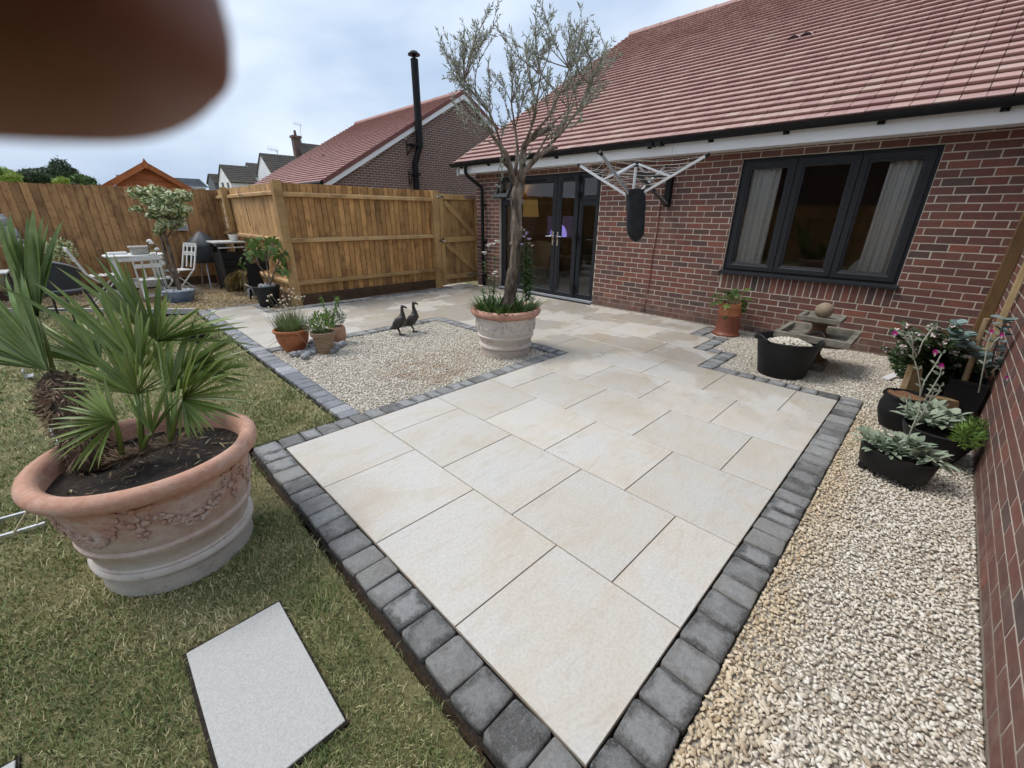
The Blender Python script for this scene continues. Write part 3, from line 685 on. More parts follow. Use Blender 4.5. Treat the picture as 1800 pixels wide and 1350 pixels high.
def stones(name, pts, size, mat, parent=None, label=None, zfun=None, hi_d=2.6, flat=False):
    """pts (n,3): joined stones, finer close to the camera"""
    n = len(pts); d = np.linalg.norm(pts - np.array(CAM_POS), axis=1); VV = []; FF = []; base = 0
    for hi in (True, False):
        sel = np.where((d < hi_d) == hi)[0]; protos = PR_HI if hi else PR_LO
        which = nrg.integers(0, len(protos), len(sel))
        for k, (V, F) in enumerate(protos):
            ids = sel[which == k]; m_ = len(ids)
            if not m_: continue
            sc = (size * np.exp(nrg.normal(0, 0.22, m_)))[:, None] * np.stack([1.1 + .35 * nrg.random(m_), 0.8 + .25 * nrg.random(m_), 0.5 + .25 * nrg.random(m_)], 1)
            az = nrg.random(m_) * 6.283; tx = nrg.normal(0, 0.38, m_); ty = nrg.normal(0, 0.38, m_)
            P = V[None] * sc[:, None]
            c_, s_ = np.cos(tx)[:, None], np.sin(tx)[:, None]; P = np.stack([P[..., 0], P[..., 1] * c_ - P[..., 2] * s_, P[..., 1] * s_ + P[..., 2] * c_], -1)
            c_, s_ = np.cos(ty)[:, None], np.sin(ty)[:, None]; P = np.stack([P[..., 0] * c_ + P[..., 2] * s_, P[..., 1], -P[..., 0] * s_ + P[..., 2] * c_], -1)
            c_, s_ = np.cos(az)[:, None], np.sin(az)[:, None]; P = np.stack([P[..., 0] * c_ - P[..., 1] * s_, P[..., 0] * s_ + P[..., 1] * c_, P[..., 2]], -1)
            P += pts[ids][:, None]
            VV.append(P.reshape(-1, 3)); FF.append((F[None] + (np.arange(m_) * len(V))[:, None, None]).reshape(-1, 3) + base); base += m_ * len(V)
    o = link(name, np_mesh(name, np.concatenate(VV), np.concatenate(FF), mat, not flat), parent)
    return o
def scatter(rects, dens, zlo, zhi, mound=0.0):
    out_ = []
    for (x0, x1, y0, y1) in rects:
        # jittered grid: even cover without visible rows
        s_ = 1 / math.sqrt(dens); nx = max(1, int((x1 - x0) / s_)); ny = max(1, int((y1 - y0) / s_))
        gx, gy = np.meshgrid((np.arange(nx) + .5) / nx, (np.arange(ny) + .5) / ny)
        x = x0 + (gx.ravel() + (nrg.random(nx * ny) - .5) * 1.3 / nx) * (x1 - x0); y = y0 + (gy.ravel() + (nrg.random(nx * ny) - .5) * 1.3 / ny) * (y1 - y0)
        x = np.clip(x, x0 + .008, x1 - .008); y = np.clip(y, y0 + .008, y1 - .008)
        z = zlo + (zhi - zlo) * nrg.random(len(x)) + mound * np.array([mnoise.noise(Vector((a * 2.2, b * 2.2, 1))) for a, b in zip(x, y)])
        out_.append(np.column_stack([x, y, z]))
    return np.concatenate(out_)
G1 = [(0.60, 2.85, 2.56, 4.70)]
G2 = [(-0.35, 3.76, -0.80, -0.16), (3.76, 5.53, -0.80, 1.05), (4.35, 5.53, 1.05, 1.35), (4.95, 5.53, 1.35, 1.65), (5.42, 5.53, 1.65, 3.86), (5.42, 5.53, 6.24, 6.9)]
G3 = [(1.345, 4.62, 6.935, 7.12)]
for nm, rects, lab in (('gravel_square', G1, 'cream chippings in the square bed holding the olive pot'), ('gravel_border', G2, 'cream chippings between the patio kerb and the brick walls'), ('gravel_strip', G3, 'narrow strip of cream chippings along the foot of the fence')):
    sheet(nm + '_bed', rects, -0.027, M_GRAVELBED, None, 0, 'sandy bed under the chippings')
    pts = scatter(rects, 6800 if nm == 'gravel_border' else 5000, -0.024, -0.010, 0.005)
    o = stones(nm, pts, 0.0098 if nm == 'gravel_border' else 0.0108, M_GRAVEL, hi_d=1.95, flat=True); tag(o, lab, 'gravel', kind='stuff')
# seating corner: tan chippings
SEAT = [(-5.0, 1.75, 9.72, 10.88)]
mb = MB(); mb.add([(-2.2, 10.88, -0.03), (-2.2, 10.26, -0.03), (0.45, 7.80, -0.03), (1.75, 7.80, -0.03), (1.75, 10.88, -0.03)], [(0, 1, 2, 3, 4)])
struct(mb.build('seating_area_bed', M_BARK), 'tan gravelled floor of the seating corner')
xy = nrg.random((16000, 2)) * [3.95, 3.1] + [-2.2, 7.8]
xy = xy[xy[:, 1] > 10.30 - (xy[:, 0] + 2.2) * 0.93]
pts = np.column_stack([xy, -0.025 + 0.012 * nrg.random(len(xy))])
tag(stones('tan_gravel', pts, 0.016, M_TANSTONE), 'tan gravel and bark chips covering the seating corner', 'gravel', kind='stuff')
tt = thing('timber_edging', 'pale timber edging board between lawn and seating corner', 'edging board', (-0.9, 9.05, -0.04))
MB().bar((-2.2, 10.22, -0.01), (0.44, 7.77, -0.01), 0.045, 0.08).build('board', M_SLATS, tt)

# ================================================================== THE HOUSE
HX = 5.53
house = thing('brick_house', 'red brick bungalow with clay tiled roof and anthracite windows behind the patio', 'house', (HX, 3, 0))
# wall core (mortar) with openings for window and doors
WIN = (-0.02, 1.80, 0.75, 2.10); DOOR = (3.87, 6.22, 0.0, 2.10)
def wall_panels(mb, axis, plane, depth, u0, u1, z0, z1, holes):
    us = sorted({u0, u1, *[h for q in holes for h in q[:2]]}); zs = sorted({z0, z1, *[h for q in holes for h in q[2:]]})
    for a, b in zip(us, us[1:]):
        for c_, d_ in zip(zs, zs[1:]):
            m_ = ((a + b) / 2, (c_ + d_) / 2)
            if any(q[0] < m_[0] < q[1] and q[2] < m_[1] < q[3] for q in holes): continue
            if axis == 'x': mb.box(plane, plane + depth, a, b, c_, d_)
            else: mb.box(a, b, plane - depth, plane, c_, d_)
mb = MB(); wall_panels(mb, 'x', HX + 0.0012, 0.2, -0.80, 6.92, -0.1, 2.36, [WIN, DOOR])
mb.box(HX + 0.0012 + 0.2, HX + 11.5, 6.72, 6.92, -0.1, 2.36)   # end wall by the gate
mb.build('wall', M_MORTAR, house)
# gable end triangle
mb = MB(); mb.add([(HX + 0.01, 6.915, 2.36), (16.9, 6.915, 2.36), (11.2, 6.915, 5.6), (HX + 0.01, 6.7, 2.36), (16.9, 6.7, 2.36), (11.2, 6.7, 5.6)], [(0, 1, 2), (5, 4, 3), (0, 2, 5, 3), (1, 4, 5, 2)])
mb.build('gable', M_MORTAR, house)

bm = bmesh.new(); bmesh.ops.create_cube(bm, size=1.0); bmesh.ops.bevel(bm, geom=bm.edges[:], offset=0.03, segments=1, affect='EDGES')
BRICKME = bpy.data.meshes.new('brick'); bm.to_mesh(BRICKME); bm.free()
BRICKV = np.array([tuple(v.co) for v in BRICKME.vertices]); BRICKF = [tuple(p.vertices) for p in BRICKME.polygons]
BRICKME.materials.append(M_BRICK)
def brick_cells(u0, u1, z0, z1, holes, phase=0.0, soldiers=None):
    """cells (ua,ub,za,zb) of a stretcher bond, cut by holes"""
    out_ = []; k = math.floor(z0 / 0.075)
    while k * 0.075 < z1:
        za, zb = k * 0.075 + 0.005, (k + 1) * 0.075 - 0.005
        za_, zb_ = max(za, z0), min(zb, z1)
        segs = [(u0, u1)]
        for h in holes:
            if h[2] < zb_ - 0.004 and h[3] > za_ + 0.004:
                segs = [s_ for (a, b) in segs for s_ in ((a, min(b, h[0])), (max(a, h[1]), b)) if s_[1] - s_[0] > 0.01]
        off = phase + (0.1125 if k % 2 else 0)
        for (a, b) in segs:
            j = math.floor((a - off) / 0.225)
            while off + j * 0.225 < b:
                ua, ub = max(a, off + j * 0.225 + 0.005), min(b, off + (j + 1) * 0.225 - 0.005)
                if ub - ua > 0.02 and zb_ - za_ > 0.015: out_.append((ua, ub, za_, zb_))
                j += 1
        k += 1
    return out_
def lay_bricks(cells, parent, place, me, mat, maxn=300, proud=0.0045, depth=0.03):
    """place(u,z)->(centre, axis) ; the largest in view as parts, the rest as one part"""
    def score(c_):
        p, _ = place((c_[0] + c_[1]) / 2, (c_[2] + c_[3]) / 2); q = pj(p)
        if q is None or not (-5 < q[0] < 1805 and -5 < q[1] < 1355): return 1e3 + (q[2] if q else 50)
        return q[2] - (c_[1] - c_[0])
    cells = sorted(cells, key=score); V = []; F = []; n = 0
    for i, c_ in enumerate(cells):
        p, ax = place((c_[0] + c_[1]) / 2, (c_[2] + c_[3]) / 2)
        sc = (depth, c_[1] - c_[0], c_[3] - c_[2]) if ax == 'x' else (c_[1] - c_[0], depth, c_[3] - c_[2])
        jit = rng.uniform(-0.0012, 0.0012)
        if i < maxn and score(c_) < 900:
            o = link('brick', me); attach(o, parent); o.location = p + (Vector((jit, 0, 0)) if ax == 'x' else Vector((0, jit, 0))); o.scale = sc
        else:
            V.append(BRICKV * np.array(sc) + np.array(p)); F.extend([tuple(a + n for a in f) for f in BRICKF]); n += len(BRICKV)
    if V:
        me2 = bpy.data.meshes.new('brickwork'); me2.from_pydata(np.concatenate(V).tolist(), [], F); me2.update(); me2.materials.append(mat)
        o = link('brickwork', me2, parent); o['kind'] = 'stuff'
cells = brick_cells(-0.795, 6.918, 0.0, 2.30, [(WIN[0] - 0.004, WIN[1] + 0.004, 0.525, WIN[3] + 0.003), (DOOR[0] - 0.004, DOOR[1] + 0.004, -1, DOOR[3] + 0.003)], 0.03)
yy = WIN[0] + 0.004
while yy < WIN[1] - 0.06:
    cells.append((yy, yy + 0.065, 0.53, 0.742)); yy += 0.0752
lay_bricks(cells, house, lambda u_, z: (Vector((HX + 0.015 - 0.0005, u_, z)), 'x'), BRICKME, M_BRICK)
# end wall bricks (seen beside the gate) and the gable above the roof verge
cells = brick_cells(HX + 0.01, 16.5, 0.0, 2.36, [], 0.0)
lay_bricks(cells, house, lambda u_, z: (Vector((u_, 6.92 - 0.0105, z)), 'y'), BRICKME, M_BRICK, 0)
cells = [c_ for c_ in brick_cells(HX + 0.3, 16.0, 2.36, 5.4, [], 0.0) if c_[3] < 2.36 + (min(c_[0] - 5.6, 16.8 - c_[1])) * 0.575]
lay_bricks(cells, house, lambda u_, z: (Vector((u_, 6.92 - 0.0155, z)), 'y'), BRICKME, M_BRICK, 0)

# ------------------------------------------------------------------ roof
SL = 0.578; CS = math.hypot(1, SL); TX = Vector((1 / CS, 0, SL / CS)); TN = Vector((-SL / CS, 0, 1 / CS))
RX0, RZ0, RY0, RY1, RX1 = 5.24, 2.36, -3.2, 7.24, 11.32
roof = MB().add([(RX0 + .05, RY0, RZ0 - .02), (RX0 + .05, RY1 - .03, RZ0 - .02), (RX1, RY1 - .03, RZ0 - .02 + SL * (RX1 - RX0 - .05)), (RX1, RY0, RZ0 - .02 + SL * (RX1 - RX0 - .05)),
                 (RX1 * 2 - RX0, RY1 - .03, RZ0 - .02), (RX1 * 2 - RX0, RY0, RZ0 - .02)], [(0, 3, 2, 1), (3, 5, 4, 2)]).build('roof', M_ROOFUNDER, house)
TW, TG = 0.33, 0.187
def roof_tile_mesh(mat):
    """flat interlocking tile with a false joint: local x up slope, y along, z normal"""
    mb = MB(); w2 = TW / 2 - 0.004; ln = TG + 0.05; th = 0.040
    for (a, b) in ((-w2, -0.0025), (0.0025, w2)):
        # nose undercut so that each course throws its own dark line
        mb.add([(0, a, 0.006 + th), (0, b, 0.006 + th), (ln, b, 0.004), (ln, a, 0.004), (0.022, a, 0.002), (0.022, b, 0.002), (0.006, a, 0.006 + th + .002), (0.006, b, 0.006 + th + .002), (0.001, a, th - .006), (0.001, b, th - .006)],
               [(6, 7, 2, 3), (0, 1, 7, 6), (8, 9, 1, 0), (4, 5, 9, 8), (4, 8, 0, 6, 3), (5, 2, 7, 1, 9)])
    mb.add([(0.004, -0.0022, 0.018), (0.004, 0.0022, 0.018), (ln, 0.0022, 0.002), (ln, -0.0022, 0.002)], [(0, 1, 2, 3)])
    return mb.mesh('roof_tile', mat)
TILE = roof_tile_mesh(M_ROOF)
TV = np.array([tuple(v.co) for v in TILE.vertices]); TF = [tuple(p.vertices) for p in TILE.polygons]
def lay_tiles(roof_o, mat, me, x0, z0, y0, y1, ncourse, maxn, skip=None, stagger=0.5):
    Mr = Matrix((TX, Vector((0, 1, 0)), TN)).transposed(); lst = []
    for k in range(ncourse):
        p0 = Vector((x0, 0, z0)) + TX * (k * TG)
        yy = y1 - (TW / 2 if k % 2 == 0 else TW * (1 - stagger) - 0.0) ; 
        yy = y1 - TW / 2 - (0 if k % 2 == 0 else TW * 0.5)
        if k % 2: lst.append((p0 + Vector((0, y1 - TW * 0.25, 0)), 0.5))
        while yy > y0 + TW / 2:
            lst.append((p0 + Vector((0, yy, 0)), 1.0)); yy -= TW
    def score(it):
        q = pj(it[0]); 
        return (q[2] if q and -20 < q[0] < 1820 and -20 < q[1] < 1370 else 1e3)
    lst.sort(key=score); V = []; F = []; n = 0
    for i, (p, wd) in enumerate(lst):
        if skip and skip(p): continue
        p = p + TN * rng.uniform(-0.0012, 0.0016)
        if i < maxn and score((p, wd)) < 900:
            o = link('roof_tile', me); attach(o, roof_o); M4 = Mr.to_4x4() @ Matrix.Diagonal((1, wd, 1, 1)); M4.translation = p
            l_, q_, s_ = M4.decompose(); o.location = p; o.rotation_euler = q_.to_euler(); o.scale = (1, wd, 1)
        else:
            A = TV * np.array([1, wd, 1]); V.append(A @ np.array(Mr).T + np.array(p)); F.extend([tuple(a + n for a in f) for f in TF]); n += len(TV)
    if V:
        me2 = bpy.data.meshes.new('roof_tiling'); me2.from_pydata(np.concatenate(V).tolist(), [], F); me2.update(); me2.materials.append(mat)
        o = link('roof_tiling', me2, roof_o); o['kind'] = 'stuff'
NC = int((RX1 - RX0) * CS / TG) + 1
lay_tiles(roof, M_ROOF, TILE, RX0 - 0.02, RZ0 + 0.005, RY0, RY1, NC, 300)
# ridge tiles
for k in range(24):
    y0 = RY1 - 0.45 * (k + 1); mb = MB(); n = 10; vs = []
    for yy in (y0 + 0.006, y0 + 0.45):
        for j in range(n + 1):
            a = math.pi * (0.06 + 0.88 * j / n); rr = 0.125 if yy > y0 + 0.1 else 0.132
            vs.append((RX1 + math.cos(a) * rr * 1.05, yy, RZ0 + SL * (RX1 - RX0) - 0.03 + math.sin(a) * rr))
    mb.add(vs, [(j, j + 1, n + 2 + j, n + 1 + j) for j in range(n)] + [tuple(range(n + 1)), tuple(range(2 * n + 1, n, -1))])
    mb.build('ridge_tile', M_ROOF, roof, True, 40)
# roof vents: pairs of small hooded tiles
for (yv0, xv) in ((1.98, 7.92), (0.05, 7.92)):
    for q in range(2):
        yc = yv0 + 0.08 + q * 0.165; p = Vector((xv, yc, RZ0 + SL * (xv - RX0) + 0.035)); mb = MB(); n = 8; vs = []
        for (s_, hh) in ((-0.02, 0.055), (0.16, 0.0)):
            for j in range(n + 1):
                a = math.pi * j / n; vs.append(p + TX * s_ + Vector((0, math.cos(a) * 0.078, 0)) + TN * (math.sin(a) * hh + 0.002))
        mb.add(vs, [(j, j + 1, n + 2 + j, n + 1 + j) for j in range(n)]); mb.build('roof_vent', M_ROOF, roof, True)
        mb = MB(); vs = [p + TX * -0.012 + Vector((0, math.cos(math.pi * j / n) * 0.072, 0)) + TN * (math.sin(math.pi * j / n) * 0.05) for j in range(n + 1)]
        mb.add(vs, [tuple(range(n + 1))]); mb.build('vent_mouth', M_ROOFUNDER, roof)
# verge trim at the left end of the roof
mb = MB()
a = Vector((RX0 - 0.02, RY1 + 0.004, RZ0 + 0.0)); b = a + TX * (RX1 - RX0) * CS
mb.add([a - TN * 0.05, a + TN * 0.035, b + TN * 0.035, b - TN * 0.05] + [q + Vector((0, -0.03, 0)) for q in (a - TN * 0.05, a + TN * 0.035, b + TN * 0.035, b - TN * 0.05)], [(0, 3, 2, 1), (4, 5, 6, 7), (0, 1, 5, 4), (2, 3, 7, 6), (1, 2, 6, 5), (0, 4, 7, 3)])
mb.build('verge_trim', M_ROOF, roof)
mb = MB(); a = Vector((RX0 + 0.04, RY1 - 0.02, RZ0 - 0.06)); b = a + TX * (RX1 - RX0 - 0.05) * CS
mb.add([a - Vector((0, 0, .14)), a, b, b - Vector((0, 0, .14))] + [q + Vector((0, -0.02, 0)) for q in (a - Vector((0, 0, .14)), a, b, b - Vector((0, 0, .14)))], [(0, 3, 2, 1), (4, 5, 6, 7), (0, 1, 5, 4), (1, 2, 6, 5), (0, 4, 7, 3)])
mb.build('bargeboard', M_WHITE, roof)
# fascia in lengths, soffit, gutter, brackets, downpipe
FX = 5.275
for (a, b) in ((2.62, 7.12), (-2.4, 2.615)):
    MB().box(FX, FX + 0.02, a, b, 2.188, 2.335).build('fascia', M_WHITE, house)
MB().box(FX + 0.0205, HX + 0.05, -2.4, 7.1, 2.1925, 2.203).build('soffit', M_WHITE, house)
mb = MB(); n = 10; vs = []
for yy in (-2.4, 7.30):
    for j in range(n + 1):
        a = math.pi * j / n; vs.append((5.215 - math.cos(a) * 0.056, yy, 2.372 - math.sin(a) * 0.062))
    for j in range(n, -1, -1):
        a = math.pi * j / n; vs.append((5.215 - math.cos(a) * 0.052, yy, 2.372 - math.sin(a) * 0.058))
k = 2 * n + 2
mb.add(vs, [(j, (j + 1) % k, k + (j + 1) % k, k + j) for j in range(k)] + [tuple(range(k - 1, -1, -1)), tuple(range(k, 2 * k))])
# stop end
mb.add([(5.215 - math.cos(math.pi * j / n) * 0.06, 7.304, 2.376 - math.sin(math.pi * j / n) * 0.066) for j in range(n + 1)], [tuple(range(n + 1))])
mb.build('gutter', M_BLACKPL, house, True, 40)
for yy in [7.05 - 0.82 * k for k in range(10)]:
    mb = MB(); n = 8; vs = []
    for y_ in (yy - 0.022, yy + 0.022):
        vs += [(5.215 - math.cos(math.pi * j / n) * 0.060, y_, 2.374 - math.sin(math.pi * j / n) * 0.067) for j in range(n + 1)]
    mb.add(vs, [(j, j + 1, n + 2 + j, n + 1 + j) for j in range(n)]); mb.box(5.262, 5.2745, yy - 0.03, yy + 0.03, 2.285, 2.36); mb.box(5.232, 5.268, yy - 0.012, yy + 0.012, 2.288, 2.315)
    mb.build('gutter_bracket', M_BLACKPL, house)
for yy in (2.90, 2.78):
    mb = MB().box(5.150, 5.272, yy - 0.04, yy + 0.04, 2.298, 2.345); mb.build('gutter_union', M_BLACKPL, house)
pipe = MB().tube([(5.215, 6.86, 2.34), (5.215, 6.86, 2.20), (5.25, 6.84, 2.14), (5.40, 6.70, 1.99), (5.452, 6.655, 1.93), (5.455, 6.65, 1.86), (5.455, 6.65, 0.0)], [0.036, 0.034, 0.034, 0.034, 0.034, 0.034, 0.034], 12).build('downpipe', M_BLACKPL, house, True, 50)
for z in (1.62, 0.9, 0.22):
    MB().tube([(5.455, 6.65, z - .02), (5.455, 6.65, z + .02)], 0.041, 12).box(5.47, 5.532, 6.60, 6.70, z - .015, z + .015).build('pipe_clip', M_BLACKPL, pipe)

# ------------------------------------------------------------------ window
def frame_ring(mb, x0, x1, u0, u1, z0, z1, t_):
    mb.box(x0, x1, u0, u1, z0, z0 + t_); mb.box(x0, x1, u0, u1, z1 - t_, z1)
    mb.box(x0, x1, u0, u0 + t_, z0 + t_, z1 - t_); mb.box(x0, x1, u1 - t_, u1, z0 + t_, z1 - t_)
def sash(parent, name, x0, u0, u1, z0, z1, t_, d=0.055, glass=True):
    """mitred frame with a sloped bead"""
    mb = MB()
    o_ = [(u0, z0), (u1, z0), (u1, z1), (u0, z1)]
    def ring(ins, x): return [(x, u0 + ins, z0 + ins), (x, u1 - ins, z0 + ins), (x, u1 - ins, z1 - ins), (x, u0 + ins, z1 - ins)]
    R_ = [ring(0, x0 + d), ring(0, x0 + 0.004), ring(0.004, x0), ring(t_ * 0.62, x0), ring(t_ * 0.72, x0 + 0.008), ring(t_ * 0.95, x0 + 0.014), ring(t_, x0 + 0.018), ring(t_, x0 + d)]
    vs = [v for r_ in R_ for v in r_]; fs = []
    for i in range(len(R_) - 1):
        for j in range(4):
            fs.append((i * 4 + j, i * 4 + (j + 1) % 4, (i + 1) * 4 + (j + 1) % 4, (i + 1) * 4 + j))
    mb.add(vs, fs); o = mb.build(name, M_ANTH, parent)
    if glass:
        MB().add([(x0 + 0.022, u0 + t_ - .003, z0 + t_ - .003), (x0 + 0.022, u1 - t_ + .003, z0 + t_ - .003), (x0 + 0.022, u1 - t_ + .003, z1 - t_ + .003), (x0 + 0.022, u0 + t_ - .003, z1 - t_ + .003)], [(0, 3, 2, 1)]).build('pane', M_GLASS, o)
    return o
WX = 5.565
mb = MB(); frame_ring(mb, WX, WX + 0.07, WIN[0], WIN[1], WIN[2], WIN[3], 0.045)
mb.box(WX, WX + 0.07, 1.178, 1.218, 0.795, 2.065); mb.box(WX, WX + 0.07, 0.577, 0.617, 0.795, 2.065)
win = mb.build('window', M_ANTH, house)
for (a, b) in ((1.20, 1.765), (0.60, 1.195), (0.015, 0.595)):
    sash(win, 'sash', WX - 0.022, a, b, 0.787, 2.068, 0.088)
mb = MB(); mb.add([(HX - 0.05, -0.045, 0.722), (HX - 0.05, 1.83, 0.722), (HX - 0.05, 1.83, 0.746), (HX - 0.05, -0.045, 0.746), (WX + .02, -0.045, 0.722), (WX + .02, 1.83, 0.722), (WX + .02, 1.83, 0.778), (WX + .02, -0.045, 0.778)],
                  [(0, 3, 2, 1), (3, 7, 6, 2), (0, 1, 5, 4), (0, 4, 7, 3), (1, 2, 6, 5)]); mb.build('sill', M_ANTH, win)
# ------------------------------------------------------------------ french doors
DX = 5.585
mb = MB(); frame_ring(mb, DX, DX + 0.07, DOOR[0], DOOR[1], 0.035, DOOR[3], 0.055)
mb.box(DX, DX + .07, 4.285, 4.335, 0.09, 2.075); mb.box(DX, DX + .07, 5.735, 5.785, 0.09, 2.075)
mb.box(DX, DX + .07, 3.925, 4.285, 1.64, 1.70); mb.box(DX, DX + .07, 5.785, 6.165, 1.64, 1.70)
door = mb.build('door_frame', M_ANTH, house)
sash(door, 'top_light', DX - 0.020, 3.905, 4.30, 1.675, 2.075, 0.072)
sash(door, 'side_light', DX - 0.008, 3.91, 4.30, 0.075, 1.655, 0.072)
sash(door, 'side_light', DX - 0.008, 5.77, 6.18, 0.075, 1.655, 0.072)
lr = sash(door, 'door_leaf', DX - 0.028, 4.312, 4.778, 0.05, 2.062, 0.100)
ll = sash(door, 'door_leaf', DX - 0.028, 4.784, 5.755, 0.05, 2.062, 0.105)
for (pa, y0, y1) in ((lr, 4.44, 4.64), (ll, 5.05, 5.55)):
    MB().bbox(DX - 0.048, DX - 0.027, y0, y1, 2.000, 2.024, 0.006).build('trickle_vent', M_BLACKPL, pa)
for (pa, yc, s_) in ((lr, 4.728, -1), (ll, 4.836, 1)):
    mb = MB().bbox(DX - 0.040, DX - 0.027, yc - 0.016, yc + 0.016, 0.92, 1.16, 0.004); mb.tube([(DX - 0.04, yc, 1.085), (DX - 0.075, yc, 1.085), (DX - 0.08, yc + s_ * 0.015, 1.085), (DX - 0.08, yc + s_ * 0.125, 1.082)], [0.010, 0.010, 0.010, 0.008], 8)
    mb.tube([(DX - 0.03, yc, 0.99), (DX - 0.05, yc, 0.99)], 0.009, 8); mb.build('door_handle', M_CHROME, pa, True, 40)
for z in (0.22, 1.08, 1.75, 1.98):
    MB().bbox(DX - 0.058, DX - 0.024, 4.265, 4.335, z - 0.045, z + 0.045, 0.006).tube([(DX - 0.055, 4.298, z - 0.055), (DX - 0.055, 4.298, z + 0.055)], 0.013, 8).build('hinge', M_BLACKPL, door)
MB().box(5.49, DX + 0.08, 3.865, 6.225, 0.004, 0.034).build('threshold', M_GREYSILL, door)
# top light over the left side light, swung open at the bottom
P0 = Vector((DX - 0.02, 5.975, 2.07)); ang = R(33)
tl = MB(); w_, h_ = 0.40, 0.42
def tp(u_, v, o_): return P0 + Vector((-math.sin(ang) * v - math.cos(ang) * o_, u_, -math.cos(ang) * v + math.sin(ang) * o_))
for (a, b, c_, d_) in ((-w_ / 2, w_ / 2, 0, .07), (-w_ / 2, w_ / 2, h_ - .07, h_), (-w_ / 2, -w_ / 2 + .07, .07, h_ - .07), (w_ / 2 - .07, w_ / 2, .07, h_ - .07)):
    tl.add([tp(u_, v, o_) for o_ in (0, 0.05) for (u_, v) in ((a, c_), (b, c_), (b, d_), (a, d_))], [(0, 1, 2, 3), (7, 6, 5, 4), (0, 4, 5, 1), (1, 5, 6, 2), (2, 6, 7, 3), (3, 7, 4, 0)])
tlo = tl.build('top_light', M_ANTH, door)
MB().add([tp(u_, v, 0.025) for (u_, v) in ((-w_ / 2 + .06, .06), (w_ / 2 - .06, .06), (w_ / 2 - .06, h_ - .06), (-w_ / 2 + .06, h_ - .06))], [(0, 1, 2, 3)]).build('pane', M_GLASS, tlo)
MB().bar(tp(-0.18, h_ - 0.05, 0), (DX, 5.80, 1.72), 0.012, 0.008).build('stay', M_CHROME, tlo)

# ------------------------------------------------------------------ rooms behind the glass
def room(y0, y1, depth, name):
    mb = MB(); x0, x1, z1 = HX + 0.206, HX + depth, 2.35
    vs = [(x, y, z) for z in (0.0, z1) for y in (y0, y1) for x in (x0, x1)]
    mb.add(vs, [(4, 6, 7, 5), (1, 5, 7, 3), (0, 4, 5, 1), (2, 3, 7, 6)]); o = mb.build(name, M_ROOM, house)
    MB().add([(x0 - .12, y0, 0.02), (x1, y0, 0.02), (x1, y1, 0.02), (x0 - .12, y1, 0.02)], [(0, 1, 2, 3)]).build('carpet', M_ROOMFLOOR, o)
room(3.2, 6.7, 4.2, 'sitting_room'); room(-0.7, 2.9, 3.6, 'bedroom')
def curtain(label, y0, y1, x, z0, z1, folds, taper=0.0):
    n = 60; vs = []
    zs = [z1 - (z1 - z0) * k / 5 for k in range(6)]
    for z in zs:
        f = (z1 - z) / (z1 - z0)
        for j in range(n + 1):
            s_ = j / n; w_ = 1 - taper * f
            vs.append((x + 0.028 * math.sin(s_ * folds * 2 * math.pi + 0.5 * math.sin(z * 2)) + 0.01 * math.sin(s_ * 23), y0 + (y1 - y0) * s_ * w_, z))
    fs = [(k * (n + 1) + j, k * (n + 1) + j + 1, (k + 1) * (n + 1) + j + 1, (k + 1) * (n + 1) + j) for k in range(5) for j in range(n)]
    o = MB().add(vs, fs).build('curtain', M_CURTAIN, None, True); tag(o, label, 'curtain', 'curtains inside the house')
curtain('cream curtain gathered at the left of the three pane window', 1.78, 1.36, HX + 0.115, 0.60, 2.20, 6, 0.05)
curtain('cream curtain gathered at the right of the three pane window', -0.02, 0.36, HX + 0.115, 0.60, 2.20, 6, -0.05)
curtain('pale curtain behind the right hand side light of the doors', 3.90, 4.05, HX + 0.24, 0.05, 2.15, 3, 0)
curtain('pale curtain behind the side light left of the olive trunk', 6.25, 5.85, HX + 0.24, 0.05, 2.15, 5, 0)
# sitting room furniture
_d = CF + CR * ((945 - 900) / FPX) - CU * ((487 - 675) / FPX); _p = CAM_POS + _d * ((0.05 - CAM_POS.z) / _d.z) if False else CAM_POS + _d * ((6.55 - CAM_POS.x) / _d.x)
ac = thing('armchair', 'cream tub armchair seen through the left door pane', 'armchair', (6.55, _p.y, 0.02), R(215))
mb = MB(); prof = [(0.0, 0.38), (0.30, 0.38), (0.33, 0.34), (0.33, 0.16), (0.30, 0.12), (0, 0.12)]
mb.lathe(prof[::-1], 20, (0, 0, 0)); mb.build('seat', M_CREAM, ac, True, 50, world=False)
mb = MB(); vs = []; n = 18
for j in range(n + 1):
    a = R(-125 + 250 * j / n); hh = 0.62 + 0.26 * math.cos(a * 0.72)
    for (rr, z) in ((0.30, 0.14), (0.31, hh - 0.03), (0.345, hh), (0.385, hh - 0.03), (0.37, 0.14)): vs.append((-rr * math.cos(a), rr * math.sin(a), z))
mb.add(vs, [(j * 5 + q, j * 5 + q + 1, j * 5 + q + 6, j * 5 + q + 5) for j in range(n) for q in range(4)]); mb.build('backrest', M_CREAM, ac, True, 60, world=False)
for sx_, sy_ in ((-1, -1), (1, -1), (1, 1), (-1, 1)): MB().tube([(sx_ * .2, sy_ * .2, 0), (sx_ * .18, sy_ * .18, .13)], [.014, .02], 8).build('leg', M_TWIG, ac, world=False)
lm_ = thing('floor_lamp', 'floor lamp with glowing amber drum shade inside the left door pane', 'lamp', (6.62, 6.42, 0.02))
t = NT('amber_lamp_shade'); t.set((0.26, 0.15, 0.05), 0.9); t.p.inputs['Emission Color'].default_value = (1.0, 0.62, 0.20, 1); t.p.inputs['Emission Strength'].default_value = 0.06; M_SHADE = t.m
MB().lathe([(0.17, 1.38), (0.21, 1.38), (0.17, 1.72), (0.165, 1.72), (0.205, 1.385)], 24).build('lamp_shade', M_SHADE, lm_, True, 40, world=False)
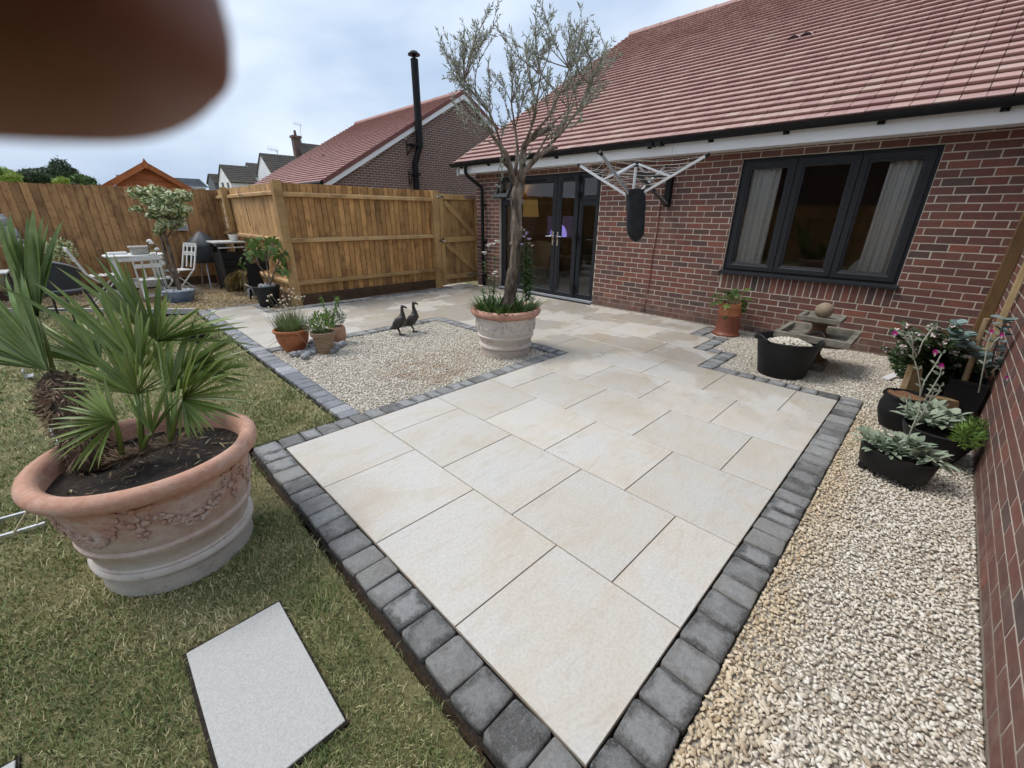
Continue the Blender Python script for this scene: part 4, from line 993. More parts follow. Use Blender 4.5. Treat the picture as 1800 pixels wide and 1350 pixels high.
MB().tube([(0, 0, 0.02), (0, 0, 1.45)], 0.012, 8).lathe([(0.14, 0.0), (0.14, 0.015), (0.02, 0.03)], 20).build('stand', M_CHROME, lm_, True, 40, world=False)
ld = bpy.data.lights.new('lamp_bulb', 'POINT'); ld.energy = 9; ld.color = (1, 0.66, 0.3); ld.shadow_soft_size = 0.06
lo = bpy.data.objects.new('lamp_bulb', ld); COL.objects.link(lo); attach(lo, lm_, False); lo.location = (0, 0, 1.52)
_d = CF + CR * ((981 - 900) / FPX) - CU * ((398 - 675) / FPX); TVC = CAM_POS + _d * ((7.25 - CAM_POS.x) / _d.x); TVX = TVC.x
tv = thing('television', 'television showing a purple picture behind the door handles', 'television', (TVX, TVC.y, 0.6))
MB().bbox(TVX, TVX + .05, TVC.y - .44, TVC.y + .34, TVC.z - .24, TVC.z + .24, 0.01).build('casing', M_BLACKPL, tv)
t = NT('tv_picture'); sx = t.n('SeparateXYZ'); t.l(t.n('NewGeometry').outputs['Position'], sx.inputs[0])
def ell(cy, cz, ry, rz_):
    a = t.math('DIVIDE', t.math('SUBTRACT', sx.outputs['Y'], TVC.y + cy), ry); b = t.math('DIVIDE', t.math('SUBTRACT', sx.outputs['Z'], TVC.z + cz), rz_)
    return t.rmp(t.math('ADD', t.math('MULTIPLY', a, a), t.math('MULTIPLY', b, b)), 0.95, 1.05, 1, 0)
c = t.mix(ell(-.02, -.18, 0.24, 0.24), (0.025, 0.02, 0.04, 1), (0.26, 0.22, 0.66, 1))
c = t.mix(ell(-.03, .08, 0.10, 0.13), c, (0.03, 0.02, 0.03, 1))
t.set((0, 0, 0), 0.3); t.l(c, t.p.inputs['Emission Color']); t.p.inputs['Emission Strength'].default_value = 0.6
MB().add([(TVX - .003, TVC.y - .42, TVC.z - .22), (TVX - .003, TVC.y + .32, TVC.z - .22), (TVX - .003, TVC.y + .32, TVC.z + .22), (TVX - .003, TVC.y - .42, TVC.z + .22)], [(0, 3, 2, 1)]).build('screen', t.m, tv)
MB().box(TVX + .005, TVX + .045, TVC.y - .2, TVC.y + .1, .60, TVC.z - .241).build('stand', M_BLACKPL, tv)
tb = thing('low_sideboard', 'dark low sideboard under the television inside the house', 'sideboard', (7.3, 6.0, 0.02))
mb = MB().bbox(7.12, 7.5, 5.3, 6.6, 0.12, 0.599, 0.01); mb.build('body', M_GRAVELBOARD, tb)
for sx_ in (7.17, 7.45):
    for sy_ in (5.4, 6.5): MB().box(sx_ - .02, sx_ + .02, sy_ - .02, sy_ + .02, 0.02, 0.12).build('leg', M_GRAVELBOARD, tb)
# bedroom window ledge thing
hb = thing('headboard', 'small white shaped headboard behind the right window pane', 'headboard', (5.95, 0.35, 0.5))
n = 16; vs = []
for x in (5.92, 5.96):
    for j in range(n + 1):
        s_ = j / n; vs.append((x, 0.12 + 0.36 * s_, 0.88 + 0.10 * math.sin(math.pi * s_) ** 0.7 + 0.03 * math.sin(math.pi * 3 * s_) ** 2))
    vs += [(x, 0.48, 0.5), (x, 0.12, 0.5)]
k = n + 3
MB().add(vs, [tuple(range(k)), tuple(range(2 * k - 1, k - 1, -1))] + [(j, k + j, k + (j + 1) % k, (j + 1) % k) for j in range(k)]).build('panel', M_WHITE, hb)
for yy in (0.15, 0.45): MB().box(5.925, 5.955, yy - .015, yy + .015, 0.02, 0.5).build('leg', M_WHITE, hb)
# red cable down the wall
mb = MB(); mb.tube([(HX - 0.012, 2.80 + 0.006 * math.sin(z * 9) + (2.0 - z) * 0.13 * 0.2, z) for z in [1.75 - 0.1 * k for k in range(18)]], 0.0065, 6)
tag(mb.build('wall_cable', M_CABLE, None, True), 'thin red brown cable running down the brick wall below the airer bracket', 'cable')

# ================================================================== SIDE WALL along the right edge
side = thing('brick_side_wall', 'brick side wall with pale joints close at the right edge of the photo', 'wall', (2.5, -0.80, 0))
MB().box(-1.2, HX + 0.001, -1.02, -0.8014, -0.1, 2.3).build('mortar_core', M_MORTAR, side)
cells = brick_cells(-1.2, HX - 0.002, 0.0, 2.3, [], 0.07)
lay_bricks(cells, side, lambda u_, z: (Vector((u_, -0.815 + 0.0005, z)), 'y'), BRICKME, M_BRICK)
MB().bbox(-1.25, HX, -1.06, -0.775, 2.3, 2.36, 0.01).build('coping', M_STONE, side)

# ================================================================== BEYOND THE GARDEN
def ray_(x, y): return CF + CR * ((x - 900) / FPX) - CU * ((y - 675) / FPX)
def pt_y(x, y, Y): d = ray_(x, y); return CAM_POS + d * ((Y - CAM_POS.y) / d.y)
def pt_x(x, y, X): d = ray_(x, y); return CAM_POS + d * ((X - CAM_POS.x) / d.x)
def pt_z(x, y, Z): d = ray_(x, y); return CAM_POS + d * ((Z - CAM_POS.z) / d.z)
# ------------------------------------------------------------------ neighbouring bungalow
NY = 14.0; NRX, NRZ = 10.96, 5.60; NEX, NEZ = 5.32, 2.33
M_VERGE = simple('dark_red_verge', (0.15, 0.055, 0.05), (0.20, 0.075, 0.065), scale=6, rough=.8)
nb = thing('neighbour_house', 'neighbouring brick bungalow with gable end and red tiled roof beyond the fence', 'house', (11, 18, -0.1))
MB().box(NEX + 0.38, 16.2, NY - 0.0035, 22.0, -0.1, 2.32).add([(NEX + .1, NY - 0.0035, 2.32), (16.5, NY - 0.0035, 2.32), (NRX, NY - 0.0035, 5.45), (NEX + .1, 21.9, 2.30), (16.5, 21.9, 2.30), (NRX, 21.9, 5.45)], [(0, 1, 2), (5, 4, 3), (0, 2, 5, 3), (2, 1, 4, 5)]).build('wall', M_MORTAR, nb)
N_BR = BRICKME.copy(); N_BR.materials.clear(); N_BR.materials.append(M_BRICK2)
cells = [c_ for c_ in brick_cells(NEX + 0.2, 16.3, 0.9, 5.45, [(9.75, 10.73, 2.026, 2.249)], 0.02) if c_[3] < 2.20 + (min(c_[0] - NEX, 2 * NRX - NEX - c_[1])) * 0.578]
cells += [(9.755 + 0.075 * k, 9.82 + 0.075 * k, 2.03, 2.245) for k in range(13)]
lay_bricks(cells, nb, lambda u_, z: (Vector((u_, NY + 0.0095, z)), 'y'), N_BR, M_BRICK2)
nroof = MB().add([(NEX + .05, NY - 0.1, NEZ - .03), (NEX + .05, 22.3, NEZ - .03), (NRX, 22.3, NRZ - .04), (NRX, NY - 0.1, NRZ - .04), (2 * NRX - NEX, 22.3, NEZ - .03), (2 * NRX - NEX, NY - 0.1, NEZ - .03)], [(0, 3, 2, 1), (3, 5, 4, 2)]).build('roof', M_ROOFUNDER, nb)
TILE2 = TILE.copy(); TILE2.materials.clear(); TILE2.materials.append(M_ROOF2)
lay_tiles(nroof, M_ROOF2, TILE2, NEX - 0.02, NEZ + 0.0, NY - 0.12, 22.4, int((NRX - NEX) * CS / TG) + 1, 300)
for side_ in (-1, 1):
    ex = NEX if side_ < 0 else 2 * NRX - NEX
    for nm, dz0, dz1, y0, y1, mt in (('bargeboard', -0.20, -0.035, NY - 0.13, NY - 0.10, M_WHITE), ('verge_trim', -0.05, 0.09, NY - 0.15, NY - 0.10, M_VERGE)):
        a, b = Vector((ex, 0, NEZ)), Vector((NRX, 0, NRZ)); mb = MB()
        vs = [Vector((p.x, y, p.z + dz)) for y in (y0, y1) for p, dz in ((a, dz0), (b, dz0), (b, dz1), (a, dz1))]
        mb.add(vs, [(0, 1, 2, 3), (7, 6, 5, 4), (0, 4, 5, 1), (3, 2, 6, 7), (0, 3, 7, 4)]); mb.build(nm, mt, nroof)
for k in range(19):
    y0 = NY - 0.12 + 0.45 * k; mb = MB(); n = 8; vs = []
    for yy in (y0, y0 + 0.445):
        for j in range(n + 1):
            a = math.pi * j / n; vs.append((NRX + math.cos(a) * 0.14, yy, NRZ - 0.03 + math.sin(a) * 0.125))
    mb.add(vs, [(j, j + 1, n + 2 + j, n + 1 + j) for j in range(n)] + [tuple(range(n + 1))]); mb.build('ridge_tile', M_ROOF2, nroof, True, 40)
for (a, b) in ((18.4, 3.3), (19.6, 3.2)):
    p = Vector((NEX + b * 0.62, a, NEZ + SL * b * 0.62 + 0.04)); MB().ball(p, 0.09, 1, 0, 1, (1, 1, .5)).build('roof_vent', M_ROOFUNDER, nroof)
MB().tube([(NEX - 0.03, NY, NEZ - .02), (NEX - 0.03, 22.2, NEZ - .02)], 0.055, 8).build('gutter', M_BLACKPL, nb, True, 40)
# stove flue on the gable
fl = thing('stove_flue', 'tall black stove flue pipe with cap on the neighbouring gable', 'flue', (8.93, NY - 0.12, 0.0))
pA = pt_y(731, 300, NY - 0.14); pB = pt_y(733, 262, NY - 0.20); pT = pt_y(727.5, 104, NY - 0.20); fx0, fx1 = pA.x, pT.x
MB().tube([(fx0, NY - 0.13, 0.3), (fx0, NY - 0.13, pA.z + 0.25)], 0.105, 14).tube([(fx0, NY - .13, pA.z + .2), (fx1, NY - .22, pB.z + .12)], 0.10, 14).build('lower_pipe', M_BLACKPL, fl, True, 50)
MB().tube([(fx1, NY - 0.22, pB.z + 0.05), (fx1, NY - 0.22, pT.z)], 0.125, 16).build('upper_pipe', M_BLACKPL, fl, True, 50)
MB().lathe([(0.06, 0.0), (0.06, 0.10), (0.20, 0.10), (0.20, 0.13), (0.10, 0.21), (0.0, 0.24)], 16, (fx1, NY - 0.22, pT.z)).build('rain_cap', M_BLACKPL, fl, True, 50)
for z in (pA.z - 0.12, pB.z + 0.12):
    MB().tube([(fx0, NY - 0.17, z - .035), (fx0, NY - 0.17, z + .035)], 0.15, 14).bar((fx0 - .2, NY + .01, z), (fx0 + .0, NY - .2, z), 0.03, 0.04).bar((fx0 + .22, NY + .01, z), (fx0, NY - .2, z), 0.03, 0.04).bar((fx0 - .22, NY - 0.01, z - .35), (fx0 - .22, NY - .01, z + .1), 0.03, 0.03, (1, 0, 0)).bar((fx0 - .22, NY - 0.01, z - .3), (fx0 - .05, NY - .2, z), 0.03, 0.03).build('wall_bracket', M_BLACKPL, fl)
# ------------------------------------------------------------------ far houses
def far_house(label, e, a, rend, Y, wallm, roofm, windows=(), y_wall_bottom=-0.1):
    p = pt_y(*e, Y); q = pt_x(*a, p.x); xr = pt_y(*rend, q.y).x; x0 = p.x; D = q.y - Y
    t_ = thing('far_house', label, 'house', ((x0 + xr) / 2, Y + D, -0.1), group='white houses in the distance')
    ze, zr = p.z, q.z; mb = MB()
    mb.box(x0, xr, Y, Y + 2 * D, -0.1, ze)
    mb.add([(x0, Y, ze), (x0, Y + 2 * D, ze), (x0, Y + D, zr), (xr, Y, ze), (xr, Y + 2 * D, ze), (xr, Y + D, zr)], [(0, 2, 1), (3, 4, 5)])
    mb.build('wall', wallm, t_)
    s_ = (zr - ze) / D; o_ = 0.35; mb = MB()
    for sg in (1, -1):
        ya = Y + D - sg * (D + o_); za = ze - s_ * o_
        vs = [(x0 - .15, ya, za), (xr + .15, ya, za), (xr + .15, Y + D, zr), (x0 - .15, Y + D, zr)]; vs += [(x, y, z + 0.18) for (x, y, z) in vs]
        fs = [(0, 1, 2, 3), (7, 6, 5, 4), (0, 4, 5, 1), (1, 5, 6, 2), (3, 7, 4, 0)]
        mb.add(vs, fs)
    ro = mb.build('roof', roofm, t_)
    # courses of tiles as shallow ribs
    nC = 9; mb = MB(); ln = math.hypot(D + o_, s_ * (D + o_))
    for k in range(1, nC):
        f = k / nC; yy = Y - o_ + (D + o_) * f; zz = ze - s_ * o_ + s_ * (D + o_) * f + 0.19
        mb.box(x0 - .14, xr + .14, yy, yy + 0.12, zz, zz + 0.07)
    mb.build('tile_courses', roofm, ro)
    for (wx, wz, ww, wh, on) in windows:
        if on == 'gable':
            f = MB().box(x0 - 0.06, x0 + 0.02, Y + D * wx - ww / 2, Y + D * wx + ww / 2, wz - wh / 2, wz + wh / 2).build('window', M_ANTH, t_)
            MB().box(x0 - 0.075, x0 - 0.062, Y + D * wx - ww / 2 + .12, Y + D * wx + ww / 2 - .12, wz - wh / 2 + .12, wz + wh / 2 - .12).build('pane', M_SLATE, f)
    return t_, x0, xr, ze, zr, D
FY = 80
hA = far_house('white rendered house with grey roof, second from left in the far row', (404.8, 318.5), (387.4, 291), (434, 294), FY, M_RENDER, M_DKROOF, [(0.45, 5.0, 1.0, 1.4, 'gable'), (1.3, 5.0, 1.2, 1.6, 'gable')])
hB = far_house('tall white gabled house with brown roof in front of the far chimney', (474.8, 299.7), (457.5, 270.8), (518, 275.5), FY, M_RENDER, M_DKROOF)
hD = far_house('small house with pale verge half hidden between two white gables', (446, 308), (433.7, 287.5), (470, 290), FY + 14, M_RENDER, M_DKROOF)
hE = far_house('small grey house at the left end of the far row', (376, 320), (367, 307), (392, 308), FY + 16, M_SLATE, M_DKROOF)
hC = far_house('far brown house with tall brick chimney and aerial', (531, 271), (523.5, 252), (575, 257), FY + 20, M_BRICK2, M_DKROOF)
Yc = FY + 20 + hC[5]; cA = pt_y(512.5, 238, Yc); cB = pt_y(525.5, 238, Yc)
ch = MB().box(cA.x, cB.x, Yc - .6, Yc + .6, 3, cA.z - 0.4).box(cA.x - .2, cB.x + .2, Yc - .8, Yc + .8, cA.z - 0.42, cA.z).tube([((cA.x + cB.x) / 2, Yc, cA.z), ((cA.x + cB.x) / 2, Yc, cA.z + 1.0)], [0.3, 0.22], 10).build('chimney', M_BRICK2, hC[0])
def aerial(label, px_, top, bot, Y):
    a, b = pt_y(px_, top, Y), pt_y(px_ + 3, bot, Y); t_ = thing('tv_aerial', label, 'aerial', b, group='roof aerials in the distance')
    MB().tube([b, a], 0.05, 6).build('mast', M_GALV, t_)
    mb = MB().tube([a + Vector((-1.3, 0, 0.1)), a + Vector((0.3, 0, -.1))], 0.04, 5)
    for k in range(6): mb.tube([a + Vector((-1.3 + k * .28, 0, -.35)), a + Vector((-1.3 + k * .28, 0, .5))], 0.02, 4)
    mb.build('antenna', M_GALV, t_)
aerial('thin roof aerial beside the far brick chimney', 527.5, 219, 254, FY + 22)
aerial('small roof aerial above the tall white gable', 486, 264, 274, FY + 3)
# low slate roofed building at the left of the row
pa, pb = pt_y(330, 329, 62), pt_y(368, 331, 62); pc = pt_y(330, 313.5, 66)
sl = thing('slate_roofed_outbuilding', 'low slate roofed building beside the orange shed roof', 'building', ((pa.x + pb.x) / 2, 64, -.1))
MB().box(pa.x - 5, pb.x - .3, 62.2, 70, -.1, pa.z).build('wall', M_RENDER, sl)
sr = MB().add([(pa.x - 5.5, 62, pa.z), (pb.x, 62, pa.z), (pb.x, 66, pc.z), (pa.x - 5.5, 66, pc.z), (pb.x, 70, pa.z), (pa.x - 5.5, 70, pa.z)], [(0, 1, 2, 3), (3, 2, 4, 5)]).build('roof', M_SLATE, sl)
mb = MB()
for k in range(1, 8): mb.box(pa.x - 5.4, pb.x - .02, 62 + k * .5, 62.09 + k * .5, pa.z + (pc.z - pa.z) * k / 8, pa.z + (pc.z - pa.z) * k / 8 + .09)
mb.build('tile_courses', M_SLATE, sr)
# orange garden shed behind the fence
sY = 12.0; A = pt_y(253, 285, sY); Lf = pt_y(178, 327, sY); Rt = pt_y(338, 331, sY); sx0, sx1, sxm = Lf.x, Rt.x, A.x; sze = Lf.z
sh = thing('garden_shed', 'orange brown timber shed whose gable peeps over the fence', 'shed', (sxm, sY + 1, -0.05))
k = 0; mb_z = 0.0
while mb_z < A.z - 0.10:
    z0, z1 = mb_z, min(mb_z + 0.118, A.z - 0.06)
    def half(z): return (sxm - sx0 - 0.08) if z < sze else max(0.0, (sxm - sx0 - 0.08) * (A.z - 0.07 - z) / (A.z - sze))
    h0, h1 = half(z0), half(z1)
    MB().add([(sxm - h0, sY + .05, z0), (sxm + h0, sY + .05, z0), (sxm + h1, sY + .062, z1), (sxm - h1, sY + .062, z1), (sxm - h0, sY + .08, z0), (sxm + h0, sY + .08, z0), (sxm + h1, sY + .08, z1), (sxm - h1, sY + .08, z1)], [(0, 1, 2, 3), (0, 4, 5, 1), (3, 2, 6, 7), (4, 7, 6, 5)]).build('cladding_board', M_SHED, sh); mb_z += 0.12
MB().box(sx0 + .1, sx1 - .1, sY + .085, sY + 2.0, 0, sze).build('body', M_SHED, sh)
srf = MB()
for sg in (-1, 1):
    ex = sx0 if sg < 0 else sx1; a = Vector((ex, 0, sze - 0.02)); b = Vector((sxm, 0, A.z - 0.02))
    vs = [Vector((p.x, y, p.z + dz)) for y in (sY - 0.06, sY + 2.1) for p, dz in ((a, 0), (b, 0), (b, 0.03), (a, 0.03))]
    srf.add(vs, [(0, 1, 2, 3), (7, 6, 5, 4), (0, 4, 5, 1), (3, 2, 6, 7), (0, 3, 7, 4), (1, 5, 6, 2)])
    vs = [Vector((p.x, y, p.z + dz)) for y in (sY - 0.085, sY - 0.061) for p, dz in ((a, -0.085), (b, -0.085), (b, 0.035), (a, 0.035))]
    MB().add(vs, [(0, 1, 2, 3), (7, 6, 5, 4), (0, 4, 5, 1), (3, 2, 6, 7), (0, 3, 7, 4), (1, 5, 6, 2)]).build('bargeboard', M_SHED, sh)
srf.build('roof', M_SHED, sh)
MB().add([(sxm - .05, sY - .1, A.z - .03), (sxm, sY - .1, A.z - .14), (sxm + .05, sY - .1, A.z - .03), (sxm, sY - .1, A.z + .07), (sxm - .05, sY - .086, A.z - .03), (sxm, sY - .086, A.z - .14), (sxm + .05, sY - .086, A.z - .03), (sxm, sY - .086, A.z + .07)], [(0, 1, 2, 3), (7, 6, 5, 4), (0, 4, 5, 1), (1, 5, 6, 2), (2, 6, 7, 3), (3, 7, 4, 0)]).build('finial', M_SHED, sh)

# ------------------------------------------------------------------ trees and bushes over the fence
def crown_mesh(c, rad, n, leaf, lumps=7, seed=0, hollow=0.45, aspect=0.5):
    r_ = np.random.default_rng(seed); c = np.array(c); rad = np.array(rad)
    lc = r_.normal(0, 1, (lumps, 3)); lc /= np.linalg.norm(lc, axis=1)[:, None]; lc *= (0.35 + 0.4 * r_.random((lumps, 1)))
    lr = 0.34 + 0.24 * r_.random(lumps); w_ = r_.integers(0, lumps, n)
    d = r_.normal(0, 1, (n, 3)); d /= np.linalg.norm(d, axis=1)[:, None]
    P = (lc[w_] + d * (lr[w_] * (hollow + (1 - hollow) * r_.random(n) ** 0.6) * np.where(r_.random(n) < .08, 1.3, 1.0))[:, None]) * rad + c
    nn = d + r_.normal(0, .6, (n, 3)); nn /= np.linalg.norm(nn, axis=1)[:, None]
    t1 = np.cross(nn, r_.normal(0, 1, (n, 3))); t1 /= np.linalg.norm(t1, axis=1)[:, None]; t2 = np.cross(nn, t1)
    s_ = (leaf * (0.6 + 0.8 * r_.random(n)))[:, None]
    V = np.stack([P - t1 * s_, P + t2 * s_ * aspect * .5 + nn * s_ * .12, P + t1 * s_, P - t2 * s_ * aspect * .5 + nn * s_ * .12], 1).reshape(-1, 3)
    F = np.arange(n * 4).reshape(-1, 4)
    return V, F
def tree(name, label, c, rad, n, leaf, mat, seed, trunk_to=0.0, group=None, cat='tree', lumps=7):
    t_ = thing(name, label, cat, (c[0], c[1], trunk_to), group=group)
    V, F = crown_mesh(c, rad, n, leaf, lumps, seed); o = link('crown', np_mesh('crown', V, F, mat), t_)
    mb = MB().tube([(c[0], c[1], trunk_to - .1), (c[0] + rad[0] * .05, c[1], c[2] - rad[2] * .3), (c[0], c[1], c[2] + rad[2] * .5)], [rad[0] * .08, rad[0] * .06, rad[0] * .02], 8)
    for k in range(5):
        a = k * 1.26 + seed; mb.tube([(c[0], c[1], c[2] - rad[2] * .3), (c[0] + math.cos(a) * rad[0] * .6, c[1] + math.sin(a) * rad[1] * .6, c[2] + rad[2] * .3 * math.sin(k * 2.1))], [rad[0] * .035, rad[0] * .012], 6)
    mb.build('trunk', M_TWIG, t_, True)
    return t_
def at_px(x, y, Y): return tuple(pt_y(x, y, Y))
TG_ = 'trees and shrubs beyond the left fence'
tree('dark_tree', 'dark green tree at the far left above the fence top', at_px(28, 316, 22), (1.0, .9, .55), 5200, .075, M_CONIF, 3, 0, TG_)
tree('dark_tree', 'tallest dark green tree above the fence left of the shed', at_px(118, 306, 24), (0.62, .8, .66), 5200, .075, M_CONIF, 5, 0, TG_)
tree('dark_tree', 'low dark green tree sloping down towards the shed', at_px(146, 322, 21), (0.55, .6, .30), 2600, .065, M_GRNLEAF, 6, 0, TG_)
tree('dark_tree', 'dark green tree between the two taller ones over the fence', at_px(75, 318, 23), (0.8, .8, .50), 3600, .075, M_CONIF, 8, 0, TG_)
tree('lime_shrub', 'bright lime green shrub at the far left edge above the fence', at_px(8, 316, 18), (0.42, .5, .32), 1800, .05, M_LIME, 4, 0, TG_, 'shrub')
tree('lime_shrub', 'small bright green shrub tip showing over the fence before the tallest tree', at_px(110, 324, 16), (0.26, .3, .16), 700, .045, M_LIME, 9, 0, TG_, 'shrub')

# ================================================================== FENCES
def boards(parent, axis, plane, u0, u1, z0, z1, mat, pitch=0.1, face=1, zj=0.006, g=0.010):
    """feather-edge boards: one edge laps the next"""
    u_ = u0; k = 0
    while u_ < u1 - 0.02:
        w_ = min(pitch, u1 - u_); zt = z1 + rng.uniform(-zj, zj); tw = rng.uniform(-0.002, 0.002)
        # face slopes a little, a rebate behind the next board leaves a dark groove
        sl_ = 0.005 if g > 0.005 else 0.0
        if g <= 0.005: tw = 0.0
        prof = [(u_, 0.003 + tw), (u_ + w_ - g, 0.003 + sl_ + tw), (u_ + w_ - g, 0.020), (u_ + w_ + 0.004, 0.021), (u_ + w_ + 0.004, 0.027), (u_, 0.0265)]
        P_ = [(q[0], plane + face * q[1]) for q in prof]; m_ = len(P_)
        vs = [((q[0], q[1], z) if axis == 'x' else (q[1], q[0], z)) for z in (z0, zt) for q in P_]
        MB().add(vs, [tuple(range(m_)), tuple(range(2 * m_ - 1, m_ - 1, -1))] + [(j, m_ + j, m_ + (j + 1) % m_, (j + 1) % m_) for j in range(m_)]).build('board', mat, parent)
        u_ += pitch * rng.uniform(0.96, 1.04)
# back panel, rails towards us
f1 = thing('close_board_fence', 'orange brown close board fence panel with three rails between corner post and gate', 'fence', (3.2, 7.17, 0))
boards(f1, 'x', 7.165, 1.83, 4.55, 0.12, 1.862, M_FENCE, 0.096, 1)
for (z, hh) in ((1.70, 0.075), (1.02, 0.075), (0.35, 0.075)):
    mb = MB(); mb.add([(1.82, 7.168, z - hh / 2), (1.82, 7.112, z - hh / 2 + .012), (1.82, 7.112, z + hh / 2 - .022), (1.82, 7.168, z + hh / 2), (4.545, 7.168, z - hh / 2), (4.545, 7.112, z - hh / 2 + .012), (4.545, 7.112, z + hh / 2 - .022), (4.545, 7.168, z + hh / 2)],
                      [(0, 1, 2, 3), (7, 6, 5, 4), (0, 4, 5, 1), (1, 5, 6, 2), (2, 6, 7, 3)]); mb.build('rail', M_RAIL if z > 0.5 else M_POST, f1)
MB().bbox(1.80, 4.56, 7.135, 7.163, -0.08, 0.165, 0.004).build('gravel_board', M_GRAVELBOARD, f1)
MB().bbox(1.695, 1.822, 7.09, 7.215, -0.1, 1.892, 0.006).build('post', M_POST, f1)
MB().bbox(4.545, 4.682, 7.06, 7.19, -0.1, 1.862, 0.006).build('post', M_POST, f1)
# return panel
f2 = thing('close_board_fence', 'pale timber return fence behind the fig tree running back to the corner', 'fence', (1.77, 9, 0))
boards(f2, 'y', 1.775, 7.2, 10.93, 0.12, 1.868, M_FENCEP, 0.122, 1, .006, 0.0022)
for (z, hh) in ((1.72, 0.075), (1.02, 0.075), (0.35, 0.075)):
    mb = MB(); a, b = 7.215, 10.9
    mb.add([(1.777, a, z - hh / 2), (1.722, a, z - hh / 2 + .012), (1.722, a, z + hh / 2 - .022), (1.777, a, z + hh / 2), (1.777, b, z - hh / 2), (1.722, b, z - hh / 2 + .012), (1.722, b, z + hh / 2 - .022), (1.777, b, z + hh / 2)], [(3, 2, 1, 0), (4, 5, 6, 7), (1, 5, 4, 0), (2, 6, 5, 1), (3, 7, 6, 2)])
    mb.build('rail', M_RAILY, f2)
MB().bbox(1.655, 1.76, 9.99, 10.10, -0.1, 1.885, 0.006).build('post', M_POST, f2)
MB().bbox(1.745, 1.774, 7.215, 10.9, -0.08, 0.16, 0.004).build('gravel_board', M_GRAVELBOARD, f2)
# long fence along the back left, boards towards us
f3 = thing('close_board_fence', 'long dark brown close board fence behind the white table and chairs', 'fence', (-1, 10.95, 0))
boards(f3, 'x', 10.885, -4.6, 1.80, 0.16, 1.865, M_FENCED, 0.108, 1, 0.008)
MB().bbox(-4.6, 1.76, 10.884, 10.912, -0.08, 0.159, 0.004).build('gravel_board', M_GRAVELBOARD, f3)
for x in (-4.4, -1.6, 1.2): MB().bbox(x - .05, x + .05, 10.93, 11.03, -.1, 1.80, .006).build('post', M_POST, f3)
for z in (1.6, 1.0, 0.4): MB().box(-4.6, 1.76, 10.931, 10.975, z - .035, z + .035).build('rail', M_RAIL, f3)
# fence and house on the far side of the lawn, behind the photographer: what the windows mirror
f4 = thing('close_board_fence', 'brown close board fence mirrored in the window panes', 'fence', (-6.5, 5, 0))
mb = MB(); u_ = -6
while u_ < 10.9:
    tw = rng.uniform(-.004, .004); mb.add([(-6.5, u_, -.1), (-6.48 + tw, u_, -.1), (-6.47 + tw, u_ + .12, -.1), (-6.5, u_ + .12, -.1), (-6.5, u_, 1.8), (-6.48 + tw, u_, 1.8), (-6.47 + tw, u_ + .12, 1.8), (-6.5, u_ + .12, 1.8)], [(7, 6, 5, 4), (0, 4, 5, 1), (1, 5, 6, 2), (2, 6, 7, 3), (3, 7, 4, 0)]); u_ += .118
o = mb.build('boards', M_FENCE, f4); o['kind'] = 'stuff'
for z in (1.45, .9, .35): MB().box(-6.468, -6.42, -6, 10.9, z - .04, z + .04).build('rail', M_RAILY, f4)
t = NT('mirrored_brickwork'); bt = t.n('TexBrick'); mp = t.n('Mapping'); mp.inputs['Rotation'].default_value = (R(90), 0, R(90)); t.l(t.pos(), mp.inputs['Vector']); t.l(mp.outputs[0], bt.inputs['Vector'])
bt.inputs['Color1'].default_value = (0.12, 0.05, 0.04, 1); bt.inputs['Color2'].default_value = (0.08, 0.045, 0.04, 1); bt.inputs['Mortar'].default_value = (0.4, 0.36, 0.3, 1); bt.inputs['Scale'].default_value = 4.4; bt.inputs['Mortar Size'].default_value = 0.02; bt.inputs['Brick Width'].default_value = 1.0; bt.inputs['Row Height'].default_value = 0.333
rh = thing('brick_house', 'brick house across the lawn mirrored in the three pane window', 'house', (-12, 1, 0))
MB().box(-16, -9.5, -9, 8.2, -.1, 3.9).build('wall', t.set(bt.outputs['Color'], .9), rh)
MB().add([(-16.4, -9.4, 3.85), (-9.1, -9.4, 3.85), (-9.1, 8.6, 3.85), (-16.4, 8.6, 3.85), (-12.75, -6.5, 6.4), (-12.75, 5.2, 6.4)], [(0, 4, 1), (1, 4, 5, 2), (2, 5, 3), (3, 5, 4, 0), (0, 1, 2, 3)]).build('roof', M_DKROOF, rh)

# ------------------------------------------------------------------ gate
gt = thing('garden_gate', 'ledged and braced timber garden gate beside the black downpipe', 'gate', (4.7, 7.1, 0.02))
GX0, GX1, GY = 4.70, 5.735, 7.12
x = GX0 + .004
while x < GX1 - .02:
    w_ = min(0.096, GX1 - x - .002); MB().bbox(x, x + w_, GY, GY + 0.02, 0.035, 1.80, 0.004).build('board', M_GATE, gt); x += 0.0985
for (a, b) in ((GX0, GX0 + .10), (GX1 - .10, GX1)): MB().bbox(a, b, GY - .042, GY - .001, 0.03, 1.812, .004).build('stile', M_GATEF, gt)
for (a, b) in ((1.71, 1.806), (0.895, 1.0), (0.14, 0.245)): MB().bbox(GX0 + .10, GX1 - .10, GY - .040, GY - .001, a, b, .004).build('ledge', M_GATEF, gt)
for (z0, z1) in ((1.70, 0.995), (0.89, 0.25)): MB().bar((GX0 + .13, GY - .021, z0 - .03), (GX1 - .14, GY - .021, z1 + .03), 0.036, 0.085, (1, 0, 1)).build('brace', M_GATEF, gt)
for z in (1.765, 0.20):
    MB().bbox(GX1 - .40, GX1 - .01, GY - .048, GY - .043, z - .02, z + .02, .001).box(GX1 - .012, GX1 + .03, GY - .055, GY - .03, z - .055, z + .055).build('strap_hinge', M_GALV, gt)
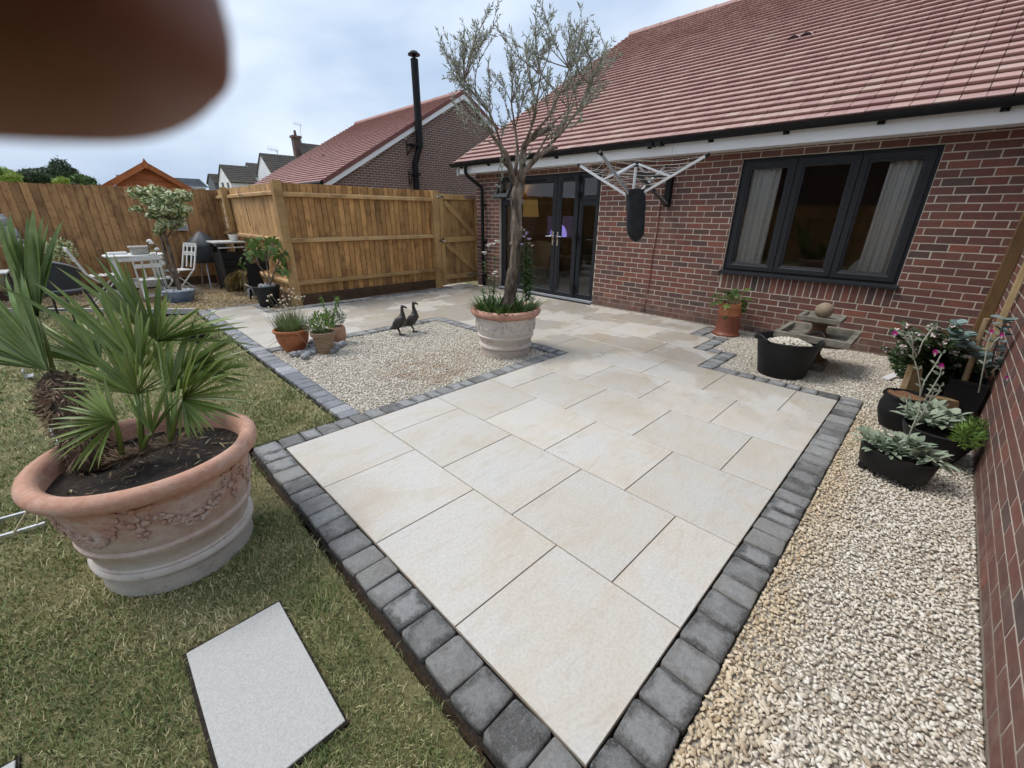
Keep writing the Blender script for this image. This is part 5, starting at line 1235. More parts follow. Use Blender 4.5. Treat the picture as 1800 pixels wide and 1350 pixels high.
MB().bbox(GX0 - .03, GX0 + .10, GY - .062, GY - .043, 1.735, 1.765, .003).tube([(GX0 - .08, GY - .06, 1.765), (GX0 + .02, GY - .07, 1.745), (GX0 + .09, GY - .065, 1.75)], .009, 6).build('top_latch', M_CHROME, gt)
MB().bbox(GX0 + .005, GX0 + .06, GY - .058, GY - .043, 0.90, 0.98, .003).tube([(GX0 + .0, GY - .075, .945), (GX0 + .05, GY - .08, .94), (GX0 + .085, GY - .075, .90)], .010, 6).bbox(GX0 - .07, GX0 - .025, GY - .075, GY - .06, .91, .96, .003).build('ring_latch', M_CHROME, gt)
hp = thing('gate_post', 'slim timber hinge post between gate and house corner', 'post', (5.79, 7.12, 0))
MB().bbox(5.752, 5.835, 7.06, 7.16, -.1, 1.82, .005).build('post', M_GATE, hp)

# ================================================================== POTS AND PLANTS
def vplane(base):
    """pixel -> point on the upright plane through base that faces the camera"""
    n_ = Vector((CF.x, CF.y, 0)).normalized(); b = Vector(base)
    def f(x, y, off=0.0):
        d = ray_(x, y); k = ((b - CAM_POS).dot(n_) + off) / d.dot(n_); return CAM_POS + d * k
    return f
def pot_profile(R_, h, rb, wall=0.028, roll=0.035):
    k = R_ / 0.39; z = h / 0.51
    p = [(0.0, 0.0), (rb, 0.0), (rb * 1.0, 0.085 * z), (rb + .018 * k, 0.095 * z), (rb + .020 * k, 0.112 * z), (rb + .010 * k, 0.122 * z), (rb + .012 * k, 0.128 * z), (rb + .004 * k, 0.135 * z), (rb + .012 * k, 0.19 * z), (rb + .030 * k, 0.205 * z), (rb + .033 * k, 0.222 * z), (rb + .022 * k, 0.232 * z), (rb + .030 * k, 0.245 * z), (rb + .042 * k, 0.32 * z), (rb + .055 * k, 0.40 * z), (rb + .058 * k, 0.428 * z), (rb + .070 * k, 0.434 * z)]
    rc = R_ - roll; zc = h - roll
    for j in range(11):
        a = R(-100 + 200 * j / 10); p.append((rc + roll * math.cos(a), zc + roll * 1.05 * math.sin(a)))
    p += [(rc - roll * 0.9, h - 0.02), (rc - roll * 1.0, h - 0.1), (rb - .03, h * 0.55)]
    return p
def soil_disc(parent, r_, z, seed=1, name='soil', mat=None, cx=0, cy=0, amp=0.015, sy=1.0):
    mb = MB(); vs = [(cx, cy, z + .01)]; rings, n = 7, 28
    for k in range(1, rings + 1):
        for j in range(n):
            a = 2 * math.pi * j / n; rr = r_ * k / rings; x, y = cx + rr * math.cos(a), cy + rr * math.sin(a) * sy
            vs.append((x, y, z + amp * mnoise.noise(Vector((x * 14 + seed, y * 14, seed)))))
    fs = [(0, 1 + j, 1 + (j + 1) % n) for j in range(n)] + [(1 + k * n + j, 1 + (k + 1) * n + j, 1 + (k + 1) * n + (j + 1) % n, 1 + k * n + (j + 1) % n) for k in range(rings - 1) for j in range(n)]
    return mb.add(vs, fs).build(name, mat or M_PEAT, parent, True, world=False)
def big_pot(label, loc, R_, h, rb, mat, rz, garl, hide_soil=False):
    t_ = thing('terracotta_planter', label, 'planter', loc, rz, 'large garlanded terracotta planters')
    MB().lathe(pot_profile(R_, h, rb), 64, fn=lambda a, r_, z: r_ * (1 + 0.004 * math.sin(a * 3 + z * 9))).build('body', mat, t_, True, 50, world=False)
    k = R_ / 0.39
    def surf(a, z):   # outer radius of the upper band at height z
        f = (z / h * 0.51 - 0.245) / 0.155; return rb + (.030 + .025 * f) * k
    for s_ in range(garl):
        a0 = 2 * math.pi * s_ / garl; a1 = 2 * math.pi * (s_ + 1) / garl; mb = MB(); r2 = random.Random(s_)
        for j in range(15):
            f = (j + .5) / 15; a = a0 + (a1 - a0) * (0.10 + 0.80 * f); z = h * (0.775 - 0.19 * math.sin(math.pi * f)); fat = 0.35 + 0.65 * math.sin(math.pi * f)
            for q in range(4 if fat > .6 else 2):
                aa = a + r2.uniform(-.05, .05); z2 = z + r2.uniform(-.024, .024) * fat; rr = surf(aa, z2) + 0.004
                # petal-like lobes lying on the wall
                M_ = Matrix.Rotation(aa, 3, 'Z') @ Matrix.Rotation(r2.uniform(0, 3.1), 3, 'X')
                mb.ball((rr * math.cos(aa), rr * math.sin(aa), z2), 0.017 * fat ** .5, q, .3, 1, (.55, 1.25, .55), M_.to_4x4())
        mb.build('garland', mat, t_, True, world=False)
        mb = MB(); rr = surf(a0, h * .72)
        for (du, dz, s2) in ((-.05, .035, .6), (.05, .035, .6), (0, .03, .7), (0, -.01, .8), (-.022, -.035, .9), (.022, -.035, .9), (0, -.06, .9), (-.012, -.085, .6), (.012, -.085, .6), (0, -.11, .5)):
            a = a0 + du / rr; z = h * .76 + dz; r3 = surf(a, z) + .004
            M_ = Matrix.Rotation(a, 3, 'Z')
            mb.ball((r3 * math.cos(a), r3 * math.sin(a), z), 0.019 * s2, int(dz * 99), .25, 1, (.55, 1.0, 1.0), M_.to_4x4())
        rp_ = [Vector(((surf(a0, z) + .001) * math.cos(a0 + du), (surf(a0, z) + .001) * math.sin(a0 + du), z)) for du, z in ((-.14, h * .76 + .035), (-.06, h * .76 + .02), (0, h * .76 + .03), (0, h * .76 - .05), (0, h * .76 - .11))]
        mb.tube(rp_, .006, 6); mb.tube([rp_[2], Vector(((surf(a0, rp_[0].z) + .001) * math.cos(a0 + .14), (surf(a0, rp_[0].z) + .001) * math.sin(a0 + .14), rp_[0].z))], .006, 6)
        mb.build('pendant', mat, t_, True, world=False)
    soil_disc(t_, R_ - 0.062, h - 0.085, 3)
    return t_
# ------------------------------------------------------------------ palm pot
PP = Vector((-0.637, 1.831, LAWN_Z + 0.008))
palm_pot = big_pot('large terracotta planter with fruit garlands holding the fan palms on the lawn', PP, 0.392, 0.545, 0.281, M_TERRA_A, R(12), 6)
def bits(parent, c, r_, z, n, mat, seed, L0=.02, L1=.06):
    r2 = random.Random(seed); mb = MB()
    for _ in range(n):
        a = r2.uniform(0, 6.28); rr = r_ * math.sqrt(r2.random()); d = Vector((r2.uniform(-1, 1), r2.uniform(-1, 1), r2.uniform(-.1, .35)))
        mb.leaf((c[0] + rr * math.cos(a), c[1] + rr * math.sin(a), z + r2.uniform(0, .012)), d, (0, 0, 1), r2.uniform(L0, L1), r2.uniform(.003, .009), .1, .1)
    o = mb.build('leaf_litter', mat, parent, world=False); o['kind'] = 'stuff'
bits(palm_pot, (0, 0), 0.30, 0.466, 34, M_STALK, 5)
bits(palm_pot, (0, 0), 0.31, 0.463, 170, M_PALMHAIR, 6, .015, .045)
# leaflet: unit length along x, folded along the midrib
def leaflet_mesh(mat, wd=0.062, droop=0.07):
    mb = MB(); st = [(0.0, .30), (.15, .62), (.42, 1.0), (.72, .72), (.92, .28)]; vs = []
    for (x, w_) in st:
        z = -droop * x * x; y = wd * .5 * w_
        vs += [(x, y, z + y * .55), (x, 0, z), (x, -y, z + y * .55)]
    vs.append((1.0, 0, -droop * 1.05)); k = len(st)
    fs = [(3 * i + a, 3 * i + a + 1, 3 * i + a + 4, 3 * i + a + 3) for i in range(k - 1) for a in (0, 1)] + [(3 * k - 3, 3 * k - 2, 3 * k), (3 * k - 2, 3 * k - 1, 3 * k)]
    return mb.add(vs, fs).mesh('leaflet', mat, True)
LEAFLETS = [leaflet_mesh(M_PALM, .092, .06), leaflet_mesh(M_PALM, .078, .15), leaflet_mesh(M_PALM, .096, .02)]
LEAFLETSG = [leaflet_mesh(M_PALMG, .135, .03), leaflet_mesh(M_PALMG, .12, .05)]
def fan(parent, hub, base, th0, th1, n, Lfun, tilt, depth, meshes, seed, wob=0.25):
    r2 = random.Random(seed); hub = px3(hub[0], hub[1], depth); base = Vector(base); n = int(n * 1.25)
    mid = (hub + base) / 2 + (CU * .02)
    stalk = MB().tube([base, mid, hub], [.009, .007, .006], 6).build('frond', M_PALM, parent, True)
    for i in range(n):
        f = i / (n - 1) if n > 1 else .5; th = R(th0 + (th1 - th0) * f + r2.uniform(-2.2, 2.2))
        L_ = Lfun(f) * depth / FPX * r2.uniform(.93, 1.05)
        out_ = tilt + wob * (2 * f - 1) * r2.choice((1, 1, .6)) + r2.uniform(-.08, .08)
        d = (CR * math.cos(th) + CU * math.sin(th) - CF * out_); Lw = L_ / max(.55, math.sqrt(1 - min(.7, out_ * out_ / (1 + out_ * out_)))); d.normalize()
        nn = (-CF * .55 + CU * .6 + CR * r2.uniform(-.35, .35)); nn = (nn - d * nn.dot(d)).normalized(); y_ = nn.cross(d)
        o = link('leaflet', r2.choice(meshes)); attach(o, stalk)
        M3 = Matrix((d, y_, nn)).transposed(); o.location = hub; o.rotation_euler = M3.to_euler(); wsc = r2.uniform(.85, 1.1) * max(.55, min(1, .30 / L_)) ; o.scale = (L_, L_ * wsc, L_)
palm1 = thing('fan_palm', 'fan palm with leaning hairy trunk and broad upright fronds at the left edge', 'palm', PP + Vector((-.1, .1, .45)))
pt0, pt1, pt2 = px3(168, 812, 1.74), px3(130, 742, 1.77), px3(100, 672, 1.80)
MB().tube([pt0 - CU * .03, pt0, pt1, pt2, pt2 + (pt2 - pt1) * .25], [.055, .062, .070, .062, .02], 12).build('trunk', M_PALMCORE, palm1, True)
mb = MB(); r2 = random.Random(3); ax = (pt2 - pt0).normalized()
for k in range(1500):
    f = r2.random(); c_ = pt0.lerp(pt1, f * 2) if f < .5 else pt1.lerp(pt2, f * 2 - 1)
    a = r2.uniform(0, 6.28); e1 = ax.orthogonal().normalized(); e2 = ax.cross(e1); rad = e1 * math.cos(a) + e2 * math.sin(a)
    p = c_ + rad * (.060 + .010 * math.sin(f * 3.1)); d = rad * r2.uniform(.25, .9) + ax * r2.uniform(-.8, .7) + Vector((r2.uniform(-.4, .4), r2.uniform(-.4, .4), -.35))
    mb.leaf(p, d, rad, r2.uniform(.025, .062), r2.uniform(.0025, .0075), .2, .1)
o = mb.build('trunk_fibre', M_PALMHAIR, palm1)
for k in range(26):   # cut frond bases
    f = r2.uniform(.2, 1.0); c_ = pt0.lerp(pt1, f * 2) if f < .5 else pt1.lerp(pt2, f * 2 - 1); a = r2.uniform(0, 6.28); rad = e1 * math.cos(a) + e2 * math.sin(a)
    MB().leaf(c_ + rad * .055, rad * .8 + ax * .6, ax, r2.uniform(.05, .09), .022, .0, .3).build('frond_stub', M_PALMHAIR, palm1)
crown = pt2 + ax * .02
fan(palm1, (66, 556), crown, 82, 109, 12, lambda f: 172 + 14 * math.sin(9 * f), 0.05, 1.80, LEAFLETSG, 11, .1)
fan(palm1, (84, 650), crown, 108, 172, 15, lambda f: 205 - 20 * f, 0.12, 1.74, LEAFLETSG, 12, .2)
palm2 = thing('fan_palm', 'clump of young fan palms with wide green fans filling the palm planter', 'palm', PP + Vector((0, .05, .45)))
B1, B2, B3 = px3(250, 790, 1.72), px3(300, 775, 1.76), px3(215, 800, 1.70)
fan(palm2, (278, 601), B2, 6, 134, 20, lambda f: 160 - 85 * math.sin(math.pi * min(1, f * 1.15)) ** 2 + 10 * f, 0.1, 1.95, LEAFLETS, 21)
fan(palm2, (247, 644), B1, 84, 137, 13, lambda f: 95 + 120 * f ** 1.4, 0.15, 1.84, LEAFLETS, 22)
fan(palm2, (178, 646), B3, 112, 168, 12, lambda f: 118 + 20 * math.sin(3.1 * f), 0.0, 1.86, LEAFLETS, 23)
fan(palm2, (322, 703), B2, -102, 76, 23, lambda f: 72 + 88 * math.exp(-((f - .70) / .2) ** 2), 0.2, 1.76, LEAFLETS, 24)
fan(palm2, (242, 694), B1, 16, 168, 16, lambda f: 62 + 58 * f, 0.3, 1.70, LEAFLETS, 25)
fan(palm2, (203, 739), B3, 106, 264, 16, lambda f: 88 + 22 * math.sin(3.1 * f * f), 0.25, 1.63, LEAFLETS, 26)
fan(palm2, (268, 762), B1, 55, 122, 8, lambda f: 92, 0.05, 1.72, LEAFLETS, 27, .1)
fan(palm2, (300, 690), B2, 25, 120, 13, lambda f: 118, -0.25, 1.95, LEAFLETS, 28)
fan(palm2, (318, 655), B2, -12, 70, 12, lambda f: 118, -0.15, 2.0, LEAFLETS, 29)
fan(palm2, (232, 668), B1, 60, 128, 10, lambda f: 125, -0.2, 1.92, LEAFLETS, 30)
mb = MB()
for c_ in (B1, B2, B3):
    for k in range(140):
        a = r2.uniform(0, 6.28); d = Vector((math.cos(a), math.sin(a), r2.uniform(.2, 1.4)))
        mb.leaf(c_ + Vector((math.cos(a) * .018, math.sin(a) * .018, -.02)), d, (0, 0, 1), r2.uniform(.02, .07), .007, .25, .1)
mb.build('base_fibre', M_PALMHAIR, palm2)

# ------------------------------------------------------------------ olive pot and tree
OP = Vector((2.533, 2.943, -0.012))
olive_pot = big_pot('whitewashed garlanded terracotta planter holding the olive tree in the gravel square', OP, 0.386, 0.512, 0.279, M_TERRA_B, R(40), 6)
ov = vplane(OP)
olive = thing('olive_tree', 'gnarled olive tree with sparse silvery crown in the whitewashed planter', 'tree', OP + Vector((0, 0, .43)))
def wp(l): return [ov(x, y) for x, y in l]
tr = wp([(894, 546), (897, 520), (899, 495), (904, 465), (907, 430), (907, 405), (908, 380), (909, 355), (913, 335), (915, 322)])
for i in range(1, len(tr) - 1): tr[i] += Vector((math.sin(i * 2.1), math.cos(i * 1.7), 0)) * .008
rr = [.078, .060, .054, .058, .049, .056, .046, .052, .056, .044]
def gnarled(path, rads, n=26, sub_=6, seed=0):
    P = []; Q = []
    for i in range(len(path) - 1):
        for k in range(sub_):
            f = k / sub_; P.append(path[i].lerp(path[i + 1], f)); Q.append(rads[i] + (rads[i + 1] - rads[i]) * f)
    P.append(path[-1]); Q.append(rads[-1]); mbt = MB(); mbt.tube(P, Q, n)
    for i in range(len(P)):
        for j in range(n):
            v = Vector(mbt.v[i * n + j]); d = v - P[i]; a = 2 * math.pi * j / n
            k = 1 + .16 * math.sin(3 * a + i * .16 + seed) + .10 * math.sin(7 * a - i * .12) + .30 * mnoise.noise(Vector((math.cos(a) * 1.3, math.sin(a) * 1.3, i * .17 + seed))) + .16 * mnoise.noise(Vector((math.cos(a) * 4, math.sin(a) * 4, i * .35)))
            mbt.v[i * n + j] = tuple(P[i] + d * k)
    return mbt
mb = gnarled(tr, rr)
# ribs and knots of the old wood
for k in range(5):
    pass
for i, s_ in ((3, .03), (5, .034), (7, .03), (4, .026)): mb.ball(tr[i] + CR * (.04 if i % 2 else -.042) - CF * .02, s_, i, .4, 2)
mb.build('trunk', M_BARKO, olive, True)
LIMBS = [([(912, 326), (901, 312), (897, 293), (889, 271), (877, 256), (866, 240), (856, 219)], .038, .010, -.05),
         ([(912, 328), (919, 300), (918, 280), (921, 259), (928, 248), (942, 237), (966, 225)], .036, .024, .02),
         ([(915, 325), (921, 302), (933, 290), (950, 271), (966, 262), (980, 260)], .034, .012, -.08),
         ([(903, 315), (908, 292), (910, 262), (905, 225), (898, 180)], .022, .007, .12),
         ([(900, 300), (884, 285), (879, 250), (862, 200), (838, 170), (815, 140)], .016, .005, .05),
         ([(921, 262), (935, 225), (942, 180), (950, 130)], .016, .005, -.15),
         ([(935, 240), (965, 205), (985, 165), (1000, 120)], .014, .005, .1),
         ([(950, 270), (985, 235), (1015, 195), (1040, 150)], .013, .004, -.1),
         ([(925, 300), (940, 275), (957, 247), (975, 215), (1000, 190)], .014, .005, .2)]
mb = MB(); tips = []
for pts, r0, r1, off in LIMBS:
    P = []
    for i, (x, y) in enumerate(pts):
        f = i / (len(pts) - 1); P.append(ov(x, y, off * f * 2.0) + Vector((rng.uniform(-1, 1), rng.uniform(-1, 1), rng.uniform(-1, 1))) * .006)
    mb.tube(P, [r0 + (r1 - r0) * i / (len(P) - 1) for i in range(len(P))], 8)
    tips += [(P[i], max(.004, (r0 + (r1 - r0) * i / (len(P) - 1)) * .3)) for i in range(1, len(P))]
mb.build('limb', M_BARKO, olive, True)
shoots = MB(); leaves = MB(); r2 = random.Random(21)
def leafy(p, q, bend, r0, f0, step, size, side=True):
    n = 7; P = []
    for i in range(n + 1):
        f = i / n; P.append(p.lerp(q, f) + bend * math.sin(math.pi * f))
    shoots.tube(P, [r0 * (1 - .8 * i / n) + .0009 for i in range(n + 1)], 5, False)
    ln = (q - p).length; s_ = f0 * ln
    while s_ < ln:
        f = s_ / ln; k = min(n - 1, int(f * n)); g = f * n - k; c_ = P[k].lerp(P[k + 1], g); t_ = (P[k + 1] - P[k]).normalized()
        o1 = t_.orthogonal().normalized(); a = r2.uniform(0, 6.28); sd_ = o1 * math.cos(a) + t_.cross(o1) * math.sin(a)
        for sg in (1, -1):
            if r2.random() < .86:
                d = t_ * r2.uniform(.5, 1.1) + sd_ * sg * r2.uniform(.5, 1.0) + Vector((0, 0, .15)); leaves.leaf(c_, d, Vector((r2.uniform(-1, 1), r2.uniform(-1, 1), r2.uniform(-1, 1))), size * r2.uniform(.7, 1.2), size * .24, .08, .15, 3)
        s_ += step
    return P
targets = []
while len(targets) < 78:
    x, y = r2.uniform(785, 1068), r2.uniform(40, 250)
    # crown outline: a loose vase, open in the middle low part
    cx = (x - 925) / 150; cyv = (y - 135) / 110
    if cx * cx + cyv * cyv > 1.05: continue
    if y > 175 and abs(x - 920) < 40: continue
    targets.append((x, y))
targets += [(868, 2), (880, 25), (947, 0), (945, 22), (955, 45), (998, 28), (1020, 40), (1030, 58), (1066, 75), (1050, 95), (1056, 112), (793, 105), (786, 100), (820, 70), (862, 58), (1072, 140), (1040, 140)]
for (x, y) in targets:
    q = ov(x, y, r2.uniform(-.38, .38))
    cand = sorted(tips, key=lambda tt: (tt[0] - q).length + (0.8 if tt[0].z > q.z - .1 else 0) + r2.uniform(0, .35))[0]
    bend = Vector((r2.uniform(-1, 1), r2.uniform(-1, 1), r2.uniform(-.6, .2))) * .06
    P = leafy(cand[0], q, bend, min(.0050, cand[1] + .001), .38, .022, .047)
    for k in range(r2.randint(3, 5)):
        i = r2.randint(2, 6); c_ = P[i]; t_ = (P[i + 1] - P[i]).normalized()
        d = t_ + Vector((r2.uniform(-1, 1), r2.uniform(-1, 1), r2.uniform(-.2, .8))) * .8
        leafy(c_, c_ + d.normalized() * r2.uniform(.09, .24), Vector((0, 0, .012)), .0015, .2, .022, .042)
shoots.build('twigs', M_TWIG, olive, True); o = leaves.build('crown', M_OLIVE, olive)
# suckers low on the tree
leaves = MB(); shoots = MB()
for (x, y, x2, y2) in ((918, 300, 905, 262), (918, 285, 935, 262), (915, 290, 925, 270), (876, 300, 884, 262), (879, 330, 882, 290), (867, 325, 880, 330)):
    leafy(ov(x, y, -.05), ov(x2, y2, -.12), Vector((.02, .01, 0)), .003, .2, .02, .045)
shoots.build('sucker_twigs', M_TWIG, olive, True); leaves.build('sucker_leaves', M_OLIVE, olive)
# underplanting
def strap_clump(parent, c, n, r_, L0, L1, w_, mat, seed, z=0.0, up=1.0, name='foliage', curl=.5):
    r3 = random.Random(seed); mb = MB()
    for _ in range(n):
        a = r3.uniform(0, 6.28); rr = r_ * math.sqrt(r3.random()); d = Vector((math.cos(a) * r3.uniform(.15, .9), math.sin(a) * r3.uniform(.15, .9), up * r3.uniform(.5, 1.2)))
        mb.leaf((c[0] + rr * math.cos(a), c[1] + rr * math.sin(a), c[2] + z), d, Vector((0, 0, 1)) + d * .1, r3.uniform(L0, L1), w_ * r3.uniform(.7, 1.2), curl * r3.uniform(.3, 1), .25, 5)
    return mb.build(name, mat, parent, True)
up_ = thing('bedding_plant', 'low dark strap leaved plants around the foot of the olive trunk', 'plant', OP + Vector((0, 0, .43)))
for k, (a, n) in enumerate(((0.3, 42), (1.1, 45), (2.0, 50), (2.8, 60), (3.6, 60), (4.5, 55), (5.4, 50))):
    c_ = OP + Vector((math.cos(a) * .2, math.sin(a) * .2, .425)); strap_clump(up_, c_, n * 2, .11, .09, .26, .022, M_STRAP if k % 2 else M_GRNLEAF, k + 40)
def spike(label, base, top, mat_f, heads, seed, leafn=46, group=None, off=0.0):
    t_ = thing('flower_spike', label, 'flower', ov(*base, off), group=group); a, b = ov(*base, off), ov(*top, off - .05); r3 = random.Random(seed); mb = MB(); st = MB()
    st.tube([a, a.lerp(b, .5) + Vector((.01, .01, 0)), b], [.004, .003, .002], 5); st.build('stem', M_STRAP, t_)
    for k in range(leafn):
        f = r3.uniform(0.02, .8); c_ = a.lerp(b, f); an = r3.uniform(0, 6.28); d = Vector((math.cos(an), math.sin(an), r3.uniform(.1, .8))); mb.leaf(c_, d, (0, 0, 1), r3.uniform(.05, .10) * (1.15 - .5 * f), .019, .35, .2, 4)
    mb.build('leaves', M_GRNLEAF, t_); fl_ = MB()
    for (x, y) in heads:
        c_ = ov(x, y, off - .04)
        for k in range(6):
            an = k * 1.05; d = Vector((math.cos(an), math.sin(an), .35)); fl_.leaf(c_, d, (0, 0, 1), .034, .030, .1, .1, 3)
        fl_.ball(c_, .012, 1, 0, 1)
    fl_.build('blossom', mat_f, t_)
spike('tall leafy spike with lilac bells right of the olive trunk', (925, 533), (924, 402), M_LILAC, [(925, 411), (921, 416), (918, 430), (929, 420), (926, 409)], 3, 230, 'flower spikes in the olive planter', -.05)
spike('leafy spike with small cream buds close behind the lilac bells', (930, 530), (932, 415), M_SEEDHEAD, [(931, 420), (930, 428), (935, 432), (921, 404), (928, 440)], 5, 220, 'flower spikes in the olive planter')
spike('thin stem topped with white flowers left of the olive trunk', (868, 530), (872, 424), M_WFLOWER, [(872, 424), (868, 429), (876, 425), (861, 430), (858, 432)], 4, 40, 'flower spikes in the olive planter')
spike('lowest white flower on a bent stem by the downpipe', (863, 535), (851, 444), M_WFLOWER, [(851, 444), (852, 446)], 6, 34, 'flower spikes in the olive planter')
spike('short pinkish spike at the left rim of the olive planter', (866, 530), (870, 478), M_PINKW, [(868, 482), (871, 478), (873, 486)], 7, 40, 'flower spikes in the olive planter', -.1)
spike('leaning leafy stem at the far left rim of the olive planter', (853, 532), (846, 500), M_SEEDHEAD, [(845, 503)], 9, 30, 'flower spikes in the olive planter', -.1)

# ------------------------------------------------------------------ small pots by the path
def lathe_pot(name, label, loc, prof, mat, group=None, soil_r=None, soil_z=None, soilm=None, n=40, sx=1, sy=1, rz=0):
    t_ = thing(name, label, 'pot', loc, rz, group); MB().lathe(prof, n, (0, 0, 0), sx, sy).build('body', mat, t_, True, 45, world=False)
    if soil_r: soil_disc(t_, soil_r, soil_z, 5, 'soil', soilm or M_PEAT)
    return t_
SP = 'small terracotta pots in the gravel square'
bowl = lathe_pot('flower_pot', 'round orange terracotta bowl of dried thrift', (0.83, 4.615, -.012), [(0, 0), (.095, 0), (.115, .03), (.155, .11), (.168, .17), (.165, .205), (.168, .212), (.186, .222), (.192, .236), (.188, .25), (.176, .254), (.166, .246), (.158, .21), (.15, .15)], M_BOWL, SP, .155, .22)
pot2 = lathe_pot('flower_pot', 'tall brownish weathered pot with bright green herbs', (1.045, 4.29, -.012), [(0, 0), (.083, 0), (.088, .02), (.112, .19), (.126, .197), (.129, .215), (.129, .24), (.121, .246), (.113, .24), (.108, .18)], M_POT2, SP, .108, .225)
pot3 = lathe_pot('flower_pot', 'small pinkish terracotta pot half hidden behind the weathered pot', (1.315, 4.565, -.012), [(0, 0), (.065, 0), (.078, .03), (.094, .10), (.094, .17), (.086, .20), (.080, .205), (.072, .20), (.074, .15)], M_POT3, SP, .07, .185)
th = thing('thrift_plant', 'tuft of thrift with pale dried flower heads in the orange bowl', 'plant', (0.83, 4.615, .2)); r3 = random.Random(8)
mb = MB()
for _ in range(520):
    a = r3.uniform(0, 6.28); rr = .13 * math.sqrt(r3.random()); d = Vector((math.cos(a) * rr * 5.5 + r3.uniform(-.2, .2), math.sin(a) * rr * 5.5 + r3.uniform(-.2, .2), 1.0)); mb.leaf((.83 + math.cos(a) * rr, 4.615 + math.sin(a) * rr, .205), d, (math.cos(a), math.sin(a), .3), r3.uniform(.11, .27), .0055, .22, .1, 4)
mb.build('foliage', M_THRIFT, th)
tv_ = vplane((0.83, 4.615, 0)); stalks = MB()
heads = [(472, 521), (477, 519), (470, 529), (490, 527), (495, 507), (497, 521), (501, 526), (498, 528), (508, 509), (516, 508), (513, 514), (517, 516), (508, 520), (514, 522), (509, 526), (523, 521), (530, 522), (535, 521), (472, 540), (478, 543), (486, 537), (499, 536), (505, 535), (523, 536), (511, 541), (482, 544), (520, 524), (493, 532), (502, 540), (526, 526)]
for i, (x, y) in enumerate(heads):
    q = tv_(x, y, r3.uniform(-.1, .1)); a = r3.uniform(0, 6.28); b = Vector((.83 + math.cos(a) * .06, 4.615 + math.sin(a) * .06, .21))
    m_ = b.lerp(q, .55) + Vector((0, 0, .02)); stalks.tube([b, m_, q], .0016, 4)
    MB().ball(q, .0125 * r3.uniform(.8, 1.15), i, .35, 2, (1, 1, .85)).build('flower_head', M_SEEDHEAD, th, True)
for (x0, y0, x1, y1) in ((520, 585, 468, 612), (500, 585, 476, 600), (512, 580, 540, 606), (505, 585, 502, 612), (500, 582, 484, 604), (530, 578, 547, 560)):
    stalks.tube([tv_(x0, y0, -.12), tv_((x0 + x1) / 2, (y0 + y1) / 2 - 4, -.2), tv_(x1, y1, -.22)], .0016, 4)
stalks.build('stalks', M_STALK, th)
def bushy(parent, c, rad, n, leaf, w_, mat, seed, name='foliage', upb=.5):
    r4 = random.Random(seed); mb = MB()
    for _ in range(n):
        d = Vector((r4.gauss(0, 1), r4.gauss(0, 1), r4.gauss(0, 1))).normalized(); k = r4.random() ** .4
        p = Vector(c) + Vector((d.x * rad[0], d.y * rad[1], d.z * rad[2])) * k
        mb.leaf(p, d + Vector((r4.uniform(-.5, .5), r4.uniform(-.5, .5), upb)), d + Vector((r4.uniform(-.5, .5), r4.uniform(-.5, .5), .5)), leaf * r4.uniform(.6, 1.2), w_, .25, .2, 3)
    return mb.build(name, mat, parent)
hb_ = thing('herb_plant', 'bright green upright herb in the weathered pot', 'plant', (1.045, 4.29, .22))
bushy(hb_, (1.06, 4.30, .33), (.12, .12, .12), 420, .042, .013, M_HERB, 2); bushy(hb_, (0.97, 4.36, .30), (.10, .10, .09), 260, .03, .010, M_SAGE, 3, 'grey_foliage')
hv = vplane((1.1, 4.35, 0))
for k, pts in enumerate(([(575, 570), (572, 545), (566, 528), (564, 518)], [(583, 570), (588, 545), (590, 530), (592, 520)], [(568, 565), (575, 550), (574, 540)], [(586, 560), (594, 535), (593, 522)])):
    P = [hv(x, y) for x, y in pts]; sm = MB().tube(P, .003, 5).build('stem', M_HERB, hb_); lf = MB(); r4 = random.Random(k)
    for i in range(len(P) - 1):
        for _ in range(16): lf.leaf(P[i].lerp(P[i + 1], r4.random()), Vector((r4.uniform(-1, 1), r4.uniform(-1, 1), r4.uniform(-.5, .5))), (0, 0, 1), .045, .012, .6, .2, 4)
    lf.build('leaves', M_HERB, hb_)
sg = thing('sage_plant', 'rounded grey green sage in the small pinkish pot', 'plant', (1.315, 4.565, .19)); bushy(sg, (1.31, 4.57, .29), (.115, .115, .10), 420, .034, .011, M_SAGE, 6)
CB = [(517.5, 622), (527.5, 620), (534, 619), (545, 616), (546.7, 609), (548, 601), (554, 614), (540, 614), (590, 611), (589, 604), (596.7, 606), (602, 603), (550, 618), (542, 620), (595, 599), (585, 616), (557, 604), (536, 626)]
ORD = 'first second third fourth fifth sixth seventh eighth ninth tenth eleventh twelfth thirteenth fourteenth fifteenth sixteenth seventeenth eighteenth'.split()
for i, (x, y) in enumerate(CB):
    p = pt_z(x, y, 0.02); r_ = rng.uniform(.034, .046)
    o = MB().ball((0, 0, 0), r_, i, .22, 3, (1.15, .95, .78)).build('cobble', M_COBBLE, None, True); o.location = (p.x, p.y, r_ * .6 - .012); o.rotation_euler = (0, 0, rng.uniform(0, 6))
    nth = sorted(q[0] for q in CB).index(x)
    tag(o, 'smooth grey cobble round the weathered pot, ' + ORD[nth] + ' from the left', 'cobble', 'cobbles round the weathered pot')

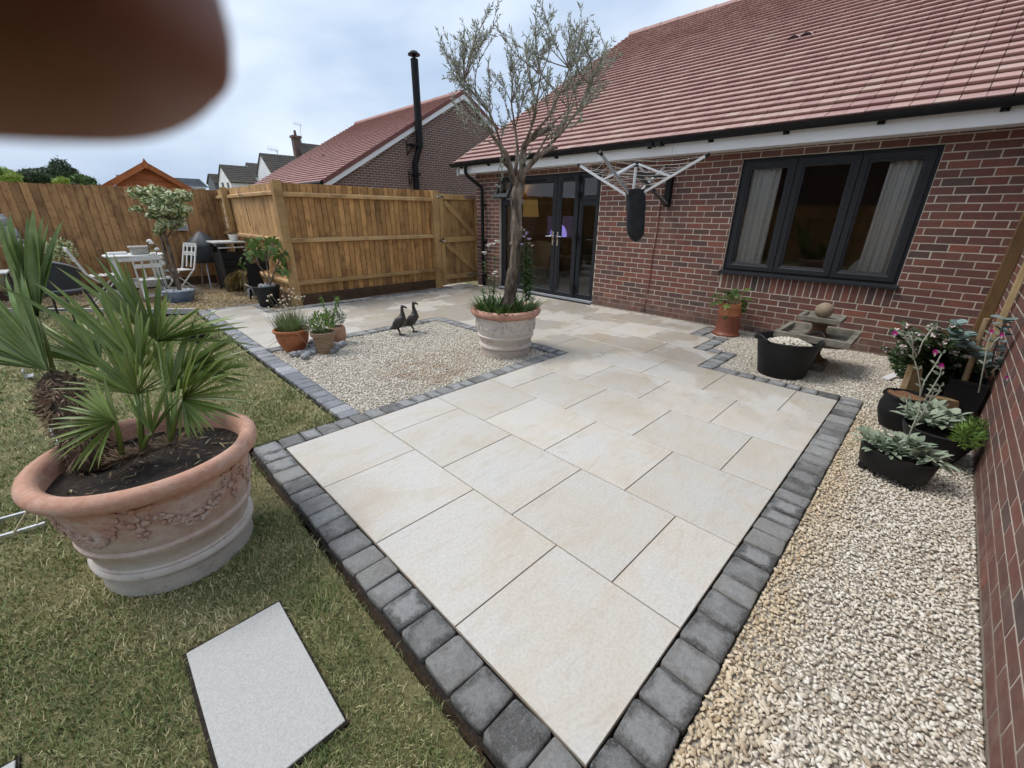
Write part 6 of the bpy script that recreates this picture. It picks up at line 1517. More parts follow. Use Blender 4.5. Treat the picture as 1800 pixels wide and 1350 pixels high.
# ------------------------------------------------------------------ ducks
def duck(label, pts, rads, bill, feet, base):
    vp = vplane(base); dep = (vp(*pts[2]) - CAM_POS).dot(CF) / FPX
    t_ = thing('duck_statue', label, 'statue', base, group='pair of bronze runner ducks')
    P = [vp(x, y) for x, y in pts]; mb = MB(); mb.tube(P, [r_ * dep for r_ in rads], 14)
    mb.build('body', M_BRONZE, t_, True)
    h = P[-1]; b = vp(*bill); mb = MB(); mb.tube([h + (b - h) * .2, h.lerp(b, .6), b], [2.3 * dep, 1.6 * dep, 1.0 * dep], 8); mb.build('bill', M_BRONZE, t_, True)
    for sg in (-1, 1):
        c_ = P[2] - CF * sg * rads[2] * dep * .8; ax = (P[3] - P[1]).normalized(); M_ = Matrix((ax, CF.cross(ax).normalized(), CF)).transposed()
        MB().ball(c_, rads[2] * dep, sg, .1, 2, (1.5, .72, .28), M_.to_4x4()).build('wing', M_BRONZE, t_, True)
        f = Vector((feet.x, feet.y, 0)) - Vector((CF.x, CF.y, 0)) * sg * .022; hip = P[1].lerp(P[2], .45)
        leg = MB().tube([hip - CF * sg * .022, Vector((f.x, f.y, .035)), Vector((f.x, f.y, -.004))], [.012, .006, .006], 6).build('leg', M_BRONZE, t_, True)
        a = Vector((CR.x, CR.y, 0)).normalized(); s_ = Vector((CF.x, CF.y, 0)).normalized()
        MB().add([f + Vector((0, 0, .006)), f + a * .05 + s_ * .022, f + a * .058, f + a * .05 - s_ * .022, f - a * .012], [(0, 1, 2), (0, 2, 3), (0, 4, 1), (0, 3, 4), (1, 4, 3, 2)]).build('foot', M_BRONZE, leg)
k_ = lambda x, y: (650 + x / 5.143, 500 + y / 5.143)
d1 = pt_z(703, 588, 0); d2 = pt_z(727, 582.5, 0)
duck('bronze runner duck nearer the front of the gravel square, head lower', [k_(180, 404), k_(222, 386), k_(262, 345), k_(295, 305), k_(296, 268), k_(291, 235), k_(290, 208), k_(299, 194)], [1.0, 5.2, 9.2, 7.6, 3.9, 2.7, 2.6, 3.5], k_(335, 214), d1, d1)
duck('bronze runner duck standing behind its mate with a raised neck', [k_(300, 372), k_(340, 358), k_(378, 320), k_(408, 282), k_(404, 240), k_(394, 205), k_(392, 178), k_(401, 163)], [1.0, 5.0, 8.8, 7.4, 3.8, 2.7, 2.6, 3.5], k_(438, 180), d2, d2)

# ================================================================== RIGHT HAND GRAVEL CORNER
tg = thing('rubber_trug', 'black rubber trug heaped with cream chippings', 'trug', (4.03, 0.54, -.012), R(-38))
MB().lathe([(0, .002), (.195, 0), (.203, .012), (.262, .335), (.280, .34), (.283, .355), (.276, .362), (.262, .358), (.252, .335), (.197, .03), (0, .03)], 48, sx=1.04, sy=.98).build('body', M_TRUG, tg, True, 45, world=False)
for sg in (-1, 1):
    vs = [Vector((sg * (.272 + .045 * (1 - abs(2 * j / 8 - 1)) ** .5 + .01), (j / 8 - .5) * .20, .352 + .055 * (1 - (2 * j / 8 - 1) ** 2))) for j in range(9)]
    MB().tube(vs, [.011] * 9, 8).build('handle', M_TRUG, tg, True, world=False)
mb = MB(); ptsg = []
for _ in range(1500):
    a = nrg.random() * 6.28; rr = .218 * math.sqrt(nrg.random()); ptsg.append((rr * math.cos(a) * 1.02, rr * math.sin(a), .275 + .075 * (1 - (rr / .225) ** 2) + .01 * nrg.random()))
for v in ptsg[:1]: pass
gw = Matrix.Translation(tg.location) @ Matrix.Rotation(R(-38), 4, 'Z')
o = stones('chippings', np.array([tuple(gw @ Vector(p)) for p in ptsg]), .0125, M_GRAVEL, tg); o['kind'] = 'stuff'
soil_disc(tg, .232, .262, 2, 'filling', M_GRAVELBED)
# ------------------------------------------------------------------ fountain
FC = Vector((4.50, 0.40, -0.01))
fo = thing('stone_fountain', 'weathered two tier square stone fountain with ball finial against the brick wall', 'fountain', FC)
def sq_loft(prof, c, rot=0):
    vs = []
    for (h_, z) in prof:
        for (sx_, sy_) in ((-1, -1), (1, -1), (1, 1), (-1, 1)): vs.append((c[0] + sx_ * h_, c[1] + sy_ * h_, c[2] + z))
    fs = [(i * 4 + j, i * 4 + (j + 1) % 4, i * 4 + 4 + (j + 1) % 4, i * 4 + 4 + j) for i in range(len(prof) - 1) for j in range(4)]
    fs.append((3, 2, 1, 0)); fs.append(tuple(len(vs) - 4 + j for j in range(4)))
    return vs, fs
MB().add(*sq_loft([(.145, 0), (.145, .05), (.13, .06), (.13, .075)], FC)).build('plinth', M_STONE, fo)
MB().lathe([(.12, .075), (.125, .09), (.10, .105), (.075, .14), (.068, .17), (.075, .205), (.105, .235), (.12, .245)], 24, FC).build('pedestal', M_STONEW, fo, True, 40)
MB().add(*sq_loft([(.12, .24), (.22, .275), (.295, .31), (.315, .315), (.318, .372), (.272, .374), (.255, .322), (.0, .316)], FC)).build('lower_basin', M_STONE, fo)
MB().lathe([(.10, .318), (.105, .33), (.07, .36), (.058, .40), (.066, .435), (.10, .462), (.12, .47)], 24, FC).build('column', M_STONEW, fo, True, 40)
MB().add(*sq_loft([(.11, .465), (.155, .49), (.178, .495), (.18, .535), (.145, .536), (.13, .508), (0, .505)], FC)).build('upper_basin', M_STONE, fo)
MB().ball(FC + Vector((0, 0, .585)), .078, 1, .03, 3).build('ball_finial', M_STBALL, fo, True)
# ------------------------------------------------------------------ chimney pot planter
CP = Vector((5.20, 1.485, -.012))
cp = lathe_pot('chimney_pot_planter', 'brown glazed chimney pot planter with orange collar by the wall', CP, [(0, 0), (.165, 0), (.168, .018), (.150, .03), (.140, .06), (.132, .26), (.134, .275), (.12, .275)], M_CHIM)
MB().lathe([(.130, .262), (.138, .266), (.140, .36), (.152, .368), (.156, .40), (.152, .42), (.140, .424), (.130, .41), (.125, .3)], 36).build('collar', M_CHIMT, cp, True, 45, world=False)
soil_disc(cp, .13, .395, 4)
def lobed_leaf(mb, base, d, n, L_, W_, lobes=5, curl=.2):
    base = Vector(base); d = Vector(d).normalized(); s_ = d.cross(Vector(n)); s_ = s_.normalized() if s_.length > 1e-5 else d.orthogonal(); n = s_.cross(d)
    vs = [base + d * L_ * .42 + n * L_ * .03]; m_ = lobes * 4
    for j in range(m_ + 1):
        a = math.pi * (-0.97 + 1.94 * j / m_); rr = .5 + .22 * math.cos(a * lobes) * (1 if abs(a) < 2.6 else .3) ; u_ = math.cos(a) * rr * L_ + L_ * .42; v = math.sin(a) * rr * W_
        vs.append(base + d * u_ + s_ * v - n * curl * (u_ * u_ + v * v) / L_)
    mb.add(vs, [(0, j, j + 1) for j in range(1, m_ + 1)]); return mb
st = thing('strawberry_plant', 'green lobed leaf plant spilling from the chimney pot planter', 'plant', CP + Vector((0, 0, .4))); r4 = random.Random(12); stems = MB()
def big_leaf_mesh(name, mat, L_=1.0, W_=1.0, lobes=5, curl=.25): return lobed_leaf(MB(), (0, 0, 0), (1, 0, 0), (0, 0, 1), L_, W_, lobes, curl).mesh(name, mat, True)
def put_leaf(parent, me, base, d, n, size, name='leaf'):
    d = Vector(d).normalized(); n = Vector(n); n = (n - d * n.dot(d)); n = n.normalized() if n.length > 1e-4 else d.orthogonal().normalized()
    o = link(name, me); attach(o, parent); o.location = base; o.rotation_euler = Matrix((d, n.cross(d), n)).transposed().to_euler(); o.scale = (size,) * 3; return o
SLEAF = big_leaf_mesh('leaf', M_GRNLEAF, 1, .9, 5, .3)
for k in range(44):
    a = r4.uniform(0, 6.28); el = r4.uniform(.15, 1.3); ln = r4.uniform(.06, .20); d = Vector((math.cos(a) * math.cos(el), math.sin(a) * math.cos(el), math.sin(el))); b = CP + Vector((0, 0, .40)) + Vector((math.cos(a), math.sin(a), 0)) * .05; q = b + d * ln
    stems.tube([b, b.lerp(q, .5) + Vector((0, 0, .01)), q], .002, 4); put_leaf(st, SLEAF, q, d + Vector((0, 0, -.5)), Vector((d.x * .5, d.y * .5, 1)), r4.uniform(.06, .10))
cv = vplane(CP + Vector((-.12, -.05, 0)))
for pts in ([(1285, 532), (1296, 540), (1303, 545)], [(1290, 535), (1280, 548), (1276, 556)], [(1292, 530), (1306, 534), (1309, 545)]):
    P = [cv(x, y) for x, y in pts]; stems.tube(P, .002, 4); put_leaf(st, SLEAF, P[-1], (P[-1] - P[-2]), -CF, .05)
stems.build('stems', M_STALK, st)
# ------------------------------------------------------------------ corner pots
RP = 'black pots in the right hand corner'
lathe_pot('black_pot', 'tall black glazed pot filled with reddish grit', (3.36, -0.385, -.012), [(0, 0), (.085, 0), (.098, .02), (.128, .12), (.130, .18), (.118, .225), (.122, .235), (.128, .25), (.124, .262), (.110, .262), (.104, .24), (.11, .18)], M_BLKPOT, RP, .108, .248, simple('reddish_grit', (.13, .065, .03), (.24, .13, .07), scale=70, rough=.95, bump=.6, bscale=120))
ob = thing('oval_planter', 'low oval black planter on feet with silver leaved plant', 'planter', (2.50, -0.435, -.012), R(70))
MB().lathe([(0, .035), (.82, .03), (.90, .04), (1.0, .15), (1.0, .168), (.95, .168), (.94, .15), (.90, .13)], 48, sx=.185, sy=.125).build('body', M_TRUG, ob, True, 45, world=False)
soil_disc(ob, .17, .145, 3, 'soil', M_PEAT, sy=.68)
for (x, y) in ((-.12, -.05), (.12, -.05), (.12, .05), (-.12, .05)): MB().bbox(x - .022, x + .022, y - .018, y + .018, 0, .04, .005).build('foot', M_TRUG, ob, world=False)
bb = lathe_pot('black_pot', 'wide black bowl tucked behind the oval planter against the side wall', (2.97, -0.595, -.012), [(0, 0), (.10, 0), (.12, .02), (.17, .15), (.185, .19), (.19, .21), (.18, .215), (.17, .2), (.15, .1)], M_TRUG, RP, .165, .185)
tp_ = thing('shade_planter', 'square black planter added in place of deep shade by the side wall', 'planter', (3.72, -0.68, -.012), group=RP)  # added body, its black stands in for the shaded corner by the wall
MB().add(*sq_loft([(.085, 0), (.088, .01), (.098, .34), (.102, .345), (.102, .37), (.088, .37), (.084, .32), (0, .32)], (3.72, -.68, -.012))).build('body', M_BLKPOT, tp_)
MB().bbox(3.638, 3.802, -.762, -.598, .31, .318, .002).build('soil', M_PEAT, tp_)
hp2 = lathe_pot('black_pot', 'black plastic pot hidden below the white flowered shrub', (4.02, -0.52, -.012), [(0, 0), (.11, 0), (.14, .24), (.15, .245), (.15, .265), (.138, .265), (.13, .2)], M_TRUG, RP, .13, .24)
# silver leaved rose campion in the oval planter
SIL = MB(); 
def oval_leaf(mat, wd=.42, fold=.3, curl=.25):
    return MB().leaf((0, 0, 0), (1, 0, 0), (0, 0, 1), 1.0, wd, curl, fold, 6, wide=.6).mesh('leaf', mat, True)
SILL = [oval_leaf(M_SILVER, .40, .35, .22), oval_leaf(M_SILVER, .46, .25, .35)]
def rosette(parent, c, n, L0, L1, meshes, seed, spread=(.2, 1.1), rr=.0):
    r4 = random.Random(seed)
    for k in range(n):
        a = k * 2.4 + r4.uniform(-.3, .3); el = r4.uniform(*spread); d = Vector((math.cos(a) * math.cos(el), math.sin(a) * math.cos(el), math.sin(el)))
        put_leaf(parent, r4.choice(meshes), Vector(c) + Vector((math.cos(a), math.sin(a), 0)) * rr * r4.random() + Vector((0, 0, r4.uniform(-.01, .03))), d, Vector((-d.x * .4, -d.y * .4, 1)), r4.uniform(L0, L1))
rc = thing('rose_campion', 'silver woolly leaved rose campion with magenta flowers in the oval planter', 'plant', (2.5, -.435, .14))
for i, (dx, dy, z) in enumerate(((-.02, .10, .15), (.04, .03, .17), (-.03, -.02, .16), (.03, -.10, .16), (-.05, .04, .15), (.06, -.05, .18), (0, -.14, .15), (.02, .14, .15))): rosette(rc, (2.5 + dx, -.435 + dy, z), 30, .045, .095, SILL, 60 + i, (.0, 1.3), .05)
rv = vplane((2.5, -.435, 0)); stm = MB()
def stem_px(mbx, pts, r_, off=0.0, dz=0.0): P = [rv(x, y, off) for x, y in pts]; mbx.tube(P, [r_ * (1 - .4 * i / (len(P) - 1)) for i in range(len(P))], 6); return P
STEMS = [[(1592, 785), (1603, 752), (1617, 720), (1618, 680), (1613, 650), (1606, 630)], [(1606, 750), (1620, 730), (1636, 700), (1640, 690)], [(1616, 700), (1625, 670), (1645, 640), (1655, 622)], [(1612, 625), (1600, 605), (1590, 590), (1578, 585)],
         [(1614, 622), (1622, 600), (1635, 582), (1640, 575)], [(1625, 705), (1640, 680), (1652, 660), (1654, 650)], [(1595, 725), (1594, 708), (1593, 702)], [(1640, 700), (1650, 690), (1652, 680)], [(1606, 632), (1604, 600), (1601, 590)], [(1720, 690), (1730, 640), (1737, 600), (1742, 588)], [(1735, 620), (1748, 600), (1760, 590)]]
for i, l in enumerate(STEMS):
    P = stem_px(stm, l, .0042, .0 if i < 9 else .25)
    for j, p in enumerate(P[1:]):
        for sg in (-1, 1): put_leaf(rc, SILL[0], p, CR * sg * .8 + CU * .7, -CF, rng.uniform(.022, .045) if i < 9 else .04)
stm.build('stems', M_SILVSTEM, rc, True)
for i, (x, y, off) in enumerate(((1572, 586, 0), (1643, 619, 0), (1654, 643, 0), (1742, 583, .25), (1760, 589, .25), (1770, 664, .3))):
    c_ = rv(x, y, off); fl_ = MB()
    for k in range(5):
        a = k * 1.257; d = CR * math.cos(a) + CU * math.sin(a) - CF * .25
        fl_.leaf(c_, d, -CF, .017, .016, .1, .1, 4, wide=.6)
    fl_.build('blossom', M_MAG, rc)
    MB().tube([c_ - CU * .022, c_ - CU * .004], [.004, .006], 6).build('calyx', M_SILVSTEM, rc)
# lavender-like plant and ferny green in the bowl
ls = thing('lambs_ear', 'grey leaved plant and green ferny tufts in the black bowl', 'plant', (2.97, -.595, .2))
for i, (dx, dy) in enumerate(((0, .08), (-.05, .02), (.05, -.02), (.08, .08), (-.02, .14), (.14, .06), (.02, .0), (.10, .14), (-.08, .08))): rosette(ls, (2.97 + dx, -.595 + dy, .205 + .02 * (i % 3)), 24, .05, .105, SILL, 80 + i, (.1, 1.2), .04)
bushy(ls, (2.85, -.70, .235), (.14, .06, .06), 420, .035, .007, M_HERB, 31, 'ferny_foliage'); bushy(ls, (2.98, -.72, .24), (.12, .05, .05), 300, .04, .008, M_GRNLEAF, 32, 'ferny_foliage')
# shrub with pinkish white flower clusters
sb = thing('flowering_shrub', 'dark leaved shrub with pinkish white flower clusters before the brick wall', 'shrub', (4.02, -.52, .24)); sv = vplane((4.02, -.52, 0)); r5 = random.Random(77)
br = MB(); lv = MB(); CL = [(1558, 616), (1575, 583), (1585, 622), (1600, 589), (1606, 580), (1617, 589), (1637, 573), (1640, 590), (1646, 592), (1675, 576), (1680, 622), (1632, 611), (1672, 620), (1670, 633), (1682, 643), (1692, 612), (1655, 607), (1588, 611), (1699, 600), (1610, 612), (1620, 640), (1650, 580), (1590, 575), (1662, 600), (1700, 628)]
for i, (x, y) in enumerate(CL):
    q = sv(x, y, r5.uniform(-.34, -.16)); b = Vector((4.02 + r5.uniform(-.05, .05), -.52 + r5.uniform(-.05, .05), .24)); m_ = b.lerp(q, .5) + Vector((r5.uniform(-.04, .04), r5.uniform(-.04, .04), -.03)); br.tube([b, m_, q], [.005, .004, .002], 5)
    for k in range(70):
        f = r5.uniform(.3, 1.05); c_ = (b.lerp(m_, f * 2) if f < .5 else m_.lerp(q, f * 2 - 1)); a = r5.uniform(0, 6.28)
        lv.leaf(c_, Vector((math.cos(a), math.sin(a), r5.uniform(-.2, .7))), (0, 0, 1), r5.uniform(.035, .07), .027, .25, .25, 4)
    fl_ = MB()
    for k in range(14):
        fl_.ball(q + Vector((r5.gauss(0, .011), r5.gauss(0, .011), .006 + r5.gauss(0, .006))), .0085, k, .3, 1)
    fl_.build('flower_cluster', M_PINKW, sb, True)
br.build('branches', M_TWIG, sb); lv.build('foliage', M_VIB, sb)
bushy(sb, sv(1650, 635, .02), (.30, .28, .19), 2400, .055, .024, M_VIB, 78, 'inner_foliage', .3)
# eucalyptus out of the black planter added in place of shade
eu = thing('young_eucalyptus', 'young eucalyptus with round blue grey leaves at the right edge', 'plant', (3.72, -.665, .55)); ev = vplane((3.72, -.665, 0)); eb = MB()
EUL = [MB().add([(0, 0, 0)] + [(.5 + .5 * math.cos(a), .5 * math.sin(a), .10 * math.sin(a) ** 2) for a in [math.pi + 2 * math.pi * j / 14 for j in range(14)]], [(0, j, j + 1) for j in range(1, 14)] + [(0, 14, 1)]).mesh('leaf', M_EUC, True)]
for l in ([(1735, 660), (1722, 625), (1700, 590), (1680, 565)], [(1740, 650), (1750, 610), (1765, 570), (1768, 558)], [(1745, 640), (1770, 610), (1800, 590)], [(1742, 655), (1760, 640), (1775, 648)], [(1735, 650), (1715, 615), (1690, 600), (1678, 588)], [(1748, 640), (1780, 630), (1810, 605)]):
    P = [ev(x, y, rng.uniform(-.1, .1)) for x, y in l]; eb.tube(P, [.005, .004, .003, .002][:len(P)], 6)
    for i in range(len(P) - 1):
        for k in range(8):
            f = (k + .5) / 8; c_ = P[i].lerp(P[i + 1], f)
            if i == 0 and k < 3: continue
            a = rng.uniform(0, 6.28); d = Vector((math.cos(a), math.sin(a), rng.uniform(-.2, .6))); put_leaf(eu, EUL[0], c_, d, Vector((rng.uniform(-.5, .5), rng.uniform(-.5, .5), 1)), rng.uniform(.045, .078))
eb.build('stems', M_TWIG, eu)
# posts, stake, split timber, strip
ps = thing('timber_post', 'thick square timber post standing by the brick corner at the right edge', 'post', (4.75, -.69, 0)); MB().bbox(4.708, 4.792, -.737, -.653, -.1, 2.1, .006).build('shaft', M_TRELLIS, ps)
ps = thing('timber_batten', 'thin pale timber batten right of the thick post', 'batten', (4.45, -.765, 0)); MB().bbox(4.43, 4.47, -.785, -.745, -.1, 2.0, .003).build('shaft', M_SPLIT, ps)
ps = thing('round_stake', 'round grey brown stake leaning up through the flowering shrub', 'stake', (3.75, -.56, 0)); MB().tube([ev(1676, 722, .0), ev(1697, 665, .0), ev(1722, 595, .0), ev(1735, 560, 0)], [.020, .019, .018, .017], 10).build('shaft', M_STAKE, ps, True, 50)
def split(label, quad, base, thick):
    v = vplane(base); t_ = thing('split_timber', label, 'timber', base, group='pieces of split timber in the corner'); a = [v(x, y) for x, y in quad]; b = [p + Vector((CF.x, CF.y, 0)).normalized() * thick for p in a]
    MB().add(a + b, [(0, 1, 2, 3), (7, 6, 5, 4), (0, 4, 5, 1), (1, 5, 6, 2), (2, 6, 7, 3), (3, 7, 4, 0)]).build('wedge', M_SPLIT, t_)
split('pale split timber wedge standing behind the tall black pot', [(1590, 690), (1618, 691), (1622, 645), (1608, 641)], (3.62, -.38, 0), .05)
split('pale split timber lying at the foot of the flowering shrub', [(1645, 716), (1685, 720), (1686, 706), (1643, 700)], (3.45, -.52, 0), .08)
a, b = pt_z(1556, 666, 0.002), pt_z(1601, 648, .002); o = MB().bar(a, b, .06, .016).build('plastic_strip', M_WHITE); tag(o, 'pale plastic offcut lying on the gravel beside the shrub', 'offcut')

# ================================================================== ROTARY AIRER ON THE WALL
AC = Vector((4.577, 2.723, 0)); ai = thing('rotary_airer', 'wall mounted rotary clothes airer with four arms and white lines', 'clothes airer', (5.5, 2.72, 1.55))
zt, zh, zu, Rr, th0 = 2.07, 1.66, 2.03, 0.85, 1.621
av = vplane(AC)
MB().tube([AC + Vector((0, 0, 1.30)), AC + Vector((0, 0, zu))], .019, 10).build('pole', M_ALU, ai, True, 50)
MB().lathe([(.03, 0), (.05, .01), (.05, .05), (.03, .06)], 16, (AC.x, AC.y, zh - .03)).build('lower_hub', M_BLACKPL, ai, True, 40)
MB().lathe([(.02, 0), (.034, .01), (.034, .05), (.015, .06)], 16, (AC.x, AC.y, zu - .03)).build('upper_hub', M_BLACKPL, ai, True, 40)
tipsA = []
for k in range(4):
    a = th0 + k * math.pi / 2; d = Vector((math.cos(a), math.sin(a), 0)); tip = AC + d * Rr + Vector((0, 0, zt)); root = AC + d * .05 + Vector((0, 0, zh)); tipsA.append((root, tip))
    arm = MB().bar(root, tip, .022, .028).build('arm', M_ALU if k != 1 else M_GREYTUBE, ai)  # forward arm in darker grey: shade of its underside put into the colour
    MB().tube([tip - (tip - root).normalized() * .02, tip + (tip - root).normalized() * .025], [.021, .019], 10).build('end_cap', M_BLACKPL, arm, True, 50)
    mid = root.lerp(tip, .52); MB().bar(AC + d * .03 + Vector((0, 0, zu)), mid, .018, .022).build('strut', M_ALU if k != 3 or True else M_DKMETAL, ai)
ln = MB()
for lev in range(6):
    f = .42 + .55 * lev / 5
    for k in range(4):
        a, b = tipsA[k][0].lerp(tipsA[k][1], f), tipsA[(k + 1) % 4][0].lerp(tipsA[(k + 1) % 4][1], f); sag = .04 + .03 * ((lev * 7 + k * 3) % 5) / 5
        ln.tube([a, a.lerp(b, .25) - Vector((0, 0, sag * .75)), a.lerp(b, .5) - Vector((0, 0, sag)), a.lerp(b, .75) - Vector((0, 0, sag * .75)), b], .0017, 5, False)
ln.build('clothes_line', M_LINE, ai, True)
MB().bbox(5.44, 5.528, 2.66, 2.74, 1.56, 1.99, .008).build('wall_plate', M_BLACKPL, ai)
MB().bar((5.46, 2.70, 1.60), (AC.x + .06, AC.y, 1.92), .03, .045).bar((5.47, 2.70, 1.93), (AC.x + .02, AC.y, 1.93), .03, .035).build('bracket_arm', M_DKMETAL, ai)
MB().bar((5.44, 2.67, 1.60), (5.10, 2.69, 1.74), .012, .02).build('stay', M_GALV, ai)
cvv = vplane(AC + Vector((-.06, -.03, 0))); prof = [(1100, 1134, 333), (1101, 1134, 345), (1101, 1134, 362), (1101, 1133, 380), (1101, 1133, 398), (1103, 1132, 412), (1108, 1126, 420), (1115, 1119, 425)]
vs = []; n = 20
for i, (xa, xb, y) in enumerate(prof):
    c_ = cvv((xa + xb) / 2, y); hw = (cvv(xb, y) - cvv(xa, y)).length / 2
    for j in range(n):
        a = 2 * math.pi * j / n; w_ = 1 + (.07 * math.sin(5 * a + i * .4) * (1 - i / 9)) + .03 * math.sin(3 * a + i)
        vs.append(c_ + Vector((CR.x, CR.y, 0)).normalized() * math.cos(a) * hw * w_ + Vector((CF.x, CF.y, 0)).normalized() * math.sin(a) * hw * .62 * w_ + Vector((0, 0, .01 * math.sin(3 * a) if i == 0 else 0)))
k = len(prof)
o = MB().add(vs, [(i * n + j, i * n + (j + 1) % n, (i + 1) * n + (j + 1) % n, (i + 1) * n + j) for i in range(k - 1) for j in range(n)] + [tuple((k - 1) * n + j for j in range(n)), tuple(range(n - 1, -1, -1))]).build('airer_cover', M_FABRIC, None, True, 70)
tag(o, 'folded charcoal fabric cover hanging below the airer hub', 'cover')

# ================================================================== SEATING CORNER
def slat_chair(label, loc, rz):
    """folding bistro chair: local +x is the front"""
    t_ = thing('folding_chair', label, 'chair', loc, rz, 'white slatted folding chairs round the table')
    for s_ in (-1, 1):
        y = s_ * .19
        MB().bar((.26, y, 0), (-.20, y, .46), .018, .030, (0, 1, 0)).bar((-.20, y, .46), (-.34, y, .88), .018, .030, (0, 1, 0)).build('leg', M_WHITEWOOD, t_, world=False)
        y = s_ * .165
        MB().bar((-.24, y, 0), (.18, y, .43), .018, .030, (0, 1, 0)).build('leg', M_WHITEWOOD, t_, world=False)
    for k in range(6):
        x = -.17 + k * .068; MB().bbox(x, x + .048, -.185, .185, .438, .452, .002).build('seat_slat', M_WHITEWOOD, t_, world=False)
    for (f) in (.62, .98):
        x = -.20 - .14 * f; z = .46 + .42 * f; MB().bbox(x - .012, x + .006, -.20, .20, z - .035, z + .035, .002).build('back_slat', M_WHITEWOOD, t_, world=False)
    for y in (-.07, .07): MB().bar((-.215, y, .48), (-.33, y, .86), .012, .03, (0, 1, 0)).build('back_slat', M_WHITEWOOD, t_, world=False)
    MB().bar((-.11, -.19, .13), (-.11, .19, .13), .014, .022).bar((.13, -.19, .13), (.13, .19, .13), .014, .022).build('stretcher', M_WHITEWOOD, t_, world=False)
    return t_
TB = Vector((0.06, 9.72, -.02))
tbl = thing('garden_table', 'white slatted wooden garden table with splayed panel legs', 'table', TB)
for k in range(6):
    y0 = 9.42 + k * .115; ins = .06 * (abs(k - 2.5) / 2.5) ** 2; MB().bbox(-.36 + ins, .46 - ins, y0, y0 + .108, .715, .738, .004).build('top_slat', M_WHITEWOOD, tbl)
MB().bbox(-.26, .36, 9.44, 9.46, .64, .712, .003).bbox(-.26, .36, 10.06, 10.08, .64, .712, .003).build('apron', M_WHITEWOOD, tbl)
for (x, y) in ((-.235, 9.47), (.305, 9.47), (-.235, 10.05), (.305, 10.05)):
    MB().bar((x + (-.03 if x < 0 else .03), y, 0), (x, y, .70), .035, .085, (1, 0, 0)).build('leg', M_WHITEWOOD, tbl)
for y in (9.47, 10.05): MB().bbox(-.24, .31, y - .015, y + .015, .20, .30, .003).build('stretcher', M_WHITEWOOD, tbl)
slat_chair('white folding chair standing left of the table, side on', (-.42, 9.72, -.02), R(5))
slat_chair('white folding chair in front of the table with its back to us', (0.14, 9.20, -.02), R(88)).scale = (.86, .9, .86)
slat_chair('white folding chair half hidden behind the variegated tree', (0.60, 9.78, -.02), R(200))
o = MB().bbox(.02, .26, 9.58, 9.76, .74, .86, .01).bbox(.0, .28, 9.56, 9.78, .845, .875, .006).build('wicker_box', M_GLASSJAR); tag(o, 'small grey wicker box standing on the white table', 'box')
o = MB().bbox(-.28, -.02, 9.80, 9.98, .739, .775, .005).build('white_tray', M_WHITE); tag(o, 'flat white tray lying on the table behind the wicker box', 'tray')
# dark rattan tub chair
dc = thing('rattan_chair', 'dark blue grey rattan garden chair with grey steel rim', 'chair', (-.96, 8.28, -.03), R(60))
n = 22; vs = []
for i in range(9):
    f = i / 8
    for j in range(n + 1):
        a = R(-100 + 200 * j / n); rr = .24 + .055 * f; hh = .46 + f * (.20 + .20 * math.cos(a * .8)); vs.append((-rr * math.cos(a) * 1.0, rr * math.sin(a) * 1.05, hh))
mbx = MB().add(vs, [(i * (n + 1) + j, i * (n + 1) + j + 1, (i + 1) * (n + 1) + j + 1, (i + 1) * (n + 1) + j) for i in range(8) for j in range(n)]); mbx.build('backrest', M_RATTAN, dc, True, world=False)
MB().tube([Vector(v) for v in vs[8 * (n + 1):]], .014, 8).build('rim', M_GREYTUBE, dc, True, world=False)
MB().lathe([(0, .455), (.25, .45), (.27, .43), (.26, .415), (0, .42)], 28).build('seat', M_RATTAN, dc, True, 50, world=False)
MB().lathe([(.262, .425), (.275, .415), (.262, .405), (.25, .415), (.262, .425)], 28).build('seat_ring', M_DKMETAL, dc, True, world=False)
for (x, y, x2, y2) in ((.17, .2, .24, .27), (.17, -.2, .24, -.27), (-.18, .17, -.26, .22), (-.18, -.17, -.26, -.22)): MB().tube([(x, y, .43), (x2, y2, 0)], .014, 8).build('leg', M_DKMETAL, dc, True, world=False)
MB().tube([(.21, .235, .2), (-.22, .2, .2), (-.22, -.2, .2), (.21, -.235, .2)], .009, 6).build('stretcher', M_DKMETAL, dc, True, world=False)
# low table at the left edge
lt = thing('side_table', 'grey topped low table cut off by the left edge', 'table', (-1.48, 9.3, -.03)); p = pt_y(3, 478, 9.2)
MB().bbox(p.x - .45, p.x + .06, 9.0, 9.5, p.z - .02, p.z + .005, .004).build('top', M_SLATS, lt)
for (x, y) in ((p.x - .42, 9.03), (p.x + .03, 9.03), (p.x + .03, 9.47), (p.x - .42, 9.47)): MB().box(x - .015, x + .015, y - .015, y + .015, -.03, p.z - .021).build('leg', M_DKMETAL, lt)
